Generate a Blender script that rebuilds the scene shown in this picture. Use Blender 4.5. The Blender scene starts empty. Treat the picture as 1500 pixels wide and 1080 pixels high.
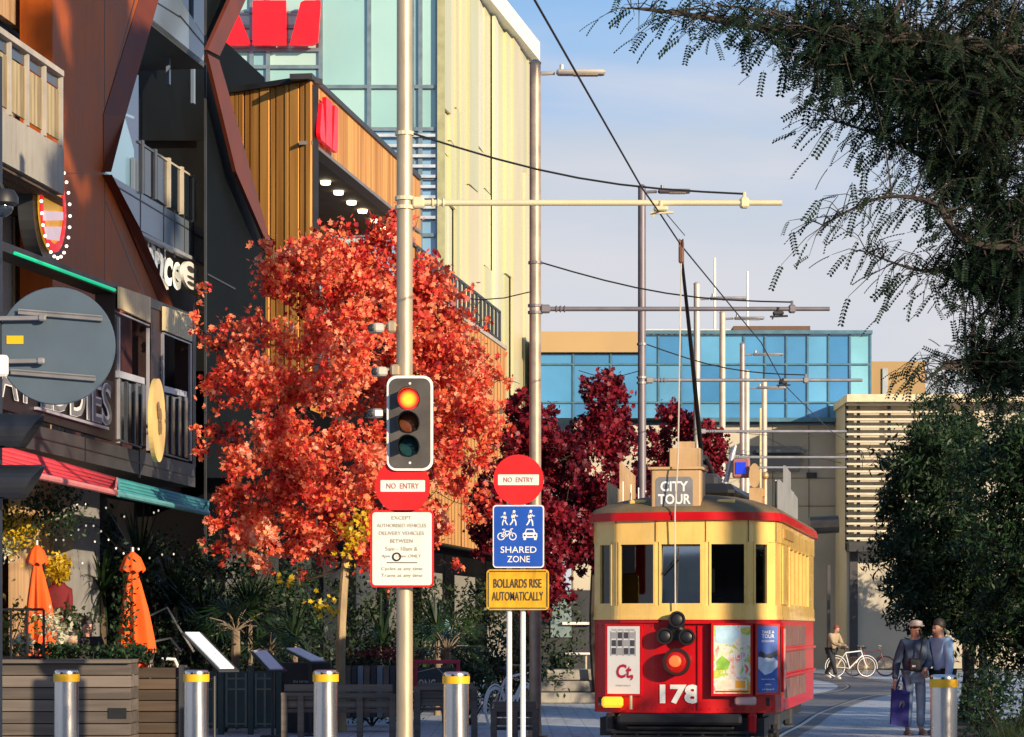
import bpy, bmesh, math, random
import numpy as np
from mathutils import Vector, Matrix
R = math.radians
SC = bpy.context.scene
COL = SC.collection
random.seed(7); RNG = np.random.default_rng(7)

# ---------------------------------------------------------------- camera, sky, sun
FP = 4000.0                                  # focal length in picture widths of 1500
cam_d = bpy.data.cameras.new('camera'); cam = bpy.data.objects.new('camera', cam_d); COL.objects.link(cam)
cam.location = (0, 0, 1.6); cam.rotation_euler = (R(90), 0, 0)
cam_d.sensor_width = 36; cam_d.lens = 36 * FP / 1500
cam_d.shift_y = 380 / 1500; cam_d.clip_start = 0.5; cam_d.clip_end = 3000
SC.camera = cam

SUN_AZ, SUN_EL = R(40), R(15)                # azimuth from behind the camera towards the right
sun_dir = Vector((math.sin(SUN_AZ) * math.cos(SUN_EL), -math.cos(SUN_AZ) * math.cos(SUN_EL), math.sin(SUN_EL)))
sd = bpy.data.lights.new('sun', 'SUN'); sd.energy = 5.0; sd.angle = R(0.5); sd.color = (1.0, 0.80, 0.56)
sun = bpy.data.objects.new('sun', sd); COL.objects.link(sun)
sun.rotation_euler = sun_dir.to_track_quat('Z', 'Y').to_euler()

w = bpy.data.worlds.new('World'); SC.world = w; w.use_nodes = True
nt = w.node_tree; nt.nodes.clear()
out = nt.nodes.new('ShaderNodeOutputWorld'); bg = nt.nodes.new('ShaderNodeBackground')
sky = nt.nodes.new('ShaderNodeTexSky'); sky.sky_type = 'NISHITA'; sky.sun_disc = False
sky.sun_elevation = SUN_EL; sky.sun_rotation = R(140); sky.air_density = 1.2; sky.dust_density = 1.0
tc = nt.nodes.new('ShaderNodeTexCoord')
mp = nt.nodes.new('ShaderNodeMapping'); mp.inputs['Scale'].default_value = (1.6, 1.6, 7.0)
nz = nt.nodes.new('ShaderNodeTexNoise'); nz.inputs['Scale'].default_value = 3.0; nz.inputs['Detail'].default_value = 6
sep = nt.nodes.new('ShaderNodeSeparateXYZ')
ma = nt.nodes.new('ShaderNodeMath'); ma.operation = 'MULTIPLY_ADD'; ma.inputs[1].default_value = 0.20; 
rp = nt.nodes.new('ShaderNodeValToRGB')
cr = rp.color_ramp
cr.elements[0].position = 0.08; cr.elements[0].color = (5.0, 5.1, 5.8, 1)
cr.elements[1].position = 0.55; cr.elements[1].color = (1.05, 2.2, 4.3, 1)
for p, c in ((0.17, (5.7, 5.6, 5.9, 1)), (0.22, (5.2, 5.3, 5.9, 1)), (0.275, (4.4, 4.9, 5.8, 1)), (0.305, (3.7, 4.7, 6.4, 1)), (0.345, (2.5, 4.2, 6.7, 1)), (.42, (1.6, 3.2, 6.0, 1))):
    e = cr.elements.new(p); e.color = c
mx = nt.nodes.new('ShaderNodeMixRGB'); mx.inputs[0].default_value = 0.92
L = nt.links.new
L(tc.outputs['Generated'], mp.inputs[0]); L(mp.outputs[0], nz.inputs['Vector'])
L(tc.outputs['Generated'], sep.inputs[0]); L(nz.outputs['Fac'], ma.inputs[0]); L(sep.outputs['Z'], ma.inputs[2])
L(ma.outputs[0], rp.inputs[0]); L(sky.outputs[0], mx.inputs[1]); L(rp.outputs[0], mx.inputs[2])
nz2 = nt.nodes.new('ShaderNodeTexNoise'); nz2.inputs['Scale'].default_value = 2.6; nz2.inputs['Detail'].default_value = 7; nz2.inputs['Distortion'].default_value = .4
mp2 = nt.nodes.new('ShaderNodeMapping'); mp2.inputs['Scale'].default_value = (2.2, 2.2, 11.0); mp2.inputs['Location'].default_value = (.35, .2, .4)
mr2 = nt.nodes.new('ShaderNodeMapRange'); mr2.inputs['From Min'].default_value = .44; mr2.inputs['From Max'].default_value = .68; mr2.inputs['To Max'].default_value = .5
mx2 = nt.nodes.new('ShaderNodeMixRGB'); mx2.inputs[2].default_value = (5.9, 5.7, 5.9, 1)
L(tc.outputs['Generated'], mp2.inputs[0]); L(mp2.outputs[0], nz2.inputs['Vector']); L(nz2.outputs['Fac'], mr2.inputs[0]); fal = nt.nodes.new('ShaderNodeMapRange'); fal.inputs['From Min'].default_value = .20; fal.inputs['From Max'].default_value = .32; fal.inputs['To Min'].default_value = 1; fal.inputs['To Max'].default_value = 0
mu2 = nt.nodes.new('ShaderNodeMath'); mu2.operation = 'MULTIPLY'; L(sep.outputs['Z'], fal.inputs[0]); L(mr2.outputs[0], mu2.inputs[0]); L(fal.outputs[0], mu2.inputs[1]); L(mu2.outputs[0], mx2.inputs[0]); L(mx.outputs[0], mx2.inputs[1])
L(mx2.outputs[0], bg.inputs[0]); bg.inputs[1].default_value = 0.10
L(bg.outputs[0], out.inputs[0])
SC.view_settings.view_transform = 'Standard'; SC.view_settings.look = 'None'
SC.view_settings.exposure = 0.40; SC.view_settings.gamma = 1.0

# ---------------------------------------------------------------- geometry helpers
def P(px, py, Y):
    return Vector(((px - 750) / FP * Y, Y, 1.6 + (920 - py) / FP * Y))

class MB:
    def __init__(s): s.v = []; s.f = []
    def add(s, vs, fs):
        b = len(s.v); s.v += [tuple(v) for v in vs]; s.f += [tuple(i + b for i in f) for f in fs]; return s
    def box(s, c, sz, rz=0, M=None):
        x, y, z = sz[0] / 2, sz[1] / 2, sz[2] / 2
        vs = [Vector((a, b, d)) for a in (-x, x) for b in (-y, y) for d in (-z, z)]
        m = M if M else Matrix.Rotation(rz, 3, 'Z')
        c = Vector(c)
        return s.add([m @ v + c for v in vs], [(0, 1, 3, 2), (4, 6, 7, 5), (0, 4, 5, 1), (2, 3, 7, 6), (0, 2, 6, 4), (1, 5, 7, 3)])
    def rbox(s, c, sz, r=0.02, M=None):
        # box with chamfered edges (octagonal in plan, chamfered top and bottom)
        x, y, z = sz[0] / 2, sz[1] / 2, sz[2] / 2; r = min(r, x * .9, y * .9, z * .9)
        def ring(k, zz):
            a, b = x - k, y - k
            return [(-a + r - k * 0, -b, zz), (a - r, -b, zz), (a, -b + r, zz), (a, b - r, zz), (a - r, b, zz), (-a + r, b, zz), (-a, b - r, zz), (-a, -b + r, zz)]
        rings = [ring(r * .7, -z), ring(0, -z + r), ring(0, z - r), ring(r * .7, z)]
        vs = [Vector(p) for q in rings for p in q]
        if M: vs = [M @ v for v in vs]
        c = Vector(c); vs = [v + c for v in vs]
        fs = [tuple(range(7, -1, -1)), tuple(range(24, 32))]
        for k in range(3):
            for i in range(8):
                j = (i + 1) % 8; fs.append((k * 8 + i, k * 8 + j, k * 8 + 8 + j, k * 8 + 8 + i))
        return s.add(vs, fs)
    def tube(s, pts, r, n=8, cap=True):
        pts = [Vector(p) for p in pts]; rs = r if isinstance(r, (list, tuple)) else [r] * len(pts)
        vs = []; fs = []; prev = None
        for i, p in enumerate(pts):
            d = (pts[min(i + 1, len(pts) - 1)] - pts[max(i - 1, 0)])
            if d.length < 1e-9: d = Vector((0, 0, 1))
            d.normalize()
            if prev is None:
                u = d.orthogonal().normalized()
            else:
                u = (prev - d * prev.dot(d))
                u = u.normalized() if u.length > 1e-6 else d.orthogonal().normalized()
            prev = u; q = d.cross(u)
            for k in range(n):
                a = 2 * math.pi * k / n; vs.append(p + (u * math.cos(a) + q * math.sin(a)) * rs[i])
        for i in range(len(pts) - 1):
            for k in range(n):
                j = (k + 1) % n; fs.append((i * n + k, i * n + j, i * n + n + j, i * n + n + k))
        if cap: fs.append(tuple(range(n - 1, -1, -1))); fs.append(tuple((len(pts) - 1) * n + k for k in range(n)))
        return s.add(vs, fs)
    def lathe(s, prof, c=(0, 0, 0), n=24, M=None):
        # prof: list of (radius, height)
        c = Vector(c); vs = []; fs = []
        for (r, z) in prof:
            for k in range(n):
                a = 2 * math.pi * k / n; p = Vector((r * math.cos(a), r * math.sin(a), z)); vs.append((M @ p if M else p) + c)
        for i in range(len(prof) - 1):
            for k in range(n):
                j = (k + 1) % n; fs.append((i * n + k, i * n + j, i * n + n + j, i * n + n + k))
        if prof[0][0] > 1e-5: fs.append(tuple(range(n - 1, -1, -1)))
        if prof[-1][0] > 1e-5: fs.append(tuple((len(prof) - 1) * n + k for k in range(n)))
        return s.add(vs, fs)
    def prism(s, pts, ext):
        pts = [Vector(p) for p in pts]; e = Vector(ext); n = len(pts)
        return s.add(pts + [p + e for p in pts], [tuple(range(n)), tuple(range(2 * n - 1, n - 1, -1))] + [(i, i + n, (i + 1) % n + n, (i + 1) % n) for i in range(n)])
    def quad(s, a, b, c, d): return s.add([a, b, c, d], [(0, 1, 2, 3)])
    def ell(s, c, r, n=14, m=9, M=None):
        return s.lathe([(math.sin(math.pi * i / m) * 1.0 if 0 < i < m else 1e-6, -math.cos(math.pi * i / m)) for i in range(m + 1)], c, n,
                       (M if M else Matrix.Identity(3)) @ Matrix.Diagonal(Vector(r)))
    def text(s, body, o, ux, uz, w=None, h=None, ext=0.004, bold=0.0, shear=0.0, align='C'):
        # letters laid on a real surface: o = centre, ux = along, uz = up, ext = thickness towards the viewer of the surface
        cu = bpy.data.curves.new('letters', 'FONT'); cu.body = body; cu.resolution_u = 3; cu.offset = bold; cu.shear = shear; cu.space_line = 0.95
        cu.align_x = 'CENTER'
        ob = bpy.data.objects.new('letters', cu); COL.objects.link(ob)
        dg = bpy.context.evaluated_depsgraph_get(); me = bpy.data.meshes.new_from_object(ob.evaluated_get(dg))
        vs = np.array([v.co[:] for v in me.vertices]); fs = [tuple(p.vertices) for p in me.polygons]
        bpy.data.objects.remove(ob); bpy.data.meshes.remove(me); bpy.data.curves.remove(cu)
        mn, mxv = vs.min(0), vs.max(0); cen = (mn + mxv) / 2; sz = mxv - mn
        sx = (w / sz[0]) if w else (h / sz[1]); sy = (h / sz[1]) if h else sx
        o = Vector(o); ux = Vector(ux).normalized(); uz = Vector(uz).normalized(); nn = ux.cross(uz)
        vv = [o + ux * ((v[0] - cen[0]) * sx) + uz * ((v[1] - cen[1]) * sy) + nn * ext for v in vs]
        return s.add(vv, fs)

ROOT = {}
def setp(o, label=None, cat=None, group=None, kind=None):
    if label: o['label'] = label
    if cat: o['category'] = cat
    if group: o['group'] = group
    if kind: o['kind'] = kind
    return o
def link(o, parent=None):
    COL.objects.link(o)
    if parent: o.parent = parent
    return o
def obj(name, mb, mat, parent=None, smooth=False, local=False, label=None):
    me = bpy.data.meshes.new(name)
    vs = mb.v
    root = parent
    while root is not None and root.parent is not None: root = root.parent
    if root is not None and not local:
        o0 = root.location; vs = [(v[0] - o0.x, v[1] - o0.y, v[2] - o0.z) for v in vs]
    me.from_pydata(vs, [], mb.f); me.update()
    bm = bmesh.new(); bm.from_mesh(me); bmesh.ops.recalc_face_normals(bm, faces=bm.faces[:]); bm.to_mesh(me); bm.free()
    if mat: me.materials.append(mat)
    if smooth:
        me.polygons.foreach_set('use_smooth', [True] * len(me.polygons))
        try: me.set_sharp_from_angle(angle=R(40))
        except Exception: pass
    o = bpy.data.objects.new(name, me); link(o, parent)
    if label: o['label'] = label
    return o
def thing(name, label, cat, loc, group=None, rz=0):
    o = bpy.data.objects.new(name, None); link(o); o.location = loc; o.rotation_euler = (0, 0, rz); o.empty_display_size = 0.2
    return setp(o, label, cat, group)
def one(name, mb, mat, label, cat, group=None, smooth=False):
    return setp(obj(name, mb, mat, None, smooth), label, cat, group)
def each(name, mbs, m, parent, **k):
    return [obj(name, q, m, parent, **k) for q in mbs]
def struct(name, mb, mat): return setp(obj(name, mb, mat), kind='structure')
def copy_tree(o, parent=None):
    c = o.copy(); COL.objects.link(c)
    if parent: c.parent = parent
    for ch in list(o.children): copy_tree(ch, c)
    return c

# ---------------------------------------------------------------- materials
def N(nt, t, **kw):
    n = nt.nodes.new(t)
    for k, v in kw.items(): setattr(n, k, v)
    return n
def mat(name, col, rough=0.6, metal=0.0, var=0.15, vs=3.0, bump=0.0, bs=30.0, spec=0.5, emit=None, es=0.0, stretch=(1, 1, 1), coat=0.0, streak=0.0):
    m = bpy.data.materials.new(name); m.use_nodes = True; nt = m.node_tree; b = nt.nodes['Principled BSDF']
    b.inputs['Roughness'].default_value = rough; b.inputs['Metallic'].default_value = metal
    b.inputs['Specular IOR Level'].default_value = spec; b.inputs['Coat Weight'].default_value = coat
    c = N(nt, 'ShaderNodeTexCoord'); mpn = N(nt, 'ShaderNodeMapping'); mpn.inputs['Scale'].default_value = stretch
    nt.links.new(c.outputs['Object'], mpn.inputs[0])
    if var > 0:
        n1 = N(nt, 'ShaderNodeTexNoise'); n1.inputs['Scale'].default_value = vs; n1.inputs['Detail'].default_value = 7
        nt.links.new(mpn.outputs[0], n1.inputs['Vector'])
        rr = N(nt, 'ShaderNodeValToRGB'); rr.color_ramp.elements[0].position = .3; rr.color_ramp.elements[1].position = .7
        rr.color_ramp.elements[0].color = tuple(max(0, x * (1 - var)) for x in col[:3]) + (1,)
        rr.color_ramp.elements[1].color = tuple(min(1, x * (1 + var)) for x in col[:3]) + (1,)
        nt.links.new(n1.outputs['Fac'], rr.inputs[0]); nt.links.new(rr.outputs[0], b.inputs['Base Color'])
        rm = N(nt, 'ShaderNodeMapRange'); rm.inputs['To Min'].default_value = max(0.02, rough - .1); rm.inputs['To Max'].default_value = min(1, rough + .12)
        nt.links.new(n1.outputs['Fac'], rm.inputs[0]); nt.links.new(rm.outputs[0], b.inputs['Roughness'])
    else: b.inputs['Base Color'].default_value = tuple(col[:3]) + (1,)
    if bump > 0:
        n2 = N(nt, 'ShaderNodeTexNoise'); n2.inputs['Scale'].default_value = bs; n2.inputs['Detail'].default_value = 5
        nt.links.new(mpn.outputs[0], n2.inputs['Vector'])
        bp = N(nt, 'ShaderNodeBump'); bp.inputs['Strength'].default_value = bump; bp.inputs['Distance'].default_value = 0.02
        nt.links.new(n2.outputs['Fac'], bp.inputs['Height']); nt.links.new(bp.outputs[0], b.inputs['Normal'])
    if emit: b.inputs['Emission Color'].default_value = tuple(emit) + (1,); b.inputs['Emission Strength'].default_value = es
    return m
def grime(m, amount=.45, scale=(5, 5, .8)):
    nt = m.node_tree; b = nt.nodes['Principled BSDF']; src = b.inputs['Base Color'].links[0].from_socket
    c = N(nt, 'ShaderNodeTexCoord'); mp = N(nt, 'ShaderNodeMapping'); mp.inputs['Scale'].default_value = scale; n = N(nt, 'ShaderNodeTexNoise'); n.inputs['Scale'].default_value = 1.7; n.inputs['Detail'].default_value = 9; n.inputs['Roughness'].default_value = .7
    r = N(nt, 'ShaderNodeMapRange'); r.inputs['From Min'].default_value = .5; r.inputs['From Max'].default_value = .78; r.inputs['To Max'].default_value = amount
    x = N(nt, 'ShaderNodeMixRGB', blend_type='MULTIPLY'); x.inputs[2].default_value = (.35, .27, .2, 1)
    nt.links.new(c.outputs['Object'], mp.inputs[0]); nt.links.new(mp.outputs[0], n.inputs['Vector']); nt.links.new(n.outputs['Fac'], r.inputs[0]); nt.links.new(r.outputs[0], x.inputs[0]); nt.links.new(src, x.inputs[1]); nt.links.new(x.outputs[0], b.inputs['Base Color'])
    return m
def glass_facade(name, col, rough=0.05, var=0.12, spec=1.0, metal=0.35):
    m = mat(name, col, rough, metal, var, 0.25, 0.012, 0.6, spec); return m
def glass_clear(name, tint=(.5, .55, .55), refl=0.25):
    m = bpy.data.materials.new(name); m.use_nodes = True; nt = m.node_tree; nt.nodes.clear()
    o = N(nt, 'ShaderNodeOutputMaterial'); t = N(nt, 'ShaderNodeBsdfTransparent'); t.inputs[0].default_value = tuple(tint) + (1,)
    g = N(nt, 'ShaderNodeBsdfGlossy'); g.inputs['Roughness'].default_value = 0.03; g.inputs[0].default_value = (.9, .95, 1, 1)
    f = N(nt, 'ShaderNodeFresnel'); f.inputs[0].default_value = 1.5
    a = N(nt, 'ShaderNodeMath', operation='ADD'); a.inputs[1].default_value = refl * .2
    mxs = N(nt, 'ShaderNodeMixShader'); nt.links.new(f.outputs[0], a.inputs[0]); nt.links.new(a.outputs[0], mxs.inputs[0])
    nt.links.new(t.outputs[0], mxs.inputs[1]); nt.links.new(g.outputs[0], mxs.inputs[2]); nt.links.new(mxs.outputs[0], o.inputs[0])
    return m
def wood(name, c1, c2, scale=1.0, rough=0.6, axis='Z'):
    m = bpy.data.materials.new(name); m.use_nodes = True; nt = m.node_tree; b = nt.nodes['Principled BSDF']; b.inputs['Roughness'].default_value = rough
    c = N(nt, 'ShaderNodeTexCoord'); mp = N(nt, 'ShaderNodeMapping'); s = {'Z': (14, 14, .7), 'X': (.7, 14, 14), 'Y': (14, .7, 14)}[axis]
    mp.inputs['Scale'].default_value = tuple(q * scale for q in s)
    n = N(nt, 'ShaderNodeTexNoise'); n.inputs['Scale'].default_value = 1.6; n.inputs['Detail'].default_value = 6
    g = N(nt, 'ShaderNodeNewGeometry'); ad = N(nt, 'ShaderNodeMath', operation='MULTIPLY_ADD'); ad.inputs[1].default_value = .45
    sb = N(nt, 'ShaderNodeMath', operation='SUBTRACT'); sb.inputs[1].default_value = .22
    r = N(nt, 'ShaderNodeValToRGB'); r.color_ramp.elements[0].position = .28; r.color_ramp.elements[1].position = .75
    r.color_ramp.elements[0].color = c1 + (1,); r.color_ramp.elements[1].color = c2 + (1,)
    Lk = nt.links.new
    Lk(c.outputs['Object'], mp.inputs[0]); Lk(mp.outputs[0], n.inputs['Vector']); Lk(g.outputs['Random Per Island'], ad.inputs[0]); Lk(n.outputs['Fac'], ad.inputs[2])
    Lk(ad.outputs[0], sb.inputs[0]); Lk(sb.outputs[0], r.inputs[0]); Lk(r.outputs[0], b.inputs['Base Color'])
    bp = N(nt, 'ShaderNodeBump'); bp.inputs['Strength'].default_value = .25; bp.inputs['Distance'].default_value = .01
    Lk(n.outputs['Fac'], bp.inputs['Height']); Lk(bp.outputs[0], b.inputs['Normal'])
    return m
def leafmat(name, cols, nscale=0.8, trans=0.35, rough=0.45, spec=.35):
    # cols: list of (position, colour); each leaf takes its own place on the ramp, whole clumps drift along it
    m = bpy.data.materials.new(name); m.use_nodes = True; nt = m.node_tree; b = nt.nodes['Principled BSDF']
    b.inputs['Roughness'].default_value = rough; b.inputs['Specular IOR Level'].default_value = spec
    g = N(nt, 'ShaderNodeNewGeometry'); c = N(nt, 'ShaderNodeTexCoord'); n = N(nt, 'ShaderNodeTexNoise'); n.inputs['Scale'].default_value = nscale; n.inputs['Detail'].default_value = 2
    ad = N(nt, 'ShaderNodeMath', operation='MULTIPLY_ADD'); ad.inputs[1].default_value = .5
    mr = N(nt, 'ShaderNodeMapRange'); mr.inputs['From Min'].default_value = .3; mr.inputs['From Max'].default_value = .7; mr.inputs['To Min'].default_value = 0; mr.inputs['To Max'].default_value = .5
    r = N(nt, 'ShaderNodeValToRGB'); e = r.color_ramp.elements
    e[0].position, e[0].color = cols[0][0], cols[0][1] + (1,); e[1].position, e[1].color = cols[-1][0], cols[-1][1] + (1,)
    for p, q in cols[1:-1]: k = e.new(p); k.color = q + (1,)
    Lk = nt.links.new
    Lk(c.outputs['Object'], n.inputs['Vector']); Lk(n.outputs['Fac'], mr.inputs[0]); Lk(g.outputs['Random Per Island'], ad.inputs[0]); Lk(mr.outputs[0], ad.inputs[2])
    Lk(ad.outputs[0], r.inputs[0]); Lk(r.outputs[0], b.inputs['Base Color'])
    t = N(nt, 'ShaderNodeBsdfTranslucent'); Lk(r.outputs[0], t.inputs[0]); mxs = N(nt, 'ShaderNodeMixShader'); mxs.inputs[0].default_value = trans
    Lk(b.outputs[0], mxs.inputs[1]); Lk(t.outputs[0], mxs.inputs[2]); Lk(mxs.outputs[0], nt.nodes['Material Output'].inputs[0])
    return m

M_ = {}
M_['galv'] = mat('galvanised_cream', (.50, .405, .275), .45, .45, .12, 6, .06, 60, stretch=(1, 1, .3))
M_['galv_grey'] = mat('galvanised_grey', (.34, .33, .33), .45, .5, .15, 5, .05, 60)
M_['steel'] = mat('brushed_steel', (.62, .60, .58), .24, 1.0, .10, 12, .03, 90, stretch=(1, 1, .15))
M_['yellow'] = mat('reflective_yellow', (.85, .45, .01), .4, 0, .08)
M_['black'] = mat('black_paint', (.012, .012, .014), .45, 0, .2)
M_['dark'] = mat('charcoal_paint', (.03, .032, .036), .5, 0, .25, 2, .04)
M_['white'] = mat('white_paint', (.78, .77, .74), .45, 0, .06, 4)
M_['signred'] = mat('sign_red', (.72, .012, .014), .35, 0, .05)
M_['signwhite'] = mat('sign_white', (.76, .75, .66), .4, 0, .04)
M_['signblue'] = mat('sign_blue', (.008, .075, .42), .35, 0, .08)
M_['signyellow'] = mat('sign_yellow', (.66, .36, .012), .4, 0, .18, 8)
M_['ink'] = mat('sign_ink', (.05, .045, .04), .5, 0, 0)
M_['inkfade'] = mat('faded_ink', (.36, .34, .28), .5, 0, 0)
M_['inkred'] = mat('faded_red_ink', (.45, .12, .12), .5, 0, 0)
M_['cream'] = mat('tram_cream', (.85, .55, .155), .28, 0, .08, 3, .03, 18, coat=.4)
M_['cream2'] = mat('tram_roof_board_tan', (.52, .34, .17), .5, 0, .14, 3)
M_['red'] = mat('tram_red', (.50, .003, .007), .34, 0, .12, 2, .02, 14, coat=.12, spec=.35)
M_['roof'] = mat('roof_canvas', (.16, .11, .05), .75, 0, .3, 3, .3, 40)
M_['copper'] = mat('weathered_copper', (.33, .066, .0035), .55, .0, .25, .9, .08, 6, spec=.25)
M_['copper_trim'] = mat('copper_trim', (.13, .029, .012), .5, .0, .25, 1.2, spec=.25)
M_['conc'] = mat('concrete', (.34, .32, .28), .85, 0, .18, .6, .25, 12)
M_['conc_warm'] = mat('warm_concrete', (.46, .42, .34), .85, 0, .16, .35, .2, 5)
M_['timber'] = wood('cedar_boards', (.40, .17, .035), (.68, .34, .085), .35)
M_['timber_pale'] = wood('pale_cedar', (.30, .18, .09), (.58, .38, .21), .4)
M_['greywood'] = wood('grey_weathered_boards', (.075, .062, .052), (.19, .155, .13), .5, .8, 'X')
M_['brownwood'] = wood('brown_boards', (.045, .03, .02), (.11, .075, .05), .5, .8, 'X')
M_['bark'] = mat('bark', (.20, .15, .10), .9, 0, .4, 6, .6, 25, stretch=(1, 1, .3))
M_['bark_pale'] = mat('pale_bark', (.36, .27, .15), .85, 0, .35, 6, .5, 22, stretch=(1, 1, .35))
M_['darkbark'] = mat('dark_bark', (.045, .035, .028), .9, 0, .3, 6, .5, 25)
M_['railwhite'] = mat('weathered_pale_rail', (.40, .36, .31), .55, 0, .15, 3)
M_['wire'] = mat('wire', (.03, .03, .03), .5, .6, 0)
M_['teal'] = mat('teal_awning', (.03, .22, .24), .7, 0, .15, 2, .1, 8)
M_['pinkred'] = mat('red_awning', (.62, .035, .05), .7, 0, .12, 2, .1, 8)
M_['orange'] = mat('orange_canvas', (.85, .105, .007), .75, 0, .08, 4, .15, 14)
M_['skin'] = mat('skin', (.50, .28, .19), .55, 0, .08, 8)
M_['hair'] = mat('dark_hair', (.025, .018, .014), .6, 0, .2, 30)
M_['glasspane'] = glass_clear('window_glass', (.55, .58, .58), .02)
M_['rubber'] = mat('rubber', (.015, .015, .015), .7, 0, .1)
for k_ in ('cream', 'red', 'galv', 'cream2', 'conc', 'copper', 'steel', 'signyellow', 'signwhite'): grime(M_[k_], {'signwhite': .2, 'steel': .22, 'cream': .28, 'red': .35}.get(k_, .5))
# ---------------------------------------------------------------- ground
def paving_mat(name, c1, c2, bw, bh, mortar=.012):
    m = bpy.data.materials.new(name); m.use_nodes = True; nt = m.node_tree; b = nt.nodes['Principled BSDF']; b.inputs['Roughness'].default_value = .75
    c = N(nt, 'ShaderNodeTexCoord'); br = N(nt, 'ShaderNodeTexBrick'); br.inputs['Scale'].default_value = 1
    br.inputs['Color1'].default_value = c1 + (1,); br.inputs['Color2'].default_value = c2 + (1,); br.inputs['Mortar'].default_value = tuple(x * .45 for x in c1) + (1,)
    br.inputs['Mortar Size'].default_value = mortar; br.inputs['Brick Width'].default_value = bw; br.inputs['Row Height'].default_value = bh
    n = N(nt, 'ShaderNodeTexNoise'); n.inputs['Scale'].default_value = .35; n.inputs['Detail'].default_value = 8
    mr = N(nt, 'ShaderNodeMapRange'); mr.inputs['To Min'].default_value = .55; mr.inputs['To Max'].default_value = 1.35
    mu = N(nt, 'ShaderNodeMixRGB', blend_type='MULTIPLY'); mu.inputs[0].default_value = 1
    Lk = nt.links.new
    Lk(c.outputs['Object'], br.inputs['Vector']); Lk(c.outputs['Object'], n.inputs['Vector']); Lk(n.outputs['Fac'], mr.inputs[0]); Lk(br.outputs['Color'], mu.inputs[1]); Lk(mr.outputs[0], mu.inputs[2])
    Lk(mu.outputs[0], b.inputs['Base Color'])
    return m
g = MB(); g.quad((-400, -60, 0), (400, -60, 0), (400, 900, 0), (-400, 900, 0))
struct('ground', g, paving_mat('grey_stone_paving', (.40, .45, .50), (.48, .53, .58), .6, .3))

# tram track: centre line under the contact wire
TRK = [(-6, -12), (-1.6, 8), (.1, 20), (1.0, 26), (2.06, 33), (3.35, 41), (4.05, 45), (5.2, 52), (7.2, 62), (9.0, 69), (10.2, 78), (10.2, 90), (9.4, 101)]
def smooth_path(pts, n=6):
    o = []
    for i in range(len(pts) - 1):
        p0 = Vector(pts[max(i - 1, 0)]); p1 = Vector(pts[i]); p2 = Vector(pts[i + 1]); p3 = Vector(pts[min(i + 2, len(pts) - 1)])
        for k in range(n):
            t = k / n
            o.append(.5 * ((2 * p1) + (-p0 + p2) * t + (2 * p0 - 5 * p1 + 4 * p2 - p3) * t * t + (-p0 + 3 * p1 - 3 * p2 + p3) * t ** 3))
    o.append(Vector(pts[-1])); return o
TP = smooth_path(TRK)
def strip(path, o0, o1, z):
    mb = MB(); prev = None
    for i, p in enumerate(path):
        d = (path[min(i + 1, len(path) - 1)] - path[max(i - 1, 0)]).normalized(); n = Vector((d.y, -d.x))
        a = p + n * o0; b = p + n * o1; cur = ((a.x, a.y, z), (b.x, b.y, z))
        if prev: mb.quad(prev[0], prev[1], cur[1], cur[0])
        prev = cur
    return mb
M_['band'] = paving_mat('dark_track_setts', (.17, .17, .18), (.23, .225, .235), .2, .12)
M_['rail'] = mat('polished_rail', (.36, .36, .37), .3, .9, .1)
M_['groove'] = mat('rail_groove', (.02, .02, .02), .9, 0, 0)
struct('track_paving', strip(TP, -.98, .98, .004), M_['band'])
rb = MB(); gb = MB()
for s in (-1, 1):
    q = strip(TP, s * .72 - .035, s * .72 + .035, .010); rb.add(q.v, q.f)
    q = strip(TP, s * .72 + (.035 if s < 0 else -.085), s * .72 + (.085 if s < 0 else -.035), .008); gb.add(q.v, q.f)
struct('rails', rb, M_['rail']); struct('rail_grooves', gb, M_['groove'])

# ---------------------------------------------------------------- street wall planes: x = a + s*y, street side is +x
class PL:
    def __init__(s, a, sl): s.a = a; s.s = sl; k = math.hypot(1, sl); s.n = Vector((-1 / k, sl / k, 0)); s.d = Vector((sl / k, 1 / k, 0))
    def Y(s, px, off=0): return (s.a + off) / ((px - 750) / FP - s.s)
    def p(s, px, py, off=0): return P(px, py, s.Y(px, off))
    def at(s, px, z, off=0):
        Y = s.Y(px, off); return Vector(((px - 750) / FP * Y, Y, z))
    def z(s, px, py, off=0): return s.p(px, py, off).z
    def poly(s, mb, pts, off=0, th=.1): return mb.prism([s.p(x, y, off) for x, y in pts], s.n * th)
    def rect(s, mb, x0, x1, z0, z1, off=0, th=.1): return mb.prism([s.at(x0, z0, off), s.at(x1, z0, off), s.at(x1, z1, off), s.at(x0, z1, off)], s.n * th)
F = PL(-12.0, .129); B = PL(-11.4, .129); T = PL(-12.95, .1425); G = PL(-19.0, .179)

M_['glass_blue'] = glass_facade('blue_glass', (.20, .38, .56), .08, .2, .8, .15)
M_['glass_dark'] = glass_facade('dark_glass', (.02, .03, .045), .05, .3, metal=.1)
M_['slabblue'] = mat('blue_grey_panel', (.17, .22, .28), .22, .2, .12, .6)
M_['blackclad'] = mat('black_cladding', (.005, .007, .008), .7, 0, .35, .8, .03, 3, spec=.06)

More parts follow.
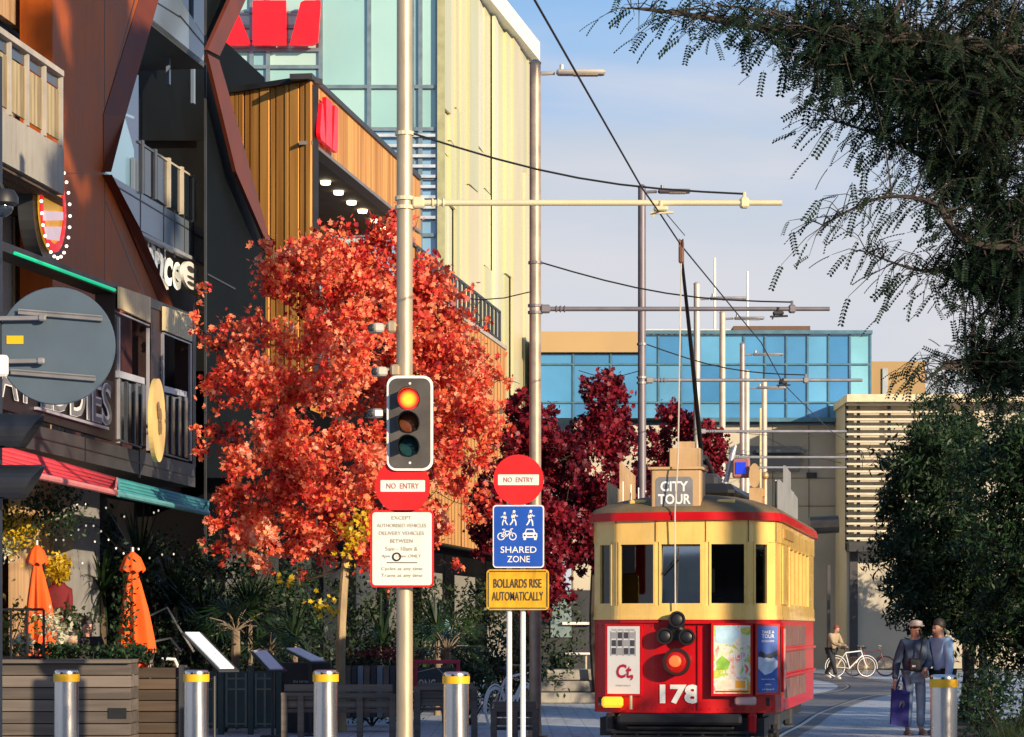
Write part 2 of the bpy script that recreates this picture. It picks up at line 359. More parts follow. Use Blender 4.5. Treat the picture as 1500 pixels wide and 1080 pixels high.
# ---------- timber fronted balcony building at the left edge
r = thing('balcony_building', 'pale timber clad building with a concrete balcony, cut by the left edge of the photo', 'building', (-9, 37.5, 0))
mb = MB()
x = -70
while x < 77:
    nx = min(77, x + 6.5); F.rect(mb, x, nx - .5, 10.55 if x > -100 else 0, 14, -.6, .12); x = nx
obj('upper_cladding', mb, M_['timber_pale'], r)
mb = MB(); F.rect(mb, -70, 76, 9.9, 10.5, -.75, .2); obj('window_band', mb, M_['glass_dark'], r)
mb = MB()
x = 22
while x < 90:
    F.rect(mb, x, x + 4.6, 0, 9.9, -.62, .1); x += 5.2
obj('lower_cladding', mb, M_['timber_pale'], r)
mb = MB(); F.rect(mb, -70, 22, 5.2, 9.9, -.65, .12); obj('rendered_wall', mb, M_['conc'], r)
mb = MB(); F.rect(mb, -70, 90, 0, 14, -1.2, 5); obj('core_wall', mb, M_['dark'], r)
bal = MB(); bal.prism([B.at(-40, 7.77), B.at(94, 7.77), B.at(94, 8.44), B.at(-40, 8.44)], B.n * 1.5)
bb = obj('balcony', bal, M_['conc'], r)
mb = MB()
x = -36
for k in range(26):
    a = B.at(-40, 7.74, -.06 - k * .055); b = B.at(92, 7.74, -.06 - k * .055); mb.prism([a, b, b + B.n * .035, a + B.n * .035], (0, 0, -.03))
obj('slatted_soffit', mb, M_['brownwood'], bb)
fr = MB()
for px in (-30, -8, 16, 42, 67, 91.5): fr.prism([B.at(px - 1.2, 8.44, .02), B.at(px + 1.2, 8.44, .02), B.at(px + 1.2, 9.45, .02), B.at(px - 1.2, 9.45, .02)], B.n * .06)
fr.prism([B.at(-40, 9.42, .05), B.at(94, 9.42, .05), B.at(94, 9.5, .05), B.at(-40, 9.5, .05)], B.n * .1)
obj('handrail', fr, M_['railwhite'], bb)
M_['wicker'] = wood('woven_screen', (.20, .15, .08), (.46, .37, .20), 1.4)
for a, b_ in ((-29, -9), (-7, 15), (17.6, 40.6), (43.6, 65.6), (68.6, 90)):
    mb = MB()
    for k in range(14):
        q0 = a + (b_ - a) * k / 14; q1 = a + (b_ - a) * (k + .86) / 14
        mb.prism([B.at(q0, 8.52, -.02), B.at(q1, 8.52, -.02), B.at(q1, 9.22, -.02), B.at(q0, 9.22, -.02)], B.n * .03)
    obj('woven_panel', mb, M_['wicker'], bb)
    mb = MB(); mb.prism([B.at(a, 9.25, -.03), B.at(b_, 9.25, -.03), B.at(b_, 9.40, -.03), B.at(a, 9.40, -.03)], B.n * .02); obj('glass_strip', mb, M_['glass_dark'], bb)
mb = MB()
for k in range(3): mb.prism([F.at(40, 9.95 + .2 * k, -.4), F.at(76, 9.95 + .2 * k, -.4), F.at(76, 10.05 + .2 * k, -.4), F.at(40, 10.05 + .2 * k, -.4)], F.n * .1)
obj('window_louvre', mb, M_['slabblue'], r)

# ---------- black building behind the folded copper frame
r = thing('copper_building', 'black glazed building wrapped in a folded orange copper frame', 'building', (-7, 45, 0))
mb = MB(); F.rect(mb, 90, 388, 0, 15, -2.6, 6); obj('core_wall', mb, M_['blackclad'], r)
mb = MB(); F.poly(mb, [(77, -120), (222, -120), (207, -10), (152, 166), (152, 254), (240, 458), (77, 458)], 0, .5); cp = obj('copper_panel', mb, M_['copper'], r)
mb = MB()
# the folded edge: three faces turned towards the street
def fold(pin, pout):
    for (a, b) in zip(zip(pin[:-1], pin[1:]), zip(pout[:-1], pout[1:])):
        p0, p1 = a; q0, q1 = b
        mb.prism([F.p(*p0, .012), F.p(*q0, .16), F.p(*q1, .16), F.p(*p1, .012)], F.n * .55)
fold([(222, -120), (207, -10), (152, 168), (152, 252)], [(256, -120), (233, -2), (184, 170), (163, 252)])
fold([(152, 256), (188, 330), (240, 458)], [(164, 256), (206, 336), (258, 458)])
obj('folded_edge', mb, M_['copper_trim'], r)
mb = MB()
for pts in ([(153.2, -120), (154.2, -120), (154.2, 254), (153.2, 254)], [(77, 253.4), (152, 253.4), (152, 254.6), (77, 254.6)], [(199, -10), (200.5, -10), (155, 168), (153.8, 168)], [(153.4, 256), (154.2, 256), (154.2, 440), (153.4, 440)], [(155, 296), (156, 295), (222, 458), (220, 458)]):
    F.poly(mb, pts, .004, .01)
obj('panel_seam', mb, M_['black'], r)
mb = MB(); F.poly(mb, [(385, -120), (407, -120), (360, 0), (322, 82), (304, 73), (338, -2)], .16, .07); F.poly(mb, [(304, 79), (321, 88), (330, 118), (395, 350), (389, 352), (346, 252)], .16, .07)
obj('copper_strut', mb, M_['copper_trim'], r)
mb = MB(); F.poly(mb, [(303, -120), (385, -120), (338, -2), (304, 73), (304, 79), (346, 252), (389, 352), (389, 700), (303, 700)], -.1, .05); obj('return_wall', mb, M_['blackclad'], r)
mb = MB()
for zz in (6.2, 8.1): F.rect(mb, 305, 345, zz, zz + .03, -.085, .02)
F.rect(mb, 302, 303, 3, 14, -.085, .04)
obj('wall_seam', mb, M_['dark'], r)
# storeys between the frames
mb = MB(); F.poly(mb, [(226, -20), (262, -6), (301, 58), (301, 100), (222, 36), (214, 20)], -.5, .3); sl = obj('slab_edge', mb, M_['slabblue'], r)
mb = MB(); F.poly(mb, [(232, 4), (264, 24), (264, 26), (232, 6)], -.49, .02); F.poly(mb, [(264, 22), (301, 66), (301, 68), (264, 24.5)], -.49, .02); obj('slab_groove', mb, M_['black'], sl)
mb = MB(); F.poly(mb, [(226, -120), (303, -120), (303, 60), (262, -6), (226, -22)], -.95, .05); obj('upper_window', mb, M_['glass_dark'], r)
for px in (249, 285): mb = MB(); F.rect(mb, px - 1.2, px + 1.2, 11.7, 15, -.9, .06); obj('window_mullion', mb, M_['slabblue'], r)
zs = F.z(222, 37, -.5); ze = F.z(301, 98, -.5)
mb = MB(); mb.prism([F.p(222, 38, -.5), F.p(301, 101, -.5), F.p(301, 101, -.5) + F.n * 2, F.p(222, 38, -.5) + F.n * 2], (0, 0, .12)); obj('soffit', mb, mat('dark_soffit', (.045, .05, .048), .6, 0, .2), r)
mb = MB(); F.poly(mb, [(150, 100), (303, 100), (303, 206), (204, 206), (204, 120)], -2.3, .1); obj('recess_wall', mb, M_['blackclad'], r)
mb = MB(); F.poly(mb, [(150, 110), (203, 110), (203, 288), (150, 268)], -1.9, .05); obj('balcony_window', mb, M_['glass_blue'], r)
mb = MB(); F.rect(mb, 196, 198, 6, 10.5, -1.82, .06); F.rect(mb, 201.5, 204.5, 6, 10.5, -1.8, .1); obj('window_frame', mb, M_['slabblue'], r)
rl = MB()
tops = [(210, 205), (229, 218), (249, 231), (268, 244), (286, 257)]; bots = [(210, 284), (229, 292), (249, 304), (268, 314), (286, 325)]
for (tx, ty), (bx, by) in zip(tops, bots): F.poly(rl, [(tx - 1.6, ty), (tx + 1.6, ty + 1), (tx + 1.6, by), (tx - 1.6, by)], -.45, .06)
F.poly(rl, [(203, 206), (290, 262), (290, 265), (203, 209)], -.47, .05)
br = obj('balcony_railing', rl, mat('warm_white_post', (.46, .40, .29), .5), r)
for k in range(4):
    (a, ya), (b_, yb) = tops[k], tops[k + 1]; mb = MB(); F.poly(mb, [(a + 2, ya + 6), (b_ - 2, yb + 6), (b_ - 2, bots[k + 1][1]), (a + 2, bots[k][1])], -.49, .015); obj('glass_pane', mb, M_['glass_dark'], br)
mb = MB(); F.poly(mb, [(150, 250), (303, 340), (303, 388), (194, 331), (150, 300)], -.5, .3); fs = obj('fascia', mb, M_['slabblue'], r)
mb = MB()
for px in (206, 240, 256, 270, 284): F.poly(mb, [(px, 265), (px + .8, 265), (px + .8, 378), (px, 376)], -.492, .02)
F.poly(mb, [(163, 267), (303, 351), (303, 353), (163, 269)], -.49, .03)
obj('fascia_joint', mb, M_['dark'], fs)
mb = MB(); F.poly(mb, [(180, 326), (303, 386), (303, 391), (180, 331)], -.42, .12); obj('fascia_trim', mb, mat('pale_trim', (.30, .31, .33), .4), fs)
# hanging script sign and oval badge in the recess below
s = thing('script_sign', 'white cursive letters hung on rods under the blue fascia', 'sign', F.at(235, 6.5, -.6))
mb = MB(); c = F.p(238, 398, -.62); mb.text('ence', F.p(237, 394, -.62), F.d, (0, 0, 1), 2.6, .52, .03, .03, .2); obj('lettering', mb, mat('lit_white_letters', (.8, .78, .7), .4, emit=(1, .9, .7), es=.35), s)
mb = MB(); mb.text('The', F.p(222, 366, -.62), F.d, (0, 0, 1), 1.0, .42, .03, .03, .2); obj('lettering', mb, M_['white'], s)
mb = MB(); F.poly(mb, [(234, 405), (246, 412), (247, 424), (240, 426)], -.62, .04); obj('sign_plate', mb, M_['signwhite'], s)
mb = MB()
for px, y0, y1 in ((223, 352, 372), (241, 358, 408)): mb.tube([F.p(px, y0, -.66), F.p(px, y1, -.66)], .025, 6)
obj('hanging_rod', mb, M_['white'], s)
s = thing('oval_badge', 'narrow white oval badge sign on the black building above the maple', 'sign', F.at(280, 6.3, -.4))
def disc_on(pl, px, py, off, rz_, rd, th=.06, n=32, ex=1.0, d=None):
    d = d or pl.d; c = pl.p(px, py, off); return MB().prism([c + d * (rd * ex * math.cos(2 * math.pi * k / n)) + Vector((0, 0, rz_ * math.sin(2 * math.pi * k / n))) for k in range(n)], pl.n * th)
obj('face', disc_on(F, 280, 404, -.38, .25, .6), M_['signwhite'], s)
for dy, hh in ((-9, .06), (3, .03), (12, .04)): obj('emblem', disc_on(F, 280, 404 + dy, -.37, hh, .28, .03, 8), M_['ink'], s)

# ---------- restaurant front with awnings along the street
r = thing('restaurant_front', 'black restaurant front with cream valances, balustrade and dark fascia', 'shop front', (-7, 43, 0))
OF = .9
def fp(mb, pts, off=OF, th=.1): return F.poly(mb, pts, off, th)
mb = MB(); fp(mb, [(-60, 604), (0, 610), (286, 681), (286, 714), (32, 655), (-60, 632)], OF, 3.2); obj('fascia', mb, mat('dark_fascia', (.05, .05, .054), .5, .1, .4, 1.2, .08, 5), r)
mb = MB(); fp(mb, [(32, 634), (286, 698), (286, 699.5), (32, 636)], OF + .01, .02); fp(mb, [(125, 624), (126, 624), (126, 678), (125, 678)], OF + .01, .02); fp(mb, [(205, 650), (206, 650), (206, 700), (205, 700)], OF + .01, .02); obj('fascia_joint', mb, M_['black'], r)
mb = MB(); fp(mb, [(-60, 336), (0, 352), (284, 461), (284, 474), (0, 366), (-60, 350)], OF, .35); obj('top_beam', mb, M_['black'], r)
M_['neon'] = mat('green_led', (.0, .25, .12), .4, 0, 0, emit=(.0, .8, .35), es=.5)
mb = MB()
mb.tube([F.p(22, 371, OF + .03), F.p(168, 425, OF + .03)], .025, 6); mb.tube([F.p(52, 388, OF - .3), F.p(167, 431, OF - .3)], .02, 6)
obj('light_strip', mb, M_['neon'], r)
drb = mat('dark_red_brown', (.028, .012, .012), .5, 0, .3)
for a, b_ in ((168, 175.5), (221, 241), (282, 287)): mb = MB(); F.rect(mb, a, b_, F.z(168, 655, OF), F.z(a, 420 + (a - 168) * .38, OF), OF - .02, .3); obj('post', mb, drb, r)
for pts in ([(176, 420), (221, 436), (221, 473), (205, 468), (176, 452)], [(241, 449), (282, 462), (282, 501), (268, 497), (241, 484)]):
    mb = MB(); n = 12; xs = [pts[0][0] + (pts[1][0] - pts[0][0]) * k / n for k in range(n + 1)]
    for k in range(n):
        f0 = (xs[k] - xs[0]) / (xs[-1] - xs[0]); f1 = f0 + .92 / n
        t0 = pts[0][1] + (pts[1][1] - pts[0][1]) * f0; bq = pts[4][1] + (pts[2][1] - pts[4][1]) * f0
        t1 = pts[0][1] + (pts[1][1] - pts[0][1]) * f1; b1 = pts[4][1] + (pts[2][1] - pts[4][1]) * f1
        fp(mb, [(xs[k], t0), (xs[k] + (xs[1] - xs[0]) * .92, t1), (xs[k] + (xs[1] - xs[0]) * .92, b1), (xs[k], bq)], OF + .05, .04)
    obj('valance', mb, mat('cream_canvas', (.70, .60, .36), .8, 0, .1, 3), r)
mb = MB()
for a in (175.5, 218.5, 240, 280): F.rect(mb, a - .7, a + .7, F.z(168, 648, OF), F.z(a, 466 + (a - 175) * .36, OF), OF + .02, .04)
fp(mb, [(175, 457), (219, 476), (219, 478), (175, 459.5)], OF + .03, .03); fp(mb, [(240, 487), (280, 503), (280, 505), (240, 489)], OF + .03, .03)
obj('pale_frame', mb, mat('pale_metal', (.42, .42, .45), .4, .4), r)
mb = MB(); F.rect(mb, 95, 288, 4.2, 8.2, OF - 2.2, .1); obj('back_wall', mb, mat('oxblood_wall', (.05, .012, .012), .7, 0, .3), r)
prl = mat('pale_rail', (.46, .49, .56), .4, .2); bgm = mat('blue_grey_metal', (.07, .08, .10), .4, .5)
for pts in ([(175, 543), (212, 554), (212, 563), (175, 553)], [(240, 565), (274, 574), (274, 582), (240, 574)]): mb = MB(); fp(mb, pts, OF + .04, .06); obj('hand_rail', mb, prl, r)
for aa, ft in (((177, 187, 198, 208), [(175, 643), (208, 655), (208, 657), (175, 646)]), ((243, 252, 262, 271), [(240, 663), (276, 674), (276, 676), (240, 666)])):
    mb = MB()
    for a in aa: F.rect(mb, a - .8, a + .8, F.z(176, 646, OF), F.z(176, 556, OF), OF + .02, .05)
    fp(mb, ft, OF + .03, .03); obj('balustrade', mb, bgm, r)
for pts in ([(175, 553), (218, 565), (218, 655), (175, 645)], [(240, 574), (280, 584), (280, 672), (240, 664)]): mb = MB(); fp(mb, pts, OF - .06, .02); obj('balustrade_glass', mb, M_['glass_dark'], r)
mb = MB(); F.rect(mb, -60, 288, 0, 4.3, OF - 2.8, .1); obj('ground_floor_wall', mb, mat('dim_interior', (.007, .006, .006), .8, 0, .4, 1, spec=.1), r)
mb = MB(); F.rect(mb, 108, 146, 0, 4.1, OF - 1.2, .6); obj('column', mb, mat('pale_grey_render', (.26, .255, .245), .8, 0, .12), r)
mb = MB(); F.rect(mb, -10, 26, 0, 2.9, OF - 2.0, .1); obj('doorway_panel', mb, mat('amber_wood', (.34, .17, .05), .6, 0, .3), r)
# letter board
s = thing('letter_board', 'black board with big grey outlined capitals behind the grey disc', 'sign', F.at(90, 5.2, OF + .1))
mb = MB(); fp(mb, [(-40, 500), (0, 505), (166, 560), (166, 646), (0, 598), (-40, 590)], OF + .06, .08); obj('board', mb, M_['black'], s)
bc = F.p(80, 577, OF + .1); up = Vector((0, 0, 1))
p0 = F.p(-20, 575, OF + .08); p1 = F.p(163, 575, OF + .08)
mid = (p0 + p1) / 2; mid.z = (F.p(150, 593, OF).z)
mb = MB(); mb.text("FAT EDDIES", mid, F.d, up, (p1 - p0).length * .98, .62, .012, .035); obj('letter_outline', mb, M_['white'], s)
mb = MB(); mb.text("FAT EDDIES", mid, F.d, up, (p1 - p0).length * .98, .60, .022, -.004); obj('lettering', mb, mat('grey_letter', (.17, .18, .2), .5), s)
mb = MB(); fp(mb, [(55, 596), (160, 626), (160, 630), (55, 600)], OF + .12, .05); obj('lower_rail', mb, mat('pale_rail2', (.42, .44, .5), .4, .3), s)
# round yellow sign
DV = Vector((.03, 1, 0)).normalized()
s = thing('round_shop_sign', 'yellow round sign with a dark crest on the black balustrade', 'sign', F.p(233, 616, OF + .5))
obj('face', disc_on(F, 233, 616, OF + .45, .63, .63, .07, 40, d=DV), mat('sign_gold', (.74, .54, .20), .45, 0, .25, 1.2), s)
mb = MB()
for k in range(11):
    a = k * 2.4; q = disc_on(F, 234.5 + 2.2 * math.cos(a), 610 + 17 * math.sin(a * 1.7), OF + .475 + .002 * k, .07 + .02 * (k % 3), .05 + .02 * (k % 2), .01, 6, d=DV); mb.add(q.v, q.f)
obj('crest', mb, mat('brown_crest', (.22, .15, .08), .6), s)
# bulb-rimmed sign beneath the balcony
s = thing('bulb_sign', 'round red and yellow sign rimmed with glowing bulbs under the concrete balcony', 'sign', F.p(74, 320, .4))
obj('dark_back', disc_on(F, 72, 306, .30, .78, .78, .22, 36), M_['dark'], s)
obj('face', disc_on(F, 77, 306, .36, .62, .62, .03, 36), mat('amber_face', (.8, .42, .02), .5, 0, .2, 3, emit=(1, .55, .05), es=.25), s)
mb = MB(); c = F.p(77, 306, .365)
for k in range(40):
    a0 = 2 * math.pi * k / 40; a1 = 2 * math.pi * (k + 1) / 40
    mb.prism([c + F.d * (rr * math.cos(a)) + Vector((0, 0, rr * math.sin(a))) for rr, a in ((.50, a0), (.62, a0), (.62, a1), (.50, a1))], -F.n * .02)
obj('red_ring', mb, mat('lit_red', (.7, .01, .02), .5, emit=(1, .02, .03), es=.5), s)
mb = MB(); c2 = F.p(77, 320, .39)
mb.prism([c2 + F.d * a + Vector((0, 0, b)) for a, b in ((-.46, -.10), (.46, .04), (.46, .16), (-.46, .04))], -F.n * .02); mb.prism([c2 + F.d * a + Vector((0, 0, b)) for a, b in ((-.30, -.34), (.30, -.28), (.42, -.06), (-.42, -.18))], -F.n * .01)
obj('white_band', mb, mat('lit_pink_white', (.8, .6, .6), .5, emit=(1, .7, .7), es=.4), s)
mb = MB()
for k in range(26):
    a = 2 * math.pi * k / 26; mb.ell(c + F.d * (.70 * math.cos(a)) + Vector((0, 0, .70 * math.sin(a))) - F.n * .05, (.024, .024, .024), 8, 5)
obj('bulb', mb, mat('lit_bulb', (1, .9, .8), .4, 0, 0, emit=(1, .85, .7), es=2.0), s)

# awnings
def awning(name, pts_top, pts_bot, m, label, tint):
    s = thing(name, label, 'awning', F.p(pts_top[0][0], pts_bot[0][1], OF))
    a0 = F.p(*pts_top[0], OF + .03); a1 = F.p(*pts_top[1], OF + .03); b0 = F.p(*pts_bot[0], OF + .5); b1 = F.p(*pts_bot[1], OF + .5)
    mb = MB(); n = 10
    prev = None
    for k in range(n + 1):
        t = k / n; sag = math.sin(t * math.pi) * .10
        p = a0.lerp(b0, t) - Vector((0, 0, sag)); q = a1.lerp(b1, t) - Vector((0, 0, sag))
        if prev: mb.add([prev[0], prev[1], q, p], [(0, 1, 2, 3)]); 
        prev = (p, q)
    o = obj('canopy', mb, m, s, True); md = o.modifiers.new('thick', 'SOLIDIFY'); md.thickness = .03
    mb = MB(); mb.tube([b0, b1], .045, 8); mb.tube([b0 + Vector((0, 0, .05)), a0 - Vector((0, 0, .02))], .02, 6); mb.tube([b1 + Vector((0, 0, .05)), a1 - Vector((0, 0, .02))], .02, 6)
    obj('front_bar', mb, tint, s)
awning('shop_awning', ((2, 652), (171, 699)), ((-6, 684), (169, 722)), M_['pinkred'], 'rolled out red awning under the dark restaurant fascia', mat('pink_bar', (.6, .2, .2), .6))
awning('shop_awning', ((173, 700), (305, 733)), ((174, 724), (304, 752)), M_['teal'], 'rolled out teal awning beside the red one', mat('teal_bar', (.10, .34, .36), .6))

# ---------- timber clad building
r = thing('timber_building', 'orange cedar boarded building with a recessed balcony and roof terrace railing', 'building', (-4.5, 66, 0))
mb = MB(); c0 = Vector((-4.39, 60, 0)); c1 = Vector((-6.37, 61.4, 0)); dv = (c1 - c0); nn = Vector((-dv.y, dv.x, 0)).normalized(); nn = nn if nn.y < 0 else -nn
x = 0; rr_ = random.Random(3)
while x < 1.6:
    wd = rr_.choice([.035, .05, .075, .10, .055]); a = c0 + dv * x; b_ = c0 + dv * min(1.6, x + wd)
    mb.prism([a + Vector((0, 0, 6.5)), b_ + Vector((0, 0, 6.5)), b_ + Vector((0, 0, 13.6)), a + Vector((0, 0, 13.6))], nn * rr_.choice([.05, .06, .075])); x += wd + rr_.choice([.008, .012, .02])
obj('end_cladding', mb, M_['timber'], r)
mb = MB(); a = c0 - nn * .02; b_ = c0 + dv * 1.6 - nn * .02; mb.prism([a + Vector((0, 0, 6.5)), b_ + Vector((0, 0, 6.5)), b_ + Vector((0, 0, 13.55)), a + Vector((0, 0, 13.55))], -nn * .2); obj('backing_wall', mb, M_['black'], r)
mb = MB(); a = c0 + nn * .14; b_ = c0 + dv * 1.6 + nn * .14; mb.prism([a + Vector((0, 0, 13.6)), b_ + Vector((0, 0, 13.6)), b_ + Vector((0, 0, 13.72)), a + Vector((0, 0, 13.72))], -nn * .5)
T.rect(mb, 457, 617, 13.62, 13.74, .06, .5); obj('parapet_cap', mb, M_['dark'], r)
mb = MB(); Y0, Y1 = T.Y(457.5), T.Y(616); Yc = Y0
while Yc < Y1:
    a = T.a + T.s * Yc; y2 = min(Y1, Yc + .19); b_ = T.a + T.s * y2
    mb.prism([(a, Yc, 12.3), (b_, y2, 12.3), (b_, y2, 13.62), (a, Yc, 13.62)], T.n * .2); Yc += .205
obj('fascia_cladding', mb, M_['timber'], r)
mb = MB(); T.rect(mb, 457.5, 616, 12.22, 12.30, .02, .3); obj('fascia_trim', mb, mat('grey_trim', (.22, .2, .19), .5, .3), r)
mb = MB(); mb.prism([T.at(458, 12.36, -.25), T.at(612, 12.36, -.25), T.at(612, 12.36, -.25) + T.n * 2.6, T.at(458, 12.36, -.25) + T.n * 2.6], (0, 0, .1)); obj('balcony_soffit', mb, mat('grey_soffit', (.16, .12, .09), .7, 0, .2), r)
mb = MB(); T.rect(mb, 460, 640, 6, 12.36, -2.6, .1); obj('recess_wall', mb, M_['timber'], r)
for a, b_ in ((468, 495), (497, 520), (522, 546), (548, 572)):
    mb = MB(); T.rect(mb, a, b_, 8.2, 11.0, -2.5, .05); w_ = obj('window', mb, M_['glass_blue'], r)
    mb = MB(); T.rect(mb, a - 1, a, 8.2, 11.1, -2.45, .12); T.rect(mb, a, b_, 11.0, 11.1, -2.45, .12); obj('frame', mb, M_['dark'], w_)
mb = MB(); T.rect(mb, 598, 617, 5, 12.22, -.05, .35); obj('corner_pier', mb, M_['timber'], r)
lit = mat('lit_downlight', (1, .9, .7), .4, 0, 0, emit=(1, .82, .5), es=4)
for px in (477, 496, 515, 531, 549, 564, 574):
    q = MB(); c = T.at(px, 12.30, -.9); q.lathe([(.0001, -.03), (.11, -.03), (.13, .05)], c, 12); obj('downlight', q, lit, r)
mb = MB(); T.rect(mb, 617, 742, 4, 10.7, 0, .3); o = obj('terrace_wall', mb, M_['timber'], r)
mb = MB()
for k in range(26): T.rect(mb, 618 + k * 4.8, 618.5 + k * 4.8, 4, 10.66, .004, .02)
obj('board_gap', mb, M_['black'], o)
mb = MB(); T.rect(mb, 598, 743, 10.7, 10.82, .05, .4); obj('terrace_coping', mb, mat('coping', (.42, .38, .33), .6), r)
mb = MB(); T.rect(mb, 606, 734, 11.76, 11.84, .02, .06); T.rect(mb, 606, 734, 10.88, 10.93, .02, .05)
px = 612
while px < 735: T.rect(mb, px - .9, px + .9, 10.8, 11.8, .02, .06); px += 7.6 - (px - 612) * .02
obj('terrace_railing', mb, M_['dark'], r)
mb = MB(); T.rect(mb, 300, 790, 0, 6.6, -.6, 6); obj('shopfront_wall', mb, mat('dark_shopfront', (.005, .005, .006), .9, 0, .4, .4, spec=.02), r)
mb = MB(); T.rect(mb, 392, 598, 6.6, 12.3, -2.8, 5); T.rect(mb, 598, 740, 4, 10.7, -.32, 7); obj('core_wall', mb, M_['dark'], r)
for k in range(9):
    a = 330 + k * 48; mb = MB(); T.rect(mb, a, a + 30, .5, 3.2, -.58, .04); obj('shop_window', mb, M_['glass_dark'], r)
def bank_logo(o, ux, wd, ht, th, m, parent, name='emblem_stroke'):
    for pts in ([(0, 0.12), (.02, .06), (.07, 0), (.29, 0), (.30, .06), (.17, .78), (.13, .80), (.10, .78)], [(.325, 0), (.655, 0), (.655, 1), (.34, 1), (.325, .97)], [(.69, 0), (.91, 0), (.97, .06), (1.0, .96), (.99, 1), (.84, 1), (.80, .96)]):
        mb = MB(); nn_ = ux.cross(Vector((0, 0, 1))); mb.prism([o + ux * (p[0] * wd) + Vector((0, 0, p[1] * ht)) for p in pts], nn_ * th); obj(name, mb, m, parent)
M_['logo'] = mat('logo_red', (.80, .004, .012), .35, 0, .04, emit=(1, .0, .01), es=.28)
s = thing('fascia_emblem', 'small red three stroke emblem on the timber fascia corner', 'sign', T.at(476, 12.8, .1))
a = T.at(463, 12.35, .09); b_ = T.at(490, 12.35, .09)
bank_logo(a, (b_ - a).normalized(), (b_ - a).length, 1.05, .09, M_['logo'], s)

# ---------- glass office building with coloured fins
r = thing('glass_office', 'tall office block with pale green glass front and cream vertical fins', 'building', (-6, 96, 0))
YG = 92.0
def gx(px): return (px - 750) / FP * YG
def gz(py): return 1.6 + (920 - py) / FP * YG
GP = [mat('pale_green_glass_%d' % k, c, .12, .12, .10, .25, .01, .5, .9) for k, c in enumerate(((.36, .58, .54), (.30, .52, .50), (.42, .62, .56), (.22, .42, .46)))]
M_['fspan'] = mat('curtain_mullion', (.20, .27, .30), .35, .5)
cols_ = [250, 290, 330, 369, 393, 470, 541, 604, 616, 641]; rows_ = [-60, 40, 74, 99, 128, 190, 262, 345, 420, 560]
mb = MB(); mb.box(((gx(250) + gx(641)) / 2 - .0, YG + 3.2, 12.6), (gx(641) - gx(250) - .3, 6, 25)); obj('core_wall', mb, mat('dim_office', (.10, .14, .14), .6), r)
rr_ = random.Random(5)
for i in range(len(cols_) - 1):
    for j in range(len(rows_) - 1):
        if 393 > cols_[i] and rows_[j] in (40, 74) and False: continue
        x0, x1, z1, z0 = gx(cols_[i]), gx(cols_[i + 1]), gz(rows_[j]), gz(rows_[j + 1])
        if z0 > 25.4: continue
        if cols_[i] >= 470 and rows_[j] in (40, 74, 99): continue
        if cols_[i] >= 470 and rows_[j] == -60: z0 = gz(128)
        mb = MB(); mb.prism([(x0 + .04, YG, z0 + .04), (x1 - .04, YG, z0 + .04), (x1 - .04, YG, min(z1, 25) - .04), (x0 + .04, YG, min(z1, 25) - .04)], (0, .06, 0))
        m = GP[rr_.choice([0, 0, 1, 2])]
        if rows_[j] >= 190 and cols_[i] >= 541: m = M_['glass_blue']
        if cols_[i] == 604 and rows_[j] < 190: m = GP[3]
        if cols_[i] == 369: m = GP[3]
        obj('glass_pane', mb, m, r)
mb = MB()
for c in cols_: mb.box((gx(c), YG - .05, 12.6), (.14, .14, 25.1))
for q in rows_[1:]: xr = 470 if q in (40, 74, 99) else 641; mb.box(((gx(250) + gx(xr)) / 2, YG - .06, gz(q)), (gx(xr) - gx(250), .12, .12))
mb.box((gx(526), YG - .06, gz(40) + 1.0), (.10, .10, .1))
obj('mullions', mb, M_['fspan'], r)
mb = MB()
for k in range(9): mb.box(((gx(545) + gx(638)) / 2, YG - .15, gz(200 + k * 15)), (gx(638) - gx(545), .16, .10))
obj('louvre', mb, mat('pale_louvre', (.5, .56, .6), .4, .3), r)
mb = MB(); G.rect(mb, 642, 790, 0, 24.6, -.9, 6); obj('side_wall', mb, mat('cream_panel_backing', (.58, .55, .34), .6, 0, .1, .3), r)
mb = MB(); G.rect(mb, 641, 791, 24.55, 25.3, .35, 3); obj('roof_edge', mb, mat('white_roof_edge', (.80, .77, .70), .5, 0, .04), r)
fin_m = [mat('fin_%s' % n_, c, .35, .05, .10, .35, .03, 2, stretch=(1, 1, .25)) for n_, c in (('cream', (.64, .60, .36)), ('lime', (.57, .57, .32)), ('sage', (.50, .50, .30)), ('pearl', (.64, .63, .47)), ('sand', (.58, .52, .32)))]
rr_ = random.Random(11); Yc = 92.4; k = 0
while Yc < 111.5:
    wd = rr_.uniform(.9, 2.3); n_seg = rr_.choice([2, 2, 3]); cuts = sorted(rr_.uniform(3, 22) for _ in range(n_seg - 1)); zs_ = [2.5] + cuts + [24.5]
    for a, b_ in zip(zs_[:-1], zs_[1:]):
        of = rr_.uniform(.0, .13); y2 = Yc + wd
        p0 = Vector((G.a + G.s * Yc + of, Yc, a)); p1 = Vector((G.a + G.s * y2 + of - rr_.uniform(0, .10), y2, a))
        mb = MB(); mb.prism([p0, p1, p1 + Vector((0, 0, b_ - a - .05)), p0 + Vector((0, 0, b_ - a - .05))], G.n * .12); obj('fin', mb, rr_.choice(fin_m), r)
    Yc += wd - .02; k += 1
mb = MB(); mb.box((gx(641) + .12, YG - .12, 12.4), (.25, .3, 24.8)); obj('corner_trim', mb, mat('corner_trim_olive', (.34, .34, .18), .5), r)
s = thing('roof_emblem', 'large red three stroke emblem on the green glass office front', 'sign', (gx(400), YG - .4, gz(70)))
bank_logo(Vector((gx(325), YG - .45, gz(72))), Vector((1, 0, 0)), gx(472) - gx(325), gz(7) - gz(72), .2, M_['logo'], s)
mb = MB(); mb.box((gx(400), YG - .22, gz(60)), (3, .06, .06)); mb.box((gx(400), YG - .22, gz(20)), (3, .06, .06)); obj('mounting_rail', mb, M_['fspan'], s)

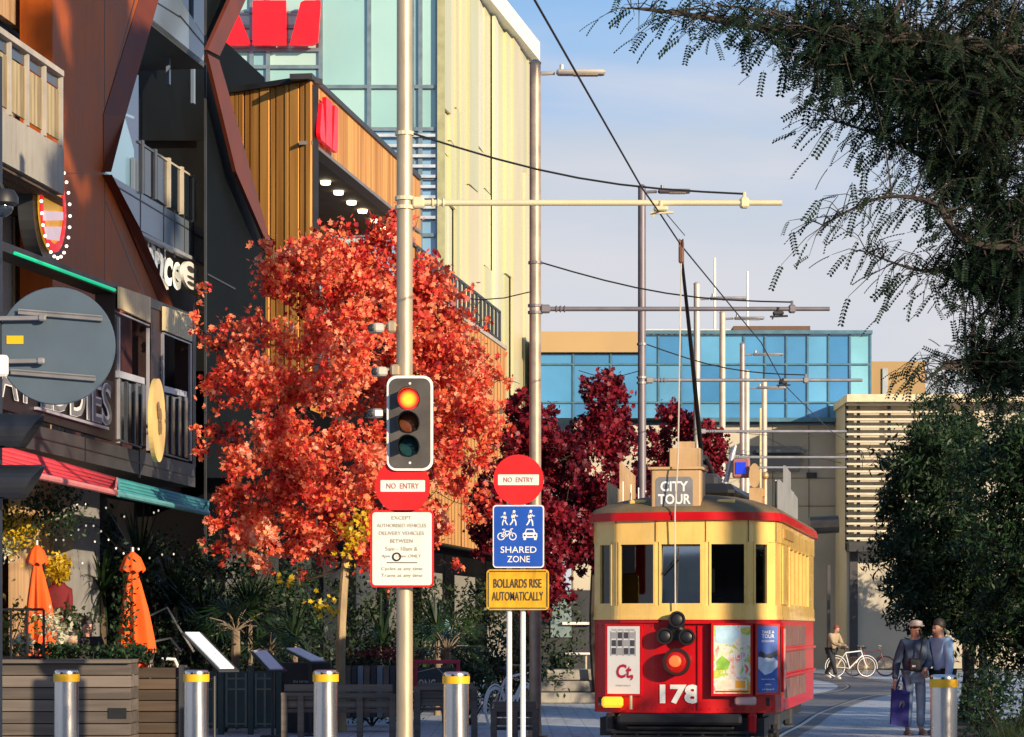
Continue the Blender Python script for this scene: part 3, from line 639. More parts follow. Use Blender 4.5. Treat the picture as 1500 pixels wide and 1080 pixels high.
# ---------- civic building closing the street: glass box on concrete with a louvred wing
r = thing('civic_building', 'blue glass box over pale concrete closing the far end of the street', 'building', (8, 108, 0))
YC = 108.0
def cx(px): return (px - 750) / FP * YC
def cz(py): return 1.6 + (920 - py) / FP * YC
mb = MB(); mb.box(((cx(780) + cx(1275)) / 2, YC + 6, (cz(487) + cz(617)) / 2), (cx(1275) - cx(780) - .2, 11.6, cz(487) - cz(617) - .2)); obj('core_wall', mb, mat('dim_glass_core', (.04, .1, .13), .5), r)
FG = [glass_facade('far_blue_glass_%d' % k, c, .10, .30, .6, .1) for k, c in enumerate(((.075, .27, .52), (.055, .22, .46), (.11, .34, .57), (.20, .48, .60)))]
vx = [786, 840, 895, 945, 965, 998, 1025, 1057, 1090, 1121, 1152, 1183, 1214, 1245, 1275]; vy = [489, 534, 590, 614]
rr_ = random.Random(2)
for i in range(len(vx) - 1):
    for j in range(3):
        z1 = cz(vy[j]); 
        if vx[i] < 945 and j == 0: z1 = cz(518)
        mb = MB(); mb.prism([(cx(vx[i]) + .04, YC, cz(vy[j + 1]) + .04), (cx(vx[i + 1]) - .04, YC, cz(vy[j + 1]) + .04), (cx(vx[i + 1]) - .04, YC, z1 - .04), (cx(vx[i]) + .04, YC, z1 - .04)], (0, .06, 0))
        m = FG[rr_.choice([0, 0, 1, 2])]
        if vx[i] >= 1245: m = FG[3]
        obj('glass_pane', mb, m, r)
mb = MB()
for a in vx: mb.box((cx(a), YC - .02, (cz(489) + cz(614)) / 2 if a >= 945 else (cz(518) + cz(614)) / 2), (.07, .1, (cz(489) - cz(614)) if a >= 945 else (cz(518) - cz(614))))
for q in (534, 590): mb.box(((cx(786) + cx(1275)) / 2, YC - .035, cz(q)), (cx(1275) - cx(786), .1, .06))
mb.box(((cx(945) + cx(1277)) / 2, YC - .1, cz(487.5)), (cx(1277) - cx(945), .3, .14)); mb.box(((cx(1025) + cx(1275)) / 2, YC - .1, cz(615.5)), (cx(1275) - cx(1025), .3, .16))
obj('mullions', mb, mat('dark_mullion', (.07, .17, .24), .4, .3), r)
mb = MB(); mb.box(((cx(780) + cx(945)) / 2, YC + .1, (cz(487) + cz(517)) / 2), (cx(945) - cx(780), .8, cz(487) - cz(517))); obj('tan_fascia', mb, mat('tan_fascia', (.40, .27, .13), .7, 0, .08, .4), r)
mb = MB(); mb.box(((cx(840) + cx(1244)) / 2, YC + 2, cz(617) / 2 - .1), (cx(1244) - cx(840), 3.4, cz(617) - .1)); cw = obj('concrete_wall', mb, M_['conc_warm'], r)
mb = MB()
for px in (1133, 1186): mb.box((cx(px), YC + .29, cz(617) / 2), (.03, .02, cz(617) - .3))
for py in (700, 741): mb.box(((cx(1040) + cx(1240)) / 2, YC + .29, cz(py)), (cx(1240) - cx(1040), .02, .03))
obj('panel_joint', mb, mat('joint_grey', (.2, .17, .12), .9), cw)
mb = MB(); mb.box((cx(1190), YC + .25, cz(696)), (.4, .1, .22)); mb.box((cx(1060), YC + .2, cz(680)), (1.6, .2, .5)); obj('wall_vent', mb, M_['dark'], r)
mb = MB(); mb.box((cx(1135), YC + .2, cz(672)), (2.0, .3, 1.0)); mb.box((cx(1142), YC - .3, cz(663)), (2.0, 1.2, .12)); obj('high_window', mb, M_['glass_dark'], r)
mb = MB(); mb.box((cx(1020), YC + 5, cz(478)), (cx(1068) - cx(912), 3, cz(468) - cz(488)))
for k in range(12): mb.box((cx(955 + k * 9), YC + 3.4, cz(477)), (.08, .1, .4))
obj('roof_plant', mb, mat('white_roof_plant', (.62, .58, .46), .7, 0, .1), r)
mb = MB(); mb.box((cx(1136), YC + 3, cz(480)), (cx(1193) - cx(1079), 3, cz(472) - cz(489))); obj('lift_housing', mb, mat('brown_housing', (.13, .07, .045), .7), r)
mb = MB(); mb.box((cx(1325), YC + 8, cz(517) / 2), (cx(1376) - cx(1276), 9, cz(517))); tw = obj('tan_tower', mb, mat('tan_cladding', (.36, .24, .11), .75, 0, .08, .3), r)
for px in (1289, 1314): mb = MB(); mb.box((cx(px), YC + 3.46, cz(553)), (.22, .1, cz(527) - cz(578))); obj('slit_window', mb, mat('pale_slit', (.38, .42, .44), .3), tw)
# louvred wing
YL = 104.0
def lx(px): return (px - 750) / FP * YL
def lz(py): return 1.6 + (920 - py) / FP * YL
mb = MB(); mb.box(((lx(1242) + lx(1560)) / 2, YL + 2.2, lz(588) / 2), (lx(1560) - lx(1242), 3.6, lz(588) - .1)); obj('wing_wall', mb, M_['conc_warm'], r)
mb = MB(); mb.box(((lx(1238) + lx(1562)) / 2, YL + 1.6, lz(585)), (lx(1562) - lx(1238), 4.4, .28)); obj('wing_parapet', mb, mat('pale_parapet', (.62, .54, .36), .7), r)
for k in range(20):
    py = 593 + k * 10.9; mb = MB(); mb.box(((lx(1240) + lx(1440)) / 2, YL - .05, lz(py)), (lx(1440) - lx(1240), .22, .075)); obj('louvre_blade', mb, mat('louvre_cream', (.60, .54, .41), .6) if k == 0 else bpy.data.materials['louvre_cream'], r)
mb = MB()
for px in (1241, 1258, 1303, 1350): mb.box((lx(px), YL + .12, (lz(590) + lz(806)) / 2), (.12, .1, lz(590) - lz(806)))
obj('louvre_post', mb, M_['black'], r)
mb = MB(); mb.box(((lx(1240) + lx(1330)) / 2, YL - .3, lz(802)), (lx(1330) - lx(1240), 1.0, .35)); obj('entrance_canopy', mb, M_['dark'], r)
mb = MB(); mb.box((lx(1252), YL + .32, 2.4), (.3, .16, 4.8)); mb.box((lx(1215), YL + .3, 2.0), (.12, .2, 4.0)); obj('dark_reveal', mb, mat('reveal_grey', (.06, .06, .065), .8), r)
# dark round-ended awning by the far wall
s = one('rolled_awning', MB().tube([P(1186, 770, 100), P(1228, 768, 100)], .32, 14), M_['black'], 'dark rolled awning sticking out behind the tram roof', 'awning')
for px, ytop, yb in ((1047, 378, 470), (1095, 398, 470)):
    p = P(px, ytop, 125); one('flagpole', MB().tube([(p.x, 125, 9), p], [.09, .05], 8), M_['white'], 'taller thin white flagpole on the far roof' if px == 1047 else 'shorter thin white flagpole on the far roof', 'flagpole', 'white flagpoles on the far roof')

# ---------- unseen blocks added behind the camera to darken reflections and fill light
for (xc, yc, wx, h_, m, lab) in ((-22, -36, 40, 19, M_['conc'], 'unseen grey concrete block added behind the camera to darken reflections'), (14, -42, 26, 13, M_['brownwood'], 'unseen brown clad block added behind the camera to darken reflections')):
    r = thing('reflection_block', lab, 'building', (xc, yc, 0)); mb = MB(); mb.box((xc, yc - 5, h_ / 2), (wx, 10, h_)); obj('wall', mb, m, r)
    for i in range(int(wx / 4)):
        for j in range(int(h_ / 3.6)): mb = MB(); mb.box((xc - wx / 2 + 2 + i * 4, yc + .03, 2.2 + j * 3.6), (2.2, .1, 1.9)); obj('window', mb, M_['glass_dark'], r)
# ---------------------------------------------------------------- tram (local frame: x to the viewer's right, y away, z up)
TL = Vector((2.04, 33.0, 0)); TR = -.172
tram = thing('tram', 'red and cream vintage tram numbered 178 showing city tour', 'tram', TL, None, TR)
TM = Matrix.Rotation(TR, 3, 'Z')
def tw(p): return TM.inverted() @ (Vector(p) - TL)      # world to tram frame
def tobj(name, mb, m, parent=None, smooth=False, label=None): return obj(name, mb, m, parent or tram, smooth, True, label)
HO = [(-1.15, .78), (-1.11, .40), (-.80, .11), (-.30, 0), (.30, 0), (.80, .11), (1.11, .40), (1.15, .78)]
LEN = 8.0
OUT = [(-1.15, LEN - .78), (-1.15, .78)][1:] + HO[1:-1] + [(1.15, .78), (1.15, LEN - .78), (1.11, LEN - .4), (.8, LEN - .11), (.3, LEN), (-.3, LEN), (-.8, LEN - .11), (-1.11, LEN - .4), (-1.15, LEN - .78)]
def scaled(k, out=OUT, dy=None):
    cy = LEN / 2; dy = k if dy is None else dy
    return [(x * (1 + k / 1.15), cy + (y - cy) * (1 + dy / cy)) for x, y in out]
def ring(mb, o, z0, z1, th=.05, zf=None):
    i = scaled(-th, o); n = len(o)
    for a in range(n):
        b = (a + 1) % n
        A0, B0, A1, B1 = (*o[a], z0), (*o[b], z0), (*o[a], z1), (*o[b], z1); C0, D0, C1, D1 = (*i[a], z0), (*i[b], z0), (*i[a], z1), (*i[b], z1)
        mb.quad(A0, B0, B1, A1); mb.quad(D0, C0, C1, D1); mb.quad(A1, B1, D1, C1); mb.quad(B0, A0, C0, D0)
    return mb
def dense(o, k=5):
    # round the corners of the outline
    n = len(o); r = []
    for a in range(n):
        p = Vector(o[a - 1]); c = Vector(o[a]); q = Vector(o[(a + 1) % n])
        d1 = (p - c); d2 = (q - c); e1 = c + d1.normalized() * min(.07, d1.length * .4); e2 = c + d2.normalized() * min(.07, d2.length * .4)
        for t in (0, .33, .67, 1): r.append(tuple((1 - t) ** 2 * e1 + 2 * t * (1 - t) * c + t * t * e2))
    return r
DO = dense(OUT)
tobj('dash_panel', ring(MB(), DO, .57, 1.70, .05), M_['red'], smooth=True)
mb = ring(MB(), scaled(.02, DO), 1.70, 1.735, .08); ring(mb, scaled(.012, DO), 1.735, 1.87, .07); tobj('belt_rail', mb, M_['cream'], smooth=True)
tobj('letter_board', ring(MB(), scaled(.012, DO), 2.64, 2.90, .07), M_['cream'], smooth=True)
tobj('gutter', ring(ring(MB(), scaled(.06, DO), 2.90, 2.96, .12), scaled(.045, DO), 2.96, 3.0, .1), M_['red'], smooth=True)
# window pillars, frames and panes facet by facet
M_['glassrefl'] = glass_clear('mirror_bright_glass', (.45, .47, .48), 1.6)
def facet(p, q, holes, z0=1.87, z1=2.64, th=.06, gm=None, tilt=0.0):
    p = Vector((*p, 0)); q = Vector((*q, 0)); d = q - p; Ln = d.length; d.normalize(); n = Vector((d.y, -d.x, 0))
    edges = [0] + [e for h in holes for e in h] + [1]
    for k in range(0, len(edges), 2):
        a, b = edges[k] * Ln, edges[k + 1] * Ln
        if b - a < .004: continue
        mb = MB(); mb.prism([p + d * a + Vector((0, 0, z0)), p + d * b + Vector((0, 0, z0)), p + d * b + Vector((0, 0, z1)), p + d * a + Vector((0, 0, z1))], -n * th)
        tobj('window_pillar', mb, M_['cream'])
    for h in holes:
        a, b = h[0] * Ln, h[1] * Ln; f = MB(); t_ = .028
        def fr(x0, x1, y0, y1): f.prism([p + d * x0 + n * .012 + Vector((0, 0, y0)), p + d * x1 + n * .012 + Vector((0, 0, y0)), p + d * x1 + n * .012 + Vector((0, 0, y1)), p + d * x0 + n * .012 + Vector((0, 0, y1))], -n * .05)
        fr(a, a + t_, z0, z1); fr(b - t_, b, z0, z1); fr(a + t_, b - t_, z0, z0 + t_); fr(a + t_, b - t_, z1 - t_, z1)
        fo = tobj('window_frame', f, M_['cream'])
        g = MB(); g.prism([p + d * (a + .02) - n * .02 + Vector((0, 0, z0 + .02)), p + d * (b - .02) - n * .02 + Vector((0, 0, z0 + .02)), p + d * (b - .02) - n * .02 + Vector((0, 0, z1 - .02)), p + d * (a + .02) - n * .02 + Vector((0, 0, z1 - .02))], -n * .008)
        g.v = [tuple(Vector(v) - n * (tilt * (v[2] - z0))) for v in g.v]; o = obj('pane', g, gm or M_['glasspane'], fo, local=True)
fs_ = HO
facet(fs_[1], fs_[2], [(.22, .80)]); facet(fs_[2], fs_[3], [(.06, .99)]); facet(fs_[3], fs_[4], [(.06, .94)], gm=M_['glassrefl'], tilt=.10); facet(fs_[4], fs_[5], [(.08, .97)]); facet(fs_[5], fs_[6], [(.20, .74)])
facet(fs_[0], fs_[1], []); facet(fs_[6], fs_[7], [])
sd_h = [(.22, .33), (.34, .45), (.46, .57), (.58, .69), (.70, .81)]
facet((1.15, .78), (1.15, LEN - .78), sd_h); facet((-1.15, LEN - .78), (-1.15, .78), [(1 - b, 1 - a) for a, b in reversed(sd_h)])
for a, b in ((8, 9), (9, 10), (10, 11), (11, 12), (12, 13)): facet(OUT[a], OUT[b], [])
# near door panel and step on the right flank, side rails
mb = MB(); mb.box((1.165, 1.30, 2.25), (.02, .92, .72)); tobj('side_door_panel', mb, M_['cream'])
mb = MB(); mb.box((1.172, 1.9, 2.77), (.02, 1.6, .12)); tobj('name_board', mb, mat('board_brown', (.34, .2, .05), .5), label=None)
M_['maroon'] = mat('grey_maroon_panel', (.20, .11, .10), .5, 0, .2, 4)
for k in range(3):
    z = 1.50 - k * .33
    for y in (1.7, 3.1, 4.5): mb = MB(); mb.box((1.158, y, z), (.03, 1.2, .25)); tobj('side_panel', mb, M_['maroon'])
for z in (1.33, 1.00): mb = MB(); mb.box((1.175, 4, z), (.03, 6.2, .035)); tobj('side_rail', mb, M_['red'])
# cab interior
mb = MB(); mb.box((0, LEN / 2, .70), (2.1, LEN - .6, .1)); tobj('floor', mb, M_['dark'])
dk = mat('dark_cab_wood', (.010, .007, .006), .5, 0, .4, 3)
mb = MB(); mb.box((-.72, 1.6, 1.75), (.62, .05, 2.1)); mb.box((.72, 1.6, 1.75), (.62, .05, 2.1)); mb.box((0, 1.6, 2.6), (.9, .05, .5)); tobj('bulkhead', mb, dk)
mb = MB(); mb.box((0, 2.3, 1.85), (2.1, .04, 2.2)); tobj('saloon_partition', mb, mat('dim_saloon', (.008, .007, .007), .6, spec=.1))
mb = MB(); mb.tube([(-.28, .55, .75), (-.28, .55, 1.75)], .09, 12); mb.box((-.28, .55, 1.82), (.34, .26, .14)); mb.tube([(-.28, .55, 1.89), (-.28, .42, 1.93)], .02, 6); tobj('controller', mb, M_['dark'])
mb = MB(); mb.tube([(.3, .5, .75), (.3, .5, 1.95)], .02, 8); mb.tube([(.12, .5, 1.95), (.48, .5, 1.95)], .02, 6); tobj('brake_handle', mb, mat('brass', (.5, .33, .1), .3, .9))
mb = MB(); mb.box((.05, .12, 2.30), (.02, .02, .6)); mb.tube([(-.22, -.02, 2.25), (-.05, -.03, 2.45)], .012, 6); tobj('wiper', mb, M_['black'])
# roof
mb = MB(); lv = [(.045, 3.0), (.0, 3.05), (-.12, 3.105), (-.32, 3.17), (-.55, 3.22), (-.8, 3.25), (-1.0, 3.26)]; n = len(DO); vs = []
for k, z in lv: vs += [(x, y, z) for x, y in scaled(k, DO)]
fs = [(r_ * n + a, r_ * n + (a + 1) % n, r_ * n + n + (a + 1) % n, r_ * n + n + a) for r_ in range(len(lv) - 1) for a in range(n)] + [tuple((len(lv) - 1) * n + a for a in range(n))]
mb.add(vs, fs); tobj('roof', mb, M_['roof'], smooth=True)
mb = MB(); mb.rbox((.0, 4.2, 3.33), (1.0, 5.2, .20), .08); tobj('roof_walkway', mb, M_['black'])
# destination box
mb = MB(); mb.rbox((-.07, .36, 3.24), (.60, .60, .56), .015); db = tobj('destination_box', mb, M_['cream2'])
mb = MB(); mb.box((-.07, .36, 3.535), (.66, .66, .03)); obj('lid', mb, M_['cream2'], db, local=True)
mb = MB(); mb.rbox((.02, .42, 3.67), (.38, .34, .24), .01); mb.rbox((.03, .44, 3.83), (.20, .22, .09), .008); obj('upper_box', mb, M_['cream2'], db, local=True)
mb = MB(); pts = []
for cx_, cz_, a0 in ((.17, .14, 0), (-.17, .14, 90), (-.17, -.14, 180), (.17, -.14, 270)):
    for k in range(6): a = R(a0 + 18 * k); pts.append((-.07 - .015 + cx_ + .055 * math.cos(a), .055, 3.235 + cz_ + .055 * math.sin(a)))
mb.prism(pts, (0, .02, 0)); pl = obj('destination_plate', mb, mat('plate_grey', (.20, .20, .21), .4, 0, .15, 6), db, local=True)
wl = mat('sign_letters_white', (.80, .80, .76), .5, 0, 0)
mb = MB(); mb.text('CITY', (-.085, .054, 3.315), (1, 0, 0), (0, 0, 1), .34, .125, .004, .03); obj('lettering', mb, wl, db, local=True)
mb = MB(); mb.text('TOUR', (-.085, .054, 3.160), (1, 0, 0), (0, 0, 1), .40, .125, .004, .03); obj('lettering', mb, wl, db, local=True)
for x, y in ((-.56, .36), (.52, .36)): mb = MB(); mb.rbox((x, y, 3.13), (.22, .2, .07), .02); tobj('roof_vent', mb, M_['cream'])
# stepped roof boards on both flanks
for sx, mm, hh in ((-1.04, M_['cream2'], 1), (1.0, mat('grey_roof_board', (.30, .31, .31), .5, 0, .15, 3), 1)):
    mb = MB(); prof = [(1.0, 3.05), (1.0, 3.42), (2.2, 3.37), (2.2, 3.74), (3.6, 3.64), (3.6, 3.05)] if sx < 0 else [(2.2, 3.05), (2.2, 3.50), (3.2, 3.48), (3.2, 3.74), (4.2, 3.70), (4.2, 3.48), (5.6, 3.42), (5.6, 3.05)]
    mb.prism([(sx, y, z) for y, z in prof], (.03, 0, 0)); bo = tobj('roof_board', mb, mm)
    for y in (1.3, 2.1, 2.9, 3.7, 4.5): mb = MB(); mb.tube([(sx * .97, y + 1.0, 3.05), (sx * .97, y + 1.0, 3.5)], .012, 5); obj('board_batten', mb, M_['galv_grey'], bo, local=True)
mb = MB(); mb.prism([(.76 + .07 * math.cos(a), 1.55, 3.52 + .155 * math.sin(a)) for a in [2 * math.pi * k / 20 for k in range(20)]], (0, .03, 0)); mb.box((.78, 1.55, 3.24), (.16, .14, .24)); tobj('oval_roof_board', mb, M_['cream2'])
mb = MB(); mb.tube([(.88, 1.6, 3.15), (.88, 1.6, 3.5)], .015, 6); mb.ell((.89, 1.6, 3.52), (.045, .045, .05)); mb.rbox((.86, 1.58, 3.3), (.07, .07, .1), .01); tobj('roof_lamp', mb, mat('brass_tan', (.5, .32, .14), .4, .3))
mb = MB(); mb.rbox((.58, 1.7, 3.62), (.22, .12, .24), .02); tl = tobj('roof_marker_box', mb, mat('pink_box', (.36, .14, .12), .5))
mb = MB(); mb.box((.58, 1.635, 3.62), (.13, .01, .15)); obj('screen', mb, mat('blue_screen', (.01, .03, .3), .3, 0, 0, emit=(.03, .07, .9), es=.5), tl, local=True)
mb = MB(); mb.tube([(.36, 1.8, 3.40), (.42, 1.8, 3.62), (.46, 1.8, 3.80), (.50, 1.8, 3.92)], [.035, .03, .035, .02], 8); tobj('pole_hook', mb, mat('hook_grey', (.42, .42, .46), .4, .4))
# trolley pole, wheel and rope
b0 = Vector((-.19, 4.3, 3.5)); tipw = P(998, 358, 32.9); tp = tw(tipw)
mb = MB(); mb.rbox((-.19, 4.3, 3.58), (.5, .7, .22), .05); mb.tube([(-.19, 4.3, 3.55), (-.19, 4.3, 3.95)], .07, 10)
for s in (-1, 1): mb.tube([(-.19 + .12 * s, 4.75, 3.7), (-.19 + .08 * s, 4.05, 3.92)], .03, 8)
tobj('trolley_base', mb, M_['dark'])
mb = MB(); mb.tube([(-.19, 4.3, 3.92), Vector((-.19, 4.3, 3.92)).lerp(tp, .55), tp - Vector((0, 0, .12))], [.034, .027, .018], 8); tobj('trolley_pole', mb, M_['black'])
mb = MB(); mb.rbox(tp - Vector((0, 0, .10)), (.06, .10, .26), .015); mb.lathe([(.02, -.03), (.07, -.025), (.05, 0), (.07, .025), (.02, .03)], tp, 14, Matrix.Rotation(R(90), 3, 'Y')); tobj('trolley_head', mb, mat('rust_brown', (.16, .07, .04), .6))
mb = MB(); e = Vector((-.06, -.06, 1.82)); m1 = tp.lerp(e, .5) - Vector((0, 0, .0)); mb.tube([tp - Vector((0, .02, .2)), Vector((-.03, -.04, 3.62)), Vector((-.06, -.10, 3.0)), e], .009, 5); tobj('trolley_rope', mb, mat('rope', (.55, .5, .42), .8))
# headlamp, round coupler lamps, number, indicators
def lamp(c, r, d, ring_m, lens_m, name):
    M = Matrix.Rotation(R(90), 3, 'X'); c = Vector(c)
    mb = MB(); mb.lathe([(r * .55, -d), (r * .9, -d * .6), (r, 0), (r * 1.04, .03), (r * .97, .045), (r * .80, .045), (r * .78, .02)], c, 24, M); lo = tobj(name, mb, ring_m, smooth=True)
    q = MB(); q.lathe([(r * .80, .018), (r * .6, .035), (r * .3, .045), (.001, .048)], c, 24, M); obj('lens', q, lens_m, lo, True, True)
    return lo
lamp((-.03, -.16, 1.19), .165, .17, mat('lamp_black', (.03, .012, .01), .35), mat('dark_red_lens', (.22, .006, .004), .12, 0, .2, 12, emit=(.6, .01, .005), es=.35), 'headlamp')
mb = MB(); mb.ell((-.045, -.215, 1.20), (.075, .02, .07)); tobj('lit_bulb', mb, mat('orange_bulb', (1, .1, .02), .4, 0, 0, emit=(1, .085, .02), es=1.25))
blk = mat('coupler_black', (.016, .015, .015), .4, .1, .3, 8)
for c in ((-.03, -.12, 1.70), (-.18, -.10, 1.50), (.085, -.10, 1.49)): lamp(c, .100, .10, blk, M_['black'], 'round_socket')
mb = MB(); mb.tube([(-.18, -.05, 1.5), (-.03, -.07, 1.62), (.085, -.05, 1.49)], .05, 8); mb.box((-.05, -.03, 1.55), (.2, .06, .2)); tobj('socket_bracket', mb, blk)
mb = MB(); mb.text('178', (-.01, -.006, .80), (1, 0, 0), (0, 0, 1), .49, .235, .006, .045)
tobj('fleet_number', mb, M_['white'])
mb = MB(); mb.rbox((-.83, -.02, .70), (.26, .10, .13), .03); tobj('indicator', mb, mat('amber_lamp', (.9, .36, .02), .3, 0, .1, 6, emit=(1, .33, .02), es=1.1))
mb = MB(); mb.rbox((.78, .02, .72), (.26, .08, .10), .02); tobj('reflector', mb, mat('pale_pink_plate', (.72, .42, .38), .4))
# dash mouldings, panel joints and rivet rows
jm = mat('panel_joint_brown', (.16, .085, .03), .7)  # dark brown of the seam strips at the facet corners
for x, y in HO[1:-1]:
    mb = MB(); mb.box((x * 1.013, y - .012, 2.77), (.008, .012, .25)); tobj('panel_joint', mb, jm)
rv = MB()
for (x0, y0), (x1, y1) in zip(HO[1:-2], HO[2:-1]):
    m_ = max(2, int(math.hypot(x1 - x0, y1 - y0) / .09))
    for k in range(m_):
        t = (k + .5) / m_
        for z in (.62, 1.63): rv.ell((x0 + (x1 - x0) * t, y0 + (y1 - y0) * t - .003, z), (.009, .007, .009), 6, 4)
tobj('rivet_rows', rv, M_['red'])
for z in (1.95, 2.3):
    mb = MB(); mb.tube([(.95, 1.0, z), (.95, 1.5, z)], .012, 6); tobj('cab_rail', mb, bpy.data.materials['brass'])
mb = MB(); mb.box((0, 1.63, 2.25), (.5, .02, .4)); tobj('saloon_window', mb, mat('dim_window_light', (.10, .085, .06), .3, emit=(.5, .4, .25), es=.06))
mb = MB(); mb.box((.22, -.012, 1.12), (.03, .02, 1.02)); tobj('dash_moulding', mb, M_['red'])
mb = MB(); mb.box((.25, -.03, 1.665), (.55, .05, .03)); mb.box((-.50, .03, 1.675), (.5, .04, .025), R(-12)); tobj('dash_lip', mb, M_['red'])
mb = MB(); mb.tube([(-.60, -.0, .62), (-.60, -.06, .62), (-.60, -.06, .78)], .02, 6); tobj('grab_hook', mb, M_['galv'])
# advertisement frames
def poster(cx_, cy_, cz_, w_, h_, ang, name, tilt=0.0):
    M = Matrix.Rotation(ang, 3, 'Z') @ Matrix.Rotation(tilt, 3, 'Y')
    ux = M @ Vector((1, 0, 0)); n = M @ Vector((0, -1, 0)); uz = M @ Vector((0, 0, 1)); c = Vector((cx_, cy_, cz_))
    mb = MB(); mb.box(c, (w_ + .06, .06, h_ + .06), M=M); fo = tobj('advert_frame', mb, M_['red'])
    def patch(x, z, ww, hh, m, nm='advert_picture', d=.032, pts=None):
        q = MB()
        P4 = pts or [(-ww / 2, -hh / 2), (ww / 2, -hh / 2), (ww / 2, hh / 2), (-ww / 2, hh / 2)]
        q.prism([c + ux * (x + a) + uz * (z + b) + n * d for a, b in P4], -n * .003); return obj(nm, q, m, fo, local=True)
    def txt(s_, x, z, ww, hh, m, d=.036, bold=.01, shear=0):
        q = MB(); q.text(s_, c + ux * x + uz * z + n * d, ux, uz, ww, hh, .001, bold, shear); return obj('lettering', q, m, fo, local=True)
    return patch, txt
pw = mat('poster_white', (.72, .71, .68), .5, 0, .04); pk = mat('print_dark', (.06, .06, .07), .5); pg = mat('print_grey', (.34, .34, .35), .5)
patch, txt = poster(-.70, .10, 1.21, .42, .82, R(-14), 'left')
patch(0, 0, .42, .82, pw, 'advert_sheet', .032)
patch(.0, .07, .31, .02, pg, d=.034)
for i in range(4):
    for j in range(3):
        patch(-.125 + i * .08, .30 - j * .095, .055, .075, pk if (i + j) % 3 else pg, d=.035)
for i in range(5): patch(-.165 + i * .08, .20, .014, .30, pg, d=.0345)
txt('Ct,', .02, -.15, .22, .20, mat('crimson_ink', (.45, .01, .04), .5), bold=.03, shear=.15)
txt('THE ARTS CENTRE', 0, .365, .30, .025, pg); txt('OPEN DAILY', 0, -.31, .2, .02, pg)
patch, txt = poster(.62, -.03, 1.22, .44, .82, R(9), 'middle')
pm = bpy.data.materials.new('colourful_print'); pm.use_nodes = True; nt = pm.node_tree; b = nt.nodes['Principled BSDF']; b.inputs['Roughness'].default_value = .4
c = N(nt, 'ShaderNodeTexCoord'); n1 = N(nt, 'ShaderNodeTexNoise'); n1.inputs['Scale'].default_value = 6.5; n1.inputs['Detail'].default_value = 5; n1.inputs['Distortion'].default_value = .8; rp_ = N(nt, 'ShaderNodeValToRGB'); e = rp_.color_ramp.elements
e[0].position, e[0].color = .30, (.8, .10, .04, 1); e[1].position, e[1].color = .72, (.85, .45, .03, 1)
for p_, q_ in ((.38, (.82, .38, .30, 1)), (.45, (.75, .72, .62, 1)), (.52, (.78, .70, .52, 1)), (.57, (.30, .52, .06, 1)), (.62, (.80, .62, .10, 1)), (.66, (.78, .2, .1, 1))): k = e.new(p_); k.color = q_
nt.links.new(c.outputs['Object'], n1.inputs['Vector']); nt.links.new(n1.outputs['Fac'], rp_.inputs[0]); nt.links.new(rp_.outputs[0], b.inputs['Base Color'])
patch(0, 0, .44, .82, pm, 'advert_sheet', .032)
patch(-.05, .29, .26, .20, mat('print_sky', (.42, .62, .74), .5, 0, .2, 8), d=.034, pts=[(-.15, -.08), (.05, -.12), (.15, .02), (.10, .11), (-.15, .11)])
patch(0, -.30, .36, .12, mat('print_cream', (.8, .66, .5), .5, 0, .2, 9), d=.034); patch(.10, -.30, .12, .09, mat('print_orange', (.85, .35, .02), .5), d=.035)
txt('HOLI', .08, .04, .20, .07, wl); txt('CAMP', .08, -.20, .20, .05, wl); txt('DAY', .08, -.05, .12, .05, wl); patch(-.1, -.05, .1, .12, mat('print_green', (.25, .5, .05), .5, 0, .3, 9), d=.034, pts=[(-.08, -.08), (.05, -.07), (.08, .02), (-.02, .1), (-.09, .03)])
patch(0, -.385, .40, .02, M_['signred'], d=.034)
patch, txt = poster(1.02, .20, 1.22, .27, .80, R(32), 'right')
pb = mat('print_blue', (.012, .10, .42), .45, 0, .25, 5); patch(0, 0, .27, .80, pb, 'advert_sheet', .032)
patch(0, -.06, .26, .2, mat('print_ice', (.55, .66, .76), .5, 0, .2, 9), d=.034, pts=[(-.13, -.05), (-.04, -.13), (.05, -.10), (.13, -.03), (.13, .04), (.04, .11), (-.05, .07), (-.13, .10)])
patch(0, .05, .26, .1, mat('print_navy', (.01, .02, .05), .5), d=.035, pts=[(-.13, .03), (-.09, .05), (-.02, .01), (.05, .03), (.13, .06), (.13, -.01), (.04, -.04), (-.06, -.02), (-.13, -.02)])
txt('TAKE A', 0, .33, .17, .035, wl); txt('TOUR', 0, .28, .17, .045, wl); txt('BOOK NOW', 0, .22, .17, .025, wl); txt('departures daily', 0, -.24, .19, .022, wl); txt('online', 0, -.30, .08, .02, wl); txt('on board', 0, -.36, .16, .022, wl)
mb = MB(); mb.box((1.19, .62, 1.22), (.03, .30, .80)); fo = tobj('advert_frame', mb, M_['red']); mb = MB(); mb.box((1.207, .62, 1.22), (.006, .25, .74)); obj('advert_sheet', mb, mat('pale_red_print', (.66, .30, .26), .5, 0, .3, 6), fo, local=True)
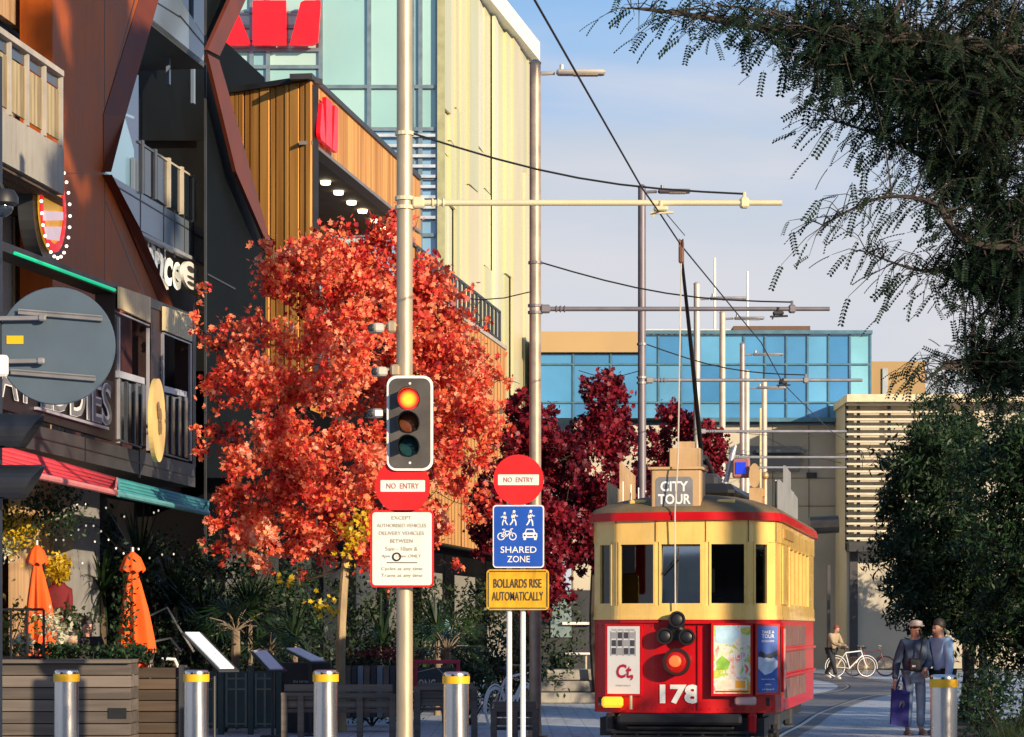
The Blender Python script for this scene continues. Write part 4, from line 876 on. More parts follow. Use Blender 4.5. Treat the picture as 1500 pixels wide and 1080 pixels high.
# bumper, lifeguard, truck
mb = MB(); mb.rbox((-.0, -.12, .50), (1.50, .16, .13), .03); mb.rbox((0, -.06, .40), (1.3, .1, .06), .02); tobj('bumper', mb, M_['black'])
mb = MB(); mb.box((0, .55, .40), (2.0, .9, .22)); mb.box((0, LEN / 2, .46), (1.9, LEN - 1, .18)); tobj('underframe', mb, M_['black'])
mb = MB()
for k in range(5): mb.box((0, -.02, .34 - k * .055), (1.7, .03, .03))
for k in range(7): mb.box((-.8 + k * .267, -.0, .24), (.03, .03, .26))
tobj('lifeguard', mb, M_['black'])
for s in (-1, 1): mb = MB(); mb.rbox((.86 * s, .05, .45), (.10, .16, .24), .02); tobj('step_bracket', mb, M_['red'] if s > 0 else M_['black'])
for y in (2.9, 5.1):
    for s in (-1, 1):
        mb = MB(); mb.lathe([(.05, -.07), (.36, -.07), (.36, -.03), (.33, .0), (.33, .05), (.05, .05)], (s * .74, y, .335), 24, Matrix.Rotation(R(90 * s), 3, 'Y')); tobj('wheel', mb, M_['rubber'])
        mb = MB(); mb.rbox((s * .93, y, .38), (.12, .3, .26), .03); tobj('axle_box', mb, M_['dark'])
for s in (-1, 1): mb = MB(); mb.box((s * .92, 4, .42), (.08, 3.6, .12)); mb.box((s * 1.0, 1.0, .32), (.12, .5, .04)); tobj('truck_frame', mb, M_['dark'])

# ---------------------------------------------------------------- overhead poles, arms, wires
def pole(x, y, top, rad, m, label, arm_x=None, arm_z=6.3, arm_m=None, stay=None, lampa=None, base=True, group='tram wire poles along the track'):
    s = thing('tram_wire_pole', label, 'pole', (x, y, 0), group)
    mb = MB(); mb.tube([(x, y, 0), (x, y, 3), (x, y, top)], [rad, rad, rad * .93], 18); obj('pole', mb, m, s, True)
    mb = MB(); mb.lathe([(rad * 1.0, 0), (rad * 1.05, .02), (rad * .5, .06), (.001, .07)], (x, y, top), 16); obj('cap', mb, m, s, True)
    if base: mb = MB(); mb.lathe([(rad * 2.2, 0), (rad * 2.2, .03), (rad * 1.2, .05), (rad * 1.02, .22)], (x, y, 0), 16); obj('base_plate', mb, m, s)
    if arm_x:
        am = arm_m or m
        mb = MB(); mb.tube([(x + rad, y - .02, arm_z), (arm_x, y - .02, arm_z)], [.036, .032], 10); obj('bracket_arm', mb, am, s, True)
        mb = MB()
        for dz in (-.05, .05): mb.lathe([(rad + .02, -.02), (rad + .02, .02)], (x, y, arm_z + dz), 16)
        mb.rbox((x + rad + .06, y - .02, arm_z), (.14, .12, .12), .02); obj('arm_clamp', mb, am, s)
        mb = MB()
        for k in range(3): mb.lathe([(.03, -.02), (.055, 0), (.03, .02)], (x + rad + .22 + k * .06, y - .02, arm_z), 10, Matrix.Rotation(R(90), 3, 'Y'))
        obj('insulator', mb, M_['dark'] if arm_m is None else arm_m, s)
        if stay:
            zt, xe = stay
            n = 8; mb = MB(); mb.tube([Vector((x + rad + (xe - x - rad) * t, y - .02, zt + (arm_z + .1 - zt) * t - .16 * math.sin(math.pi * t))) for t in [k / n for k in range(n + 1)]], .012, 5); obj('stay_wire', mb, M_['wire'], s)
            mb = MB(); mb.tube([(xe, y - .02, arm_z), (xe, y - .02, arm_z + .12)], .02, 6); mb.rbox((xe, y - .02, arm_z), (.10, .1, .12), .02); obj('stay_bracket', mb, am, s); mb = MB(); mb.lathe([(rad + .015, -.02), (rad + .015, .02)], (x, y, zt), 14); obj('stay_clamp', mb, am, s)
    if lampa:
        zl, L_, lm = lampa
        mb = MB(); mb.tube([(x + rad, y, zl), (x + rad + .2, y, zl + .01)], .03, 8); mb.rbox((x + rad + .22 + L_ * .5, y, zl + .015), (L_, .22, .07), .03); mb.tube([(x + rad + .30, y, zl + .04), (x + rad + .30, y, zl + .13)], .03, 8); lo = obj('street_lamp', mb, lm, s, True)
        mb = MB(); mb.box((x + rad + .22 + L_ * .6, y, zl - .025), (L_ * .5, .16, .01)); obj('lamp_lens', mb, M_['galv'], lo)
    return s
grey = M_['galv_grey']; mauve = mat('mauve_grey_steel', (.20, .18, .20), .5, .4, .12, 4)
pale = mat('pale_steel', (.55, .50, .42), .5, .3, .1, 4)
pole(-1.20, 30.5, 10.2, .092, M_['galv'], 'thick pale cream pole in front of the maple carrying the red traffic light', (1145 - 750) / FP * 30.5, 6.345, mat('cream_arm', (.70, .60, .38), .5, .1, .06), (7.12, (1090 - 750) / FP * 30.5), None)
pole(.34, 40, 9.86, .088, mat('tan_steel', (.40, .32, .24), .45, .4, .2, 5), 'tall tan pole beside the glass office corner with a street lamp on top', (1215 - 750) / FP * 40, 6.27, mauve, (6.95, (1160 - 750) / FP * 40), (9.72, .72, pale))
pole(2.45, 51.5, 9.9, .080, mauve, 'dark mauve grey pole rising behind the tram with a dark street lamp', (1263 - 750) / FP * 51.5, 6.27, grey, (6.95, (1180 - 750) / FP * 51.5), (9.82, .62, mauve))
pole(4.47, 66, 9.9, .085, pale, 'pale pole straight above the tram destination box', (1240 - 750) / FP * 66, 6.35, grey, None, (9.55, .9, grey))
pole(5.55, 72, 9.9, .085, pale, 'pale slim pole just left of the far brown roof housing', (1240 - 750) / FP * 72, 6.1, grey, None, (9.75, .8, grey))
pole(6.75, 80, 9.9, .085, grey, 'grey pole with two far lamps in front of the blue glass box', (1240 - 750) / FP * 80, 6.3, grey, None, (9.6, .9, grey))
pole(7.05, 82, 9.3, .09, pale, 'shorter pale pole close against the grey twin lamp pole', None, 6.3, grey, None, (8.8, .9, grey))
pole(8.5, 92, 9.9, .10, pale, 'farthest pale pole standing before the concrete wall')
mb = MB(); mb.tube([P(1114, 598, 85), P(1114, 760, 85)], .03, 6); mb.tube([P(1114, 760, 85), (P(1114, 760, 85).x, 85, 0)], .03, 6)
one('marker_pole', mb, mat('bright_cream', (.75, .62, .35), .5), 'thin bright cream pole behind the tram roof boards', 'pole')
# contact wire and span wires
def wire(name, pts, r, label):
    return one(name, MB().tube(pts, r, 5), M_['wire'], label, 'wire')
CW = [P(700, -160, 17.0), P(783, 0, 20.2), P(940, 275, 28.9), P(966, 312, 30.5), P(998, 360, 33.0), P(1085, 466, 40.6), P(1115, 502, 44.3), P(1147, 562, 51.6)]
CW += [Vector((p.x, p.y, 6.1)) for p in (Vector((7.2, 62, 0)), Vector((9.0, 70, 0)), Vector((10.0, 78, 0)))]
wire('contact_wire', CW, .010, 'black tram contact wire running down to the trolley pole')
wire('feeder_wire', [P(975, 312, 30.6), P(1003, 345, 35)], .006, 'short thin grey wire beside the contact wire hanger')
for (px, py, Y), lab in (((968, 306, 30.45), 'cream wire hanger under the nearest cream arm'), ((1140, 459, 39.95), 'dark wire hanger under the second arm'), ((1147, 561, 51.4), 'small dark wire hanger under the third arm')):
    c = P(px, py, Y); mb = MB(); mb.rbox(c, (.16, .1, .05), .015); mb.tube([c, c + Vector((0, 0, .09))], .02, 6); mb.tube([c + Vector((-.12, 0, -.05)), c + Vector((.14, 0, -.04))], .015, 6); mb.tube([c + Vector((-.05, 0, 0)), c + Vector((-.09, 0, -.09))], .012, 5)
    one('wire_hanger', mb, bpy.data.materials['cream_arm'] if Y < 31 else M_['dark'], lab, 'wire hanger')
for (a, b, lab) in ((P(640, 428, 45), P(775, 428, 40), 'thin span wire from the terrace railing to the tan pole'), (P(848, 543, 58), P(938, 543, 51.5), 'span wire left of the mauve pole'), (P(1058, 632, 66), P(1238, 634, 104), 'long span wire across the concrete wall, upper'), (P(1060, 664, 74), P(1238, 664, 104), 'long span wire across the concrete wall, lower'), (P(1120, 640, 92), P(1232, 678, 104), 'sagging cable on the concrete wall')):
    m_ = (a + b) / 2 - Vector((0, 0, .12)); wire('span_wire', [a, a.lerp(m_, .5) - Vector((0, 0, .03)), m_, m_.lerp(b, .5) - Vector((0, 0, .03)), b], .009 if a.y < 70 else .016, lab)

# ---------------------------------------------------------------- signs
def disc(c, r, th=.012, n=40):
    c = Vector(c); return MB().prism([c + Vector((r * math.cos(2 * math.pi * k / n), 0, r * math.sin(2 * math.pi * k / n))) for k in range(n)], (0, th, 0))
def rrect(c, w_, h_, r, th=.012):
    c = Vector(c); pts = []
    for sx, sz, a0 in ((1, 1, 0), (-1, 1, 90), (-1, -1, 180), (1, -1, 270)):
        for k in range(6): a = R(a0 + 18 * k); pts.append(c + Vector((sx * (w_ / 2 - r) + r * math.cos(a), 0, sz * (h_ / 2 - r) + r * math.sin(a))))
    return MB().prism(pts, (0, th, 0))
X_, Z_ = (1, 0, 0), (0, 0, 1)
def stext(s, body, c, w_, h_, m, bold=.01, name='lettering'):
    mb = MB(); mb.text(body, c, X_, Z_, w_, h_, .004, bold); return obj(name, mb, m, s)
def no_entry(px, py, Y, r, label):
    c = P(px, py, Y); s = thing('no_entry_sign', label, 'sign', c, 'no entry signs')
    obj('face', disc(c, r), M_['signred'], s)
    obj('white_bar', rrect(c + Vector((0, -.004, .0)), r * 1.62, r * .42, .01, .004), M_['signwhite'], s)
    stext(s, 'NO  ENTRY', c + Vector((0, -.006, 0)), r * 1.18, r * .20, M_['inkred'], .005)
    mb = MB(); mb.box(c + Vector((0, .03, .1)), (r * 1.2, .03, .04)); mb.box(c + Vector((0, .03, -.1)), (r * 1.2, .03, .04)); obj('back_rail', mb, M_['galv'], s)
    return s
YS = 30.33
no_entry(590, 712, YS, .305, 'red no entry disc tucked under the traffic light on the cream pole')
no_entry(759.5, 703, 31.92, .295, 'red no entry disc topping the twin white posts')
c = P(589, 804, YS); s = thing('permit_sign', 'white red bordered notice of exceptions under the cream pole disc', 'sign', c)
obj('border', rrect(c, .705, .855, .05), M_['signred'], s); obj('face', rrect(c + Vector((0, -.004, 0)), .66, .81, .035, .006), M_['signwhite'], s)
for k, (tx, ww, hh) in enumerate((('EXCEPT', .22, .042), ('AUTHORISED VEHICLES', .55, .042), ('DELIVERY VEHICLES', .50, .042), ('BETWEEN', .25, .042), ('5am - 10am &', .36, .046), ('4pm - 11pm ONLY', .44, .046))):
    stext(s, tx, c + Vector((-.005, -.007, .345 - k * .086)), ww, hh, M_['inkfade'], .004)
mb = MB(); mb.box(c + Vector((0, -.006, -.155)), (.34, .004, .010)); obj('rule', mb, M_['ink'], s)
for k, tx in enumerate(('Cycles at any time', 'Trams at any time')): stext(s, tx, c + Vector((.0, -.007, -.225 - k * .075)), .46, .05, M_['inkfade'], .004)
q = MB()
for k in range(16):
    a0 = 2 * math.pi * k / 16; a1 = a0 + .4; q.prism([c + Vector((-.06 + rr * math.cos(a), -.012, -.09 + rr * math.sin(a))) for rr, a in ((.032, a0), (.05, a0), (.05, a1), (.032, a1))], (0, .004, 0))
obj('sticker_ring', q, M_['black'], s)
obj('sticker', disc(c + Vector((-.06, -.009, -.09)), .034, .003, 20), M_['signwhite'], s)
# traffic light on the cream pole
c = P(600.5, 620, 30.28); s = thing('traffic_light', 'white bordered traffic light glowing red on the cream pole', 'traffic light', c, 'traffic lights')
obj('white_border', rrect(c + Vector((0, .012, 0)), .515, 1.055, .11, .02), M_['white'], s)
obj('backing_board', rrect(c, .455, .995, .085, .012), mat('backing_grey', (.075, .068, .062), .45, .1, .3, 3), s)
mb = MB(); mb.rbox(c + Vector((-.0, .14, 0)), (.30, .2, .95), .03); obj('housing', mb, M_['black'], s)
red_m = bpy.data.materials.new('lit_red_lens'); red_m.use_nodes = True; nt = red_m.node_tree; b = nt.nodes['Principled BSDF']; b.inputs['Base Color'].default_value = (.5, .01, .01, 1)
tcn = N(nt, 'ShaderNodeTexCoord'); ln = N(nt, 'ShaderNodeVectorMath', operation='DISTANCE'); ln.inputs[1].default_value = (-.015, -.06, .262)
rr2 = N(nt, 'ShaderNodeValToRGB'); e = rr2.color_ramp.elements; e[0].position, e[0].color = .2, (1, .42, .02, 1); e[1].position, e[1].color = .75, (.9, .015, .012, 1)
ms = N(nt, 'ShaderNodeMath', operation='MULTIPLY'); ms.inputs[1].default_value = 7.2
nt.links.new(tcn.outputs['Object'], ln.inputs[0]); nt.links.new(ln.outputs['Value'], ms.inputs[0]); nt.links.new(ms.outputs[0], rr2.inputs[0]); nt.links.new(rr2.outputs[0], b.inputs['Emission Color']); b.inputs['Emission Strength'].default_value = 2.2
for dz, lm, nm in ((.262, red_m, 'red_lens'), (.0, mat('amber_lens_off', (.16, .045, .015), .15, 0, .2, 10), 'amber_lens'), (-.262, mat('green_lens_off', (.01, .05, .05), .15, 0, .2, 10), 'green_lens')):
    cc = c + Vector((-.015, -.005, dz)); M = Matrix.Rotation(R(90), 3, 'X')
    q = MB(); q.lathe([(.112, .0), (.10, .03), (.06, .05), (.001, .058)], cc, 28, M); lo = obj(nm, q, lm, s, True)
    q = MB(); n = 22; th0, th1 = R(-38), R(218)
    for k in range(n):
        a0 = th0 + (th1 - th0) * k / n; a1 = th0 + (th1 - th0) * (k + 1) / n
        def dp(a): return .09 + .13 * max(0, math.sin(a) * .6 + .5)
        pts = []
        for rr in (.118, .126): pts += [(rr * math.cos(a0), 0, rr * math.sin(a0)), (rr * math.cos(a1), 0, rr * math.sin(a1)), (rr * math.cos(a1), -dp(a1), rr * math.sin(a1)), (rr * math.cos(a0), -dp(a0), rr * math.sin(a0))]
        q.add([cc + Vector(p_) for p_ in pts], [(0, 1, 2, 3), (7, 6, 5, 4), (3, 2, 6, 7), (0, 3, 7, 4), (1, 5, 6, 2), (0, 4, 5, 1)])
    obj('visor', q, M_['black'], s)
for dz in (.44, -.44):
    q = disc(c + Vector((0, -.004, dz)), .014, .004, 12); obj('bolt', q, M_['white'], s)
# small cameras behind the light
def small_cam(px, py, lab, m):
    a = P(px, py, 30.4); s = thing('security_camera', lab, 'camera', a, 'small cameras clamped to the cream pole')
    mb = MB(); mb.rbox(a, (.13, .2, .10), .02, Matrix.Rotation(R(25), 3, 'Z')); obj('housing', mb, m, s)
    mb = MB(); mb.tube([a + Vector((.03, .03, .02)), a + Vector((.14, .05, .04)), (-1.28, 30.46, a.z + .04)], .018, 6); mb.rbox(a + Vector((.17, .03, .02)), (.10, .08, .13), .02); obj('bracket', mb, M_['galv'], s)
    mb = MB(); mb.lathe([(.035, 0), (.04, .03), (.02, .04)], a + Vector((-.05, -.1, -.01)), 12, Matrix.Rotation(R(90), 3, 'X')); obj('lens', mb, M_['black'], s)
small_cam(551, 481, 'upper small white camera left of the cream pole', M_['railwhite']); small_cam(556, 545, 'middle small white camera left of the cream pole', M_['railwhite']); small_cam(550, 606, 'lowest small grey camera beside the traffic light', M_['galv_grey'])
# twin post sign stack
s = thing('twin_post', 'pair of thin white posts holding the blue and yellow signs', 'sign post', (-.05, 32, 0))
for px in (746, 766): x = (px - 750) / FP * 32; mb = MB(); mb.tube([(x, 32, 0), (x, 32, P(0, 690, 32).z)], .032, 10); obj('post', mb, M_['white'], s, True)
c = P(759.5, 786, 31.92); s = thing('shared_zone_sign', 'blue shared zone sign with walkers, bicycle and car symbols', 'sign', c)
obj('border', rrect(c, .60, .735, .04), M_['white'], s); obj('face', rrect(c + Vector((0, -.004, 0)), .57, .705, .03, .006), M_['signblue'], s)
stext(s, 'SHARED', c + Vector((.0, -.007, -.155)), .42, .075, M_['white'], .006); stext(s, 'ZONE', c + Vector((.0, -.007, -.265)), .265, .075, M_['white'], .006)
def figure(cx_, cz_, h, walk, mirror=1):
    o = c + Vector((cx_, -.008, cz_)); q = MB(); k = h
    def seg(a, b_, w0): 
        A = Vector((a[0] * mirror * k, 0, a[1] * k)); Bv = Vector((b_[0] * mirror * k, 0, b_[1] * k)); d = (Bv - A); n_ = Vector((-d.z, 0, d.x)).normalized() * w0 * k
        q.prism([o + A - n_, o + Bv - n_ * .8, o + Bv + n_ * .8, o + A + n_], (0, .003, 0))
    q.add(*(lambda m_: (m_.v, m_.f))(disc(o + Vector((.02 * k, 0, .42 * k)), .085 * k, .003, 14)))
    seg((0, .33), (-.02, -.02), .09); seg((-.02, 0), (.12, -.22), .055); seg((.12, -.22), (.14, -.48), .045); seg((-.02, 0), (-.10, -.25), .055); seg((-.10, -.25), (-.24, -.44), .045); seg((0, .30), (.16, .12), .04); seg((.16, .12), (.26, .14), .035); seg((-.02, .30), (-.14, .10), .04); seg((-.14, .10), (-.10, -.02), .035)
    return q
q = figure(-.055, .215, .185, 0); q2 = figure(-.165, .205, .16, 0, -1); q.add(q2.v, q2.f); obj('children_symbol', q, M_['white'], s)
obj('walker_symbol', figure(.14, .215, .19, 0), M_['white'], s)
q = MB(); o = c + Vector((-.135, -.008, .02))
for sx in (-.068, .068):
    for k in range(18):
        a0 = 2 * math.pi * k / 18; a1 = 2 * math.pi * (k + 1) / 18; q.prism([o + Vector((sx + rr * math.cos(a), 0, -.02 + rr * math.sin(a))) for rr, a in ((.034, a0), (.045, a0), (.045, a1), (.034, a1))], (0, .003, 0))
def bar(q, o, a, b_, w0):
    A = Vector((a[0], 0, a[1])); Bv = Vector((b_[0], 0, b_[1])); d = Bv - A; n_ = Vector((-d.z, 0, d.x)).normalized() * w0; q.prism([o + A - n_, o + Bv - n_, o + Bv + n_, o + A + n_], (0, .003, 0))
for a, b_ in (((-.068, -.02), (-.03, .04)), ((-.03, .04), (.045, .04)), ((.045, .04), (-.005, -.02)), ((-.005, -.02), (-.068, -.02)), ((-.005, -.02), (-.035, .06)), ((.068, -.02), (.04, .065)), ((.04, .065), (.07, .07)), ((-.055, .062), (-.02, .062))): bar(q, o, a, b_, .006)
obj('bicycle_symbol', q, M_['white'], s)
q = MB(); o = c + Vector((.135, -.008, .015))
q.prism([o + Vector((a, 0, b_)) for a, b_ in ((-.085, -.03), (.085, -.03), (.085, .02), (.062, .03), (.045, .075), (-.045, .075), (-.062, .03), (-.085, .02))], (0, .003, 0)); q.box(o + Vector((-.062, .001, -.042)), (.03, .003, .03)); q.box(o + Vector((.062, .001, -.042)), (.03, .003, .03)); so = obj('car_symbol', q, M_['white'], s)
q = MB(); q.prism([o + Vector((a, -.004, b_)) for a, b_ in ((-.046, .032), (.046, .032), (.034, .063), (-.034, .063))], (0, .003, 0)); q.box(o + Vector((0, -.003, -.005)), (.07, .003, .014)); q.add(*(lambda m_: (m_.v, m_.f))(disc(o + Vector((-.062, -.004, -.003)), .012, .003, 10))); q.add(*(lambda m_: (m_.v, m_.f))(disc(o + Vector((.062, -.004, -.003)), .012, .003, 10))); obj('car_detail', q, M_['signblue'], so)
c = P(758.5, 864, 31.92); s = thing('bollard_warning_sign', 'weathered yellow sign warning that bollards rise automatically', 'sign', c)
obj('face', rrect(c, .73, .475, .045), M_['signyellow'], s)
q = MB()
for dx, dz, ww, hh in ((0, .215, .66, .012), (0, -.215, .66, .012), (-.343, 0, .012, .40), (.343, 0, .012, .40)): q.box(c + Vector((dx, -.004, dz)), (ww, .006, hh))
obj('border_line', q, M_['ink'], s)
stext(s, 'BOLLARDS RISE', c + Vector((0, -.006, .075)), .56, .105, M_['ink'], .006); stext(s, 'AUTOMATICALLY', c + Vector((0, -.006, -.075)), .60, .105, M_['ink'], .006)
# big grey disc seen from behind, on a pole at the left edge
YD = 22.0
c = P(83, 507, YD); s = thing('round_sign_back', 'large blue grey disc sign seen from behind at the left edge', 'sign', c)
mb = MB(); mb.lathe([(.468, -.012), (.475, 0), (.468, .012), (.001, .014)], c, 56, Matrix.Rotation(R(90), 3, 'X')); mb.lathe([(.468, -.012), (.001, -.012)], c, 56, Matrix.Rotation(R(90), 3, 'X')); obj('disc', mb, mat('slate_grey_back', (.085, .125, .165), .5, .2, .1, 2, .03, 25), s)
for y0, y1, x0, x1 in ((458, 468, 27, 150), (546, 556, 16, 140)):
    a = P(x0, y0, YD - .04); b_ = P(x1, y1, YD - .04); mb = MB(); mb.tube([a, b_], .018, 6); mb.tube([a + Vector((0, -.012, .022)), b_ + Vector((0, -.012, .022))], .008, 5); obj('stiffener_rail', mb, M_['galv_grey'], s)
for y0, x1 in ((467, 62), (530, 60)):
    a = P(-12, y0, YD - .07); b_ = P(x1, y0 - 1, YD - .07); mb = MB(); mb.tube([a, b_], .02, 6); mb.rbox(b_, (.06, .06, .05), .01); obj('bracket', mb, M_['galv_grey'], s)
q = MB(); q.box(P(22, 498, YD - .018), (.135, .004, .066)); obj('sticker', q, M_['yellow'], s)
mb = MB(); x = (-12 - 750) / FP * YD; mb.tube([(x, YD, 0), (x, YD, 6.2)], .085, 14)
one('sign_pole', mb, mat('navy_pole', (.02, .028, .045), .45, .2, .15), 'dark navy pole cut by the left edge, holding the grey disc', 'pole')
c = P(-22, 690, 21.6); s = thing('traffic_light', 'black traffic light at the left edge seen from its side', 'traffic light', c, 'traffic lights')
mb = MB(); mb.rbox(c + Vector((-.06, 0, 0)), (.26, .34, 1.3), .04); obj('housing', mb, M_['black'], s)
for py in (560, 637, 712):
    a = P(0, py, 21.6); q = MB(); n = 18
    M = Matrix.Rotation(R(96), 3, 'Y'); r0 = .155
    for k in range(n):
        a0 = R(-35) + R(250) * k / n; a1 = R(-35) + R(250) * (k + 1) / n
        def dq(t): return .16 + .18 * max(0, math.sin(t) * .6 + .45)
        pts = []
        for rr in (r0, r0 + .012): pts += [(-.10, rr * math.cos(a0), rr * math.sin(a0)), (-.10, rr * math.cos(a1), rr * math.sin(a1)), (dq(a1), rr * math.cos(a1), rr * math.sin(a1)), (dq(a0), rr * math.cos(a0), rr * math.sin(a0))]
        q.add([a + Vector(p_) for p_ in pts], [(0, 1, 2, 3), (7, 6, 5, 4), (3, 2, 6, 7), (0, 3, 7, 4), (1, 5, 6, 2), (0, 4, 5, 1)])
    if py > 600: obj('visor', q, mat('navy_visor', (.012, .014, .02), .45, 0, .2), s)
mb = MB(); mb.rbox(P(3, 536, 21.5), (.10, .05, .17), .02); obj('white_fitting', mb, M_['white'], s)
c = P(4, 300, 21.6); s = thing('dome_camera', 'black dome camera poking in at the left edge above the disc', 'camera', c)
mb = MB(); mb.lathe([(.001, .09), (.09, .085), (.125, .03), (.125, -.02), (.10, -.04)], c + Vector((0, 0, .03)), 20); obj('hood', mb, M_['black'], s, True)
mb = MB(); mb.ell(c + Vector((0, 0, -.02)), (.085, .085, .08)); obj('dome', mb, M_['glass_dark'], s, True)
mb = MB(); mb.tube([c + Vector((0, 0, .1)), c + Vector((-.02, 0, .16)), c + Vector((-.15, .2, .16))], .025, 6); obj('bracket', mb, M_['black'], s)

# ---------------------------------------------------------------- bollards
BOL = [(97.5, 30.6, 'steel yellow banded bollard before the grey planter, leftmost'), (287.5, 30.5, 'steel yellow banded bollard below the first slanted menu board'), (477, 30.5, 'steel yellow banded bollard right beside the maple trunk'), (668, 30.2, 'steel yellow banded bollard between the cream pole and twin posts'), (1382.5, 28.4, 'steel yellow banded bollard beside the couple, rightmost')]
b0 = None
for px, Y, lab in BOL:
    x = (px - 750) / FP * Y
    if b0 is None:
        b0 = thing('bollard', lab, 'bollard', (x, Y, 0), 'steel bollards across the road')
        obj('post', MB().lathe([(.15, 0), (.15, .01), (.136, .012), (.136, 1.0)], (0, 0, 0), 36), M_['steel'], b0, True, True)
        obj('reflective_band', MB().lathe([(.137, .998), (.146, 1.0), (.146, 1.082), (.137, 1.084)], (0, 0, 0), 36), M_['yellow'], b0, True, True)
        obj('cap', MB().lathe([(.136, 1.084), (.136, 1.105), (.128, 1.125), (.10, 1.132), (.001, 1.134)], (0, 0, 0), 36), M_['steel'], b0, True, True)
        mb = MB()
        for k in range(6): a = k * math.pi / 3 + .3; mb.box((.132 * math.cos(a), .132 * math.sin(a), 1.095), (.03, .03, .022), a)
        obj('light_slot', mb, M_['black'], b0, False, True)
        bt = b0
    else:
        bt = copy_tree(b0); bt.location = (x, Y, 0); bt['label'] = lab
    if px > 1300: bt.scale = (1.02, 1.02, .985)
    if px == 668: bt.scale = (1.04, 1.04, .985)
# ---------------------------------------------------------------- foliage builders
def quads_obj(name, V, m, parent=None, k=4):
    # V: (N, k, 3) separate faces
    n = len(V); me = bpy.data.meshes.new(name)
    o0 = np.array(parent.location[:]) if parent else np.zeros(3)
    me.vertices.add(n * k); me.vertices.foreach_set('co', (V - o0).reshape(-1).astype(np.float32))
    me.loops.add(n * k); me.loops.foreach_set('vertex_index', np.arange(n * k, dtype=np.int32))
    me.polygons.add(n); me.polygons.foreach_set('loop_start', np.arange(0, n * k, k, dtype=np.int32)); me.polygons.foreach_set('loop_total', np.full(n, k, dtype=np.int32))
    me.update(calc_edges=True); me.materials.append(m); me.validate()
    o = bpy.data.objects.new(name, me); link(o, parent); return o
def unit(a): return a / np.maximum(np.linalg.norm(a, axis=-1, keepdims=True), 1e-9)
def leaf_quads(C, L_, wr=.6, droop=.3, rng=RNG):
    n = len(C); d = rng.normal(size=(n, 3)); d[:, 2] -= droop; d = unit(d); u = unit(np.cross(d, rng.normal(size=(n, 3)))); nn = np.cross(d, u)
    L_ = np.asarray(L_).reshape(-1, 1) * np.ones((n, 1)); w_ = L_ * wr
    a = C - d * L_ * .5; b = C + u * w_ * .5 + nn * L_ * .10; c = C + d * L_ * .5; e = C - u * w_ * .5 + nn * L_ * .10
    return np.stack([a, b, c, e], 1)
def leaf5(C, L_, rng=RNG):
    # five pointed maple-like leaves: an eight sided star outline
    n = len(C); d = unit(rng.normal(size=(n, 3)) + np.array([0, 0, -.35])); u = unit(np.cross(d, rng.normal(size=(n, 3))))
    L_ = np.asarray(L_).reshape(-1, 1) * np.ones((n, 1))
    prof = [(-.5, 0), (-.28, .42), (-.05, .22), (.12, .52), (.20, .18), (.55, 0), (.20, -.18), (.12, -.52), (-.05, -.22), (-.28, -.42)]
    return np.stack([C + d * L_ * p + u * L_ * q for p, q in prof], 1)
def limb(mb, a, b, r0, r1, rng, bend=.12, n=5):
    a = Vector(a); b = Vector(b); ln = (b - a).length; pts = []; off = Vector(rng.normal(size=3)) * ln * bend
    for k in range(n + 1):
        t = k / n; pts.append(a.lerp(b, t) + off * math.sin(math.pi * t))
    mb.tube(pts, [r0 + (r1 - r0) * k / n for k in range(n + 1)], 7); return pts
def clump_tree(name, label, base, trunk_top, clumps, n_leaf, L_, lm, bm, group=None, r0=.09, seed=1, star=True, spread=1.0, fork=None, cat='tree', lbm=None):
    # clumps: list of (centre, radius, weight)
    rng = np.random.default_rng(seed); s = thing(name, label, cat, base, group)
    mb = MB(); tp = limb(mb, base, trunk_top, r0, r0 * .72, rng, .02); o = obj('trunk', mb, bm, s, True)
    mb = MB(); tt = Vector(trunk_top); nodes = [(tt, r0 * .62)]
    for c, r, w_ in sorted(clumps, key=lambda q: (Vector(q[0]) - tt).length):
        c = Vector(c); best = min(nodes, key=lambda q: (q[0] - c).length + .35 * (q[0] - tt).length + (1.2 if q[0].z > c.z + .5 else 0))
        rr0 = best[1] * .72; pts = limb(mb, best[0], c, rr0, max(rr0 * .45, r0 * .06), rng, .10, 6); nodes.append((c, max(rr0 * .62, r0 * .10))); nodes.append((pts[3], max(rr0 * .75, r0 * .10)))
        for k in range(3):
            q = c + Vector(unit(rng.normal(size=3))) * r * rng.uniform(.5, 1.05); limb(mb, pts[int(rng.integers(3, 6))], q, r0 * .09, r0 * .03, rng, .12, 3)
    obj('limbs', mb, lbm or bm, s, True)
    W = np.array([w_ for _, _, w_ in clumps], float); W /= W.sum(); C = []
    for (c, r, _), w_ in zip(clumps, W):
        k = int(n_leaf * w_); sub = max(3, k // 45)
        sc = unit(rng.normal(size=(sub, 3))) * (rng.uniform(.15, 1, size=(sub, 1)) ** .5) * r * spread * np.array([1, 1, .9]) + np.array(c[:])
        pick = rng.integers(0, sub, k); C.append(sc[pick] + rng.normal(size=(k, 3)) * r * .17)
    C = np.concatenate(C); sz = L_ * rng.uniform(.45, 1.3, size=len(C))
    V = leaf5(C, sz, rng) if star else leaf_quads(C, sz * 1.35, .30, .5, rng)
    quads_obj('crown', V, lm, s, V.shape[1]); return s

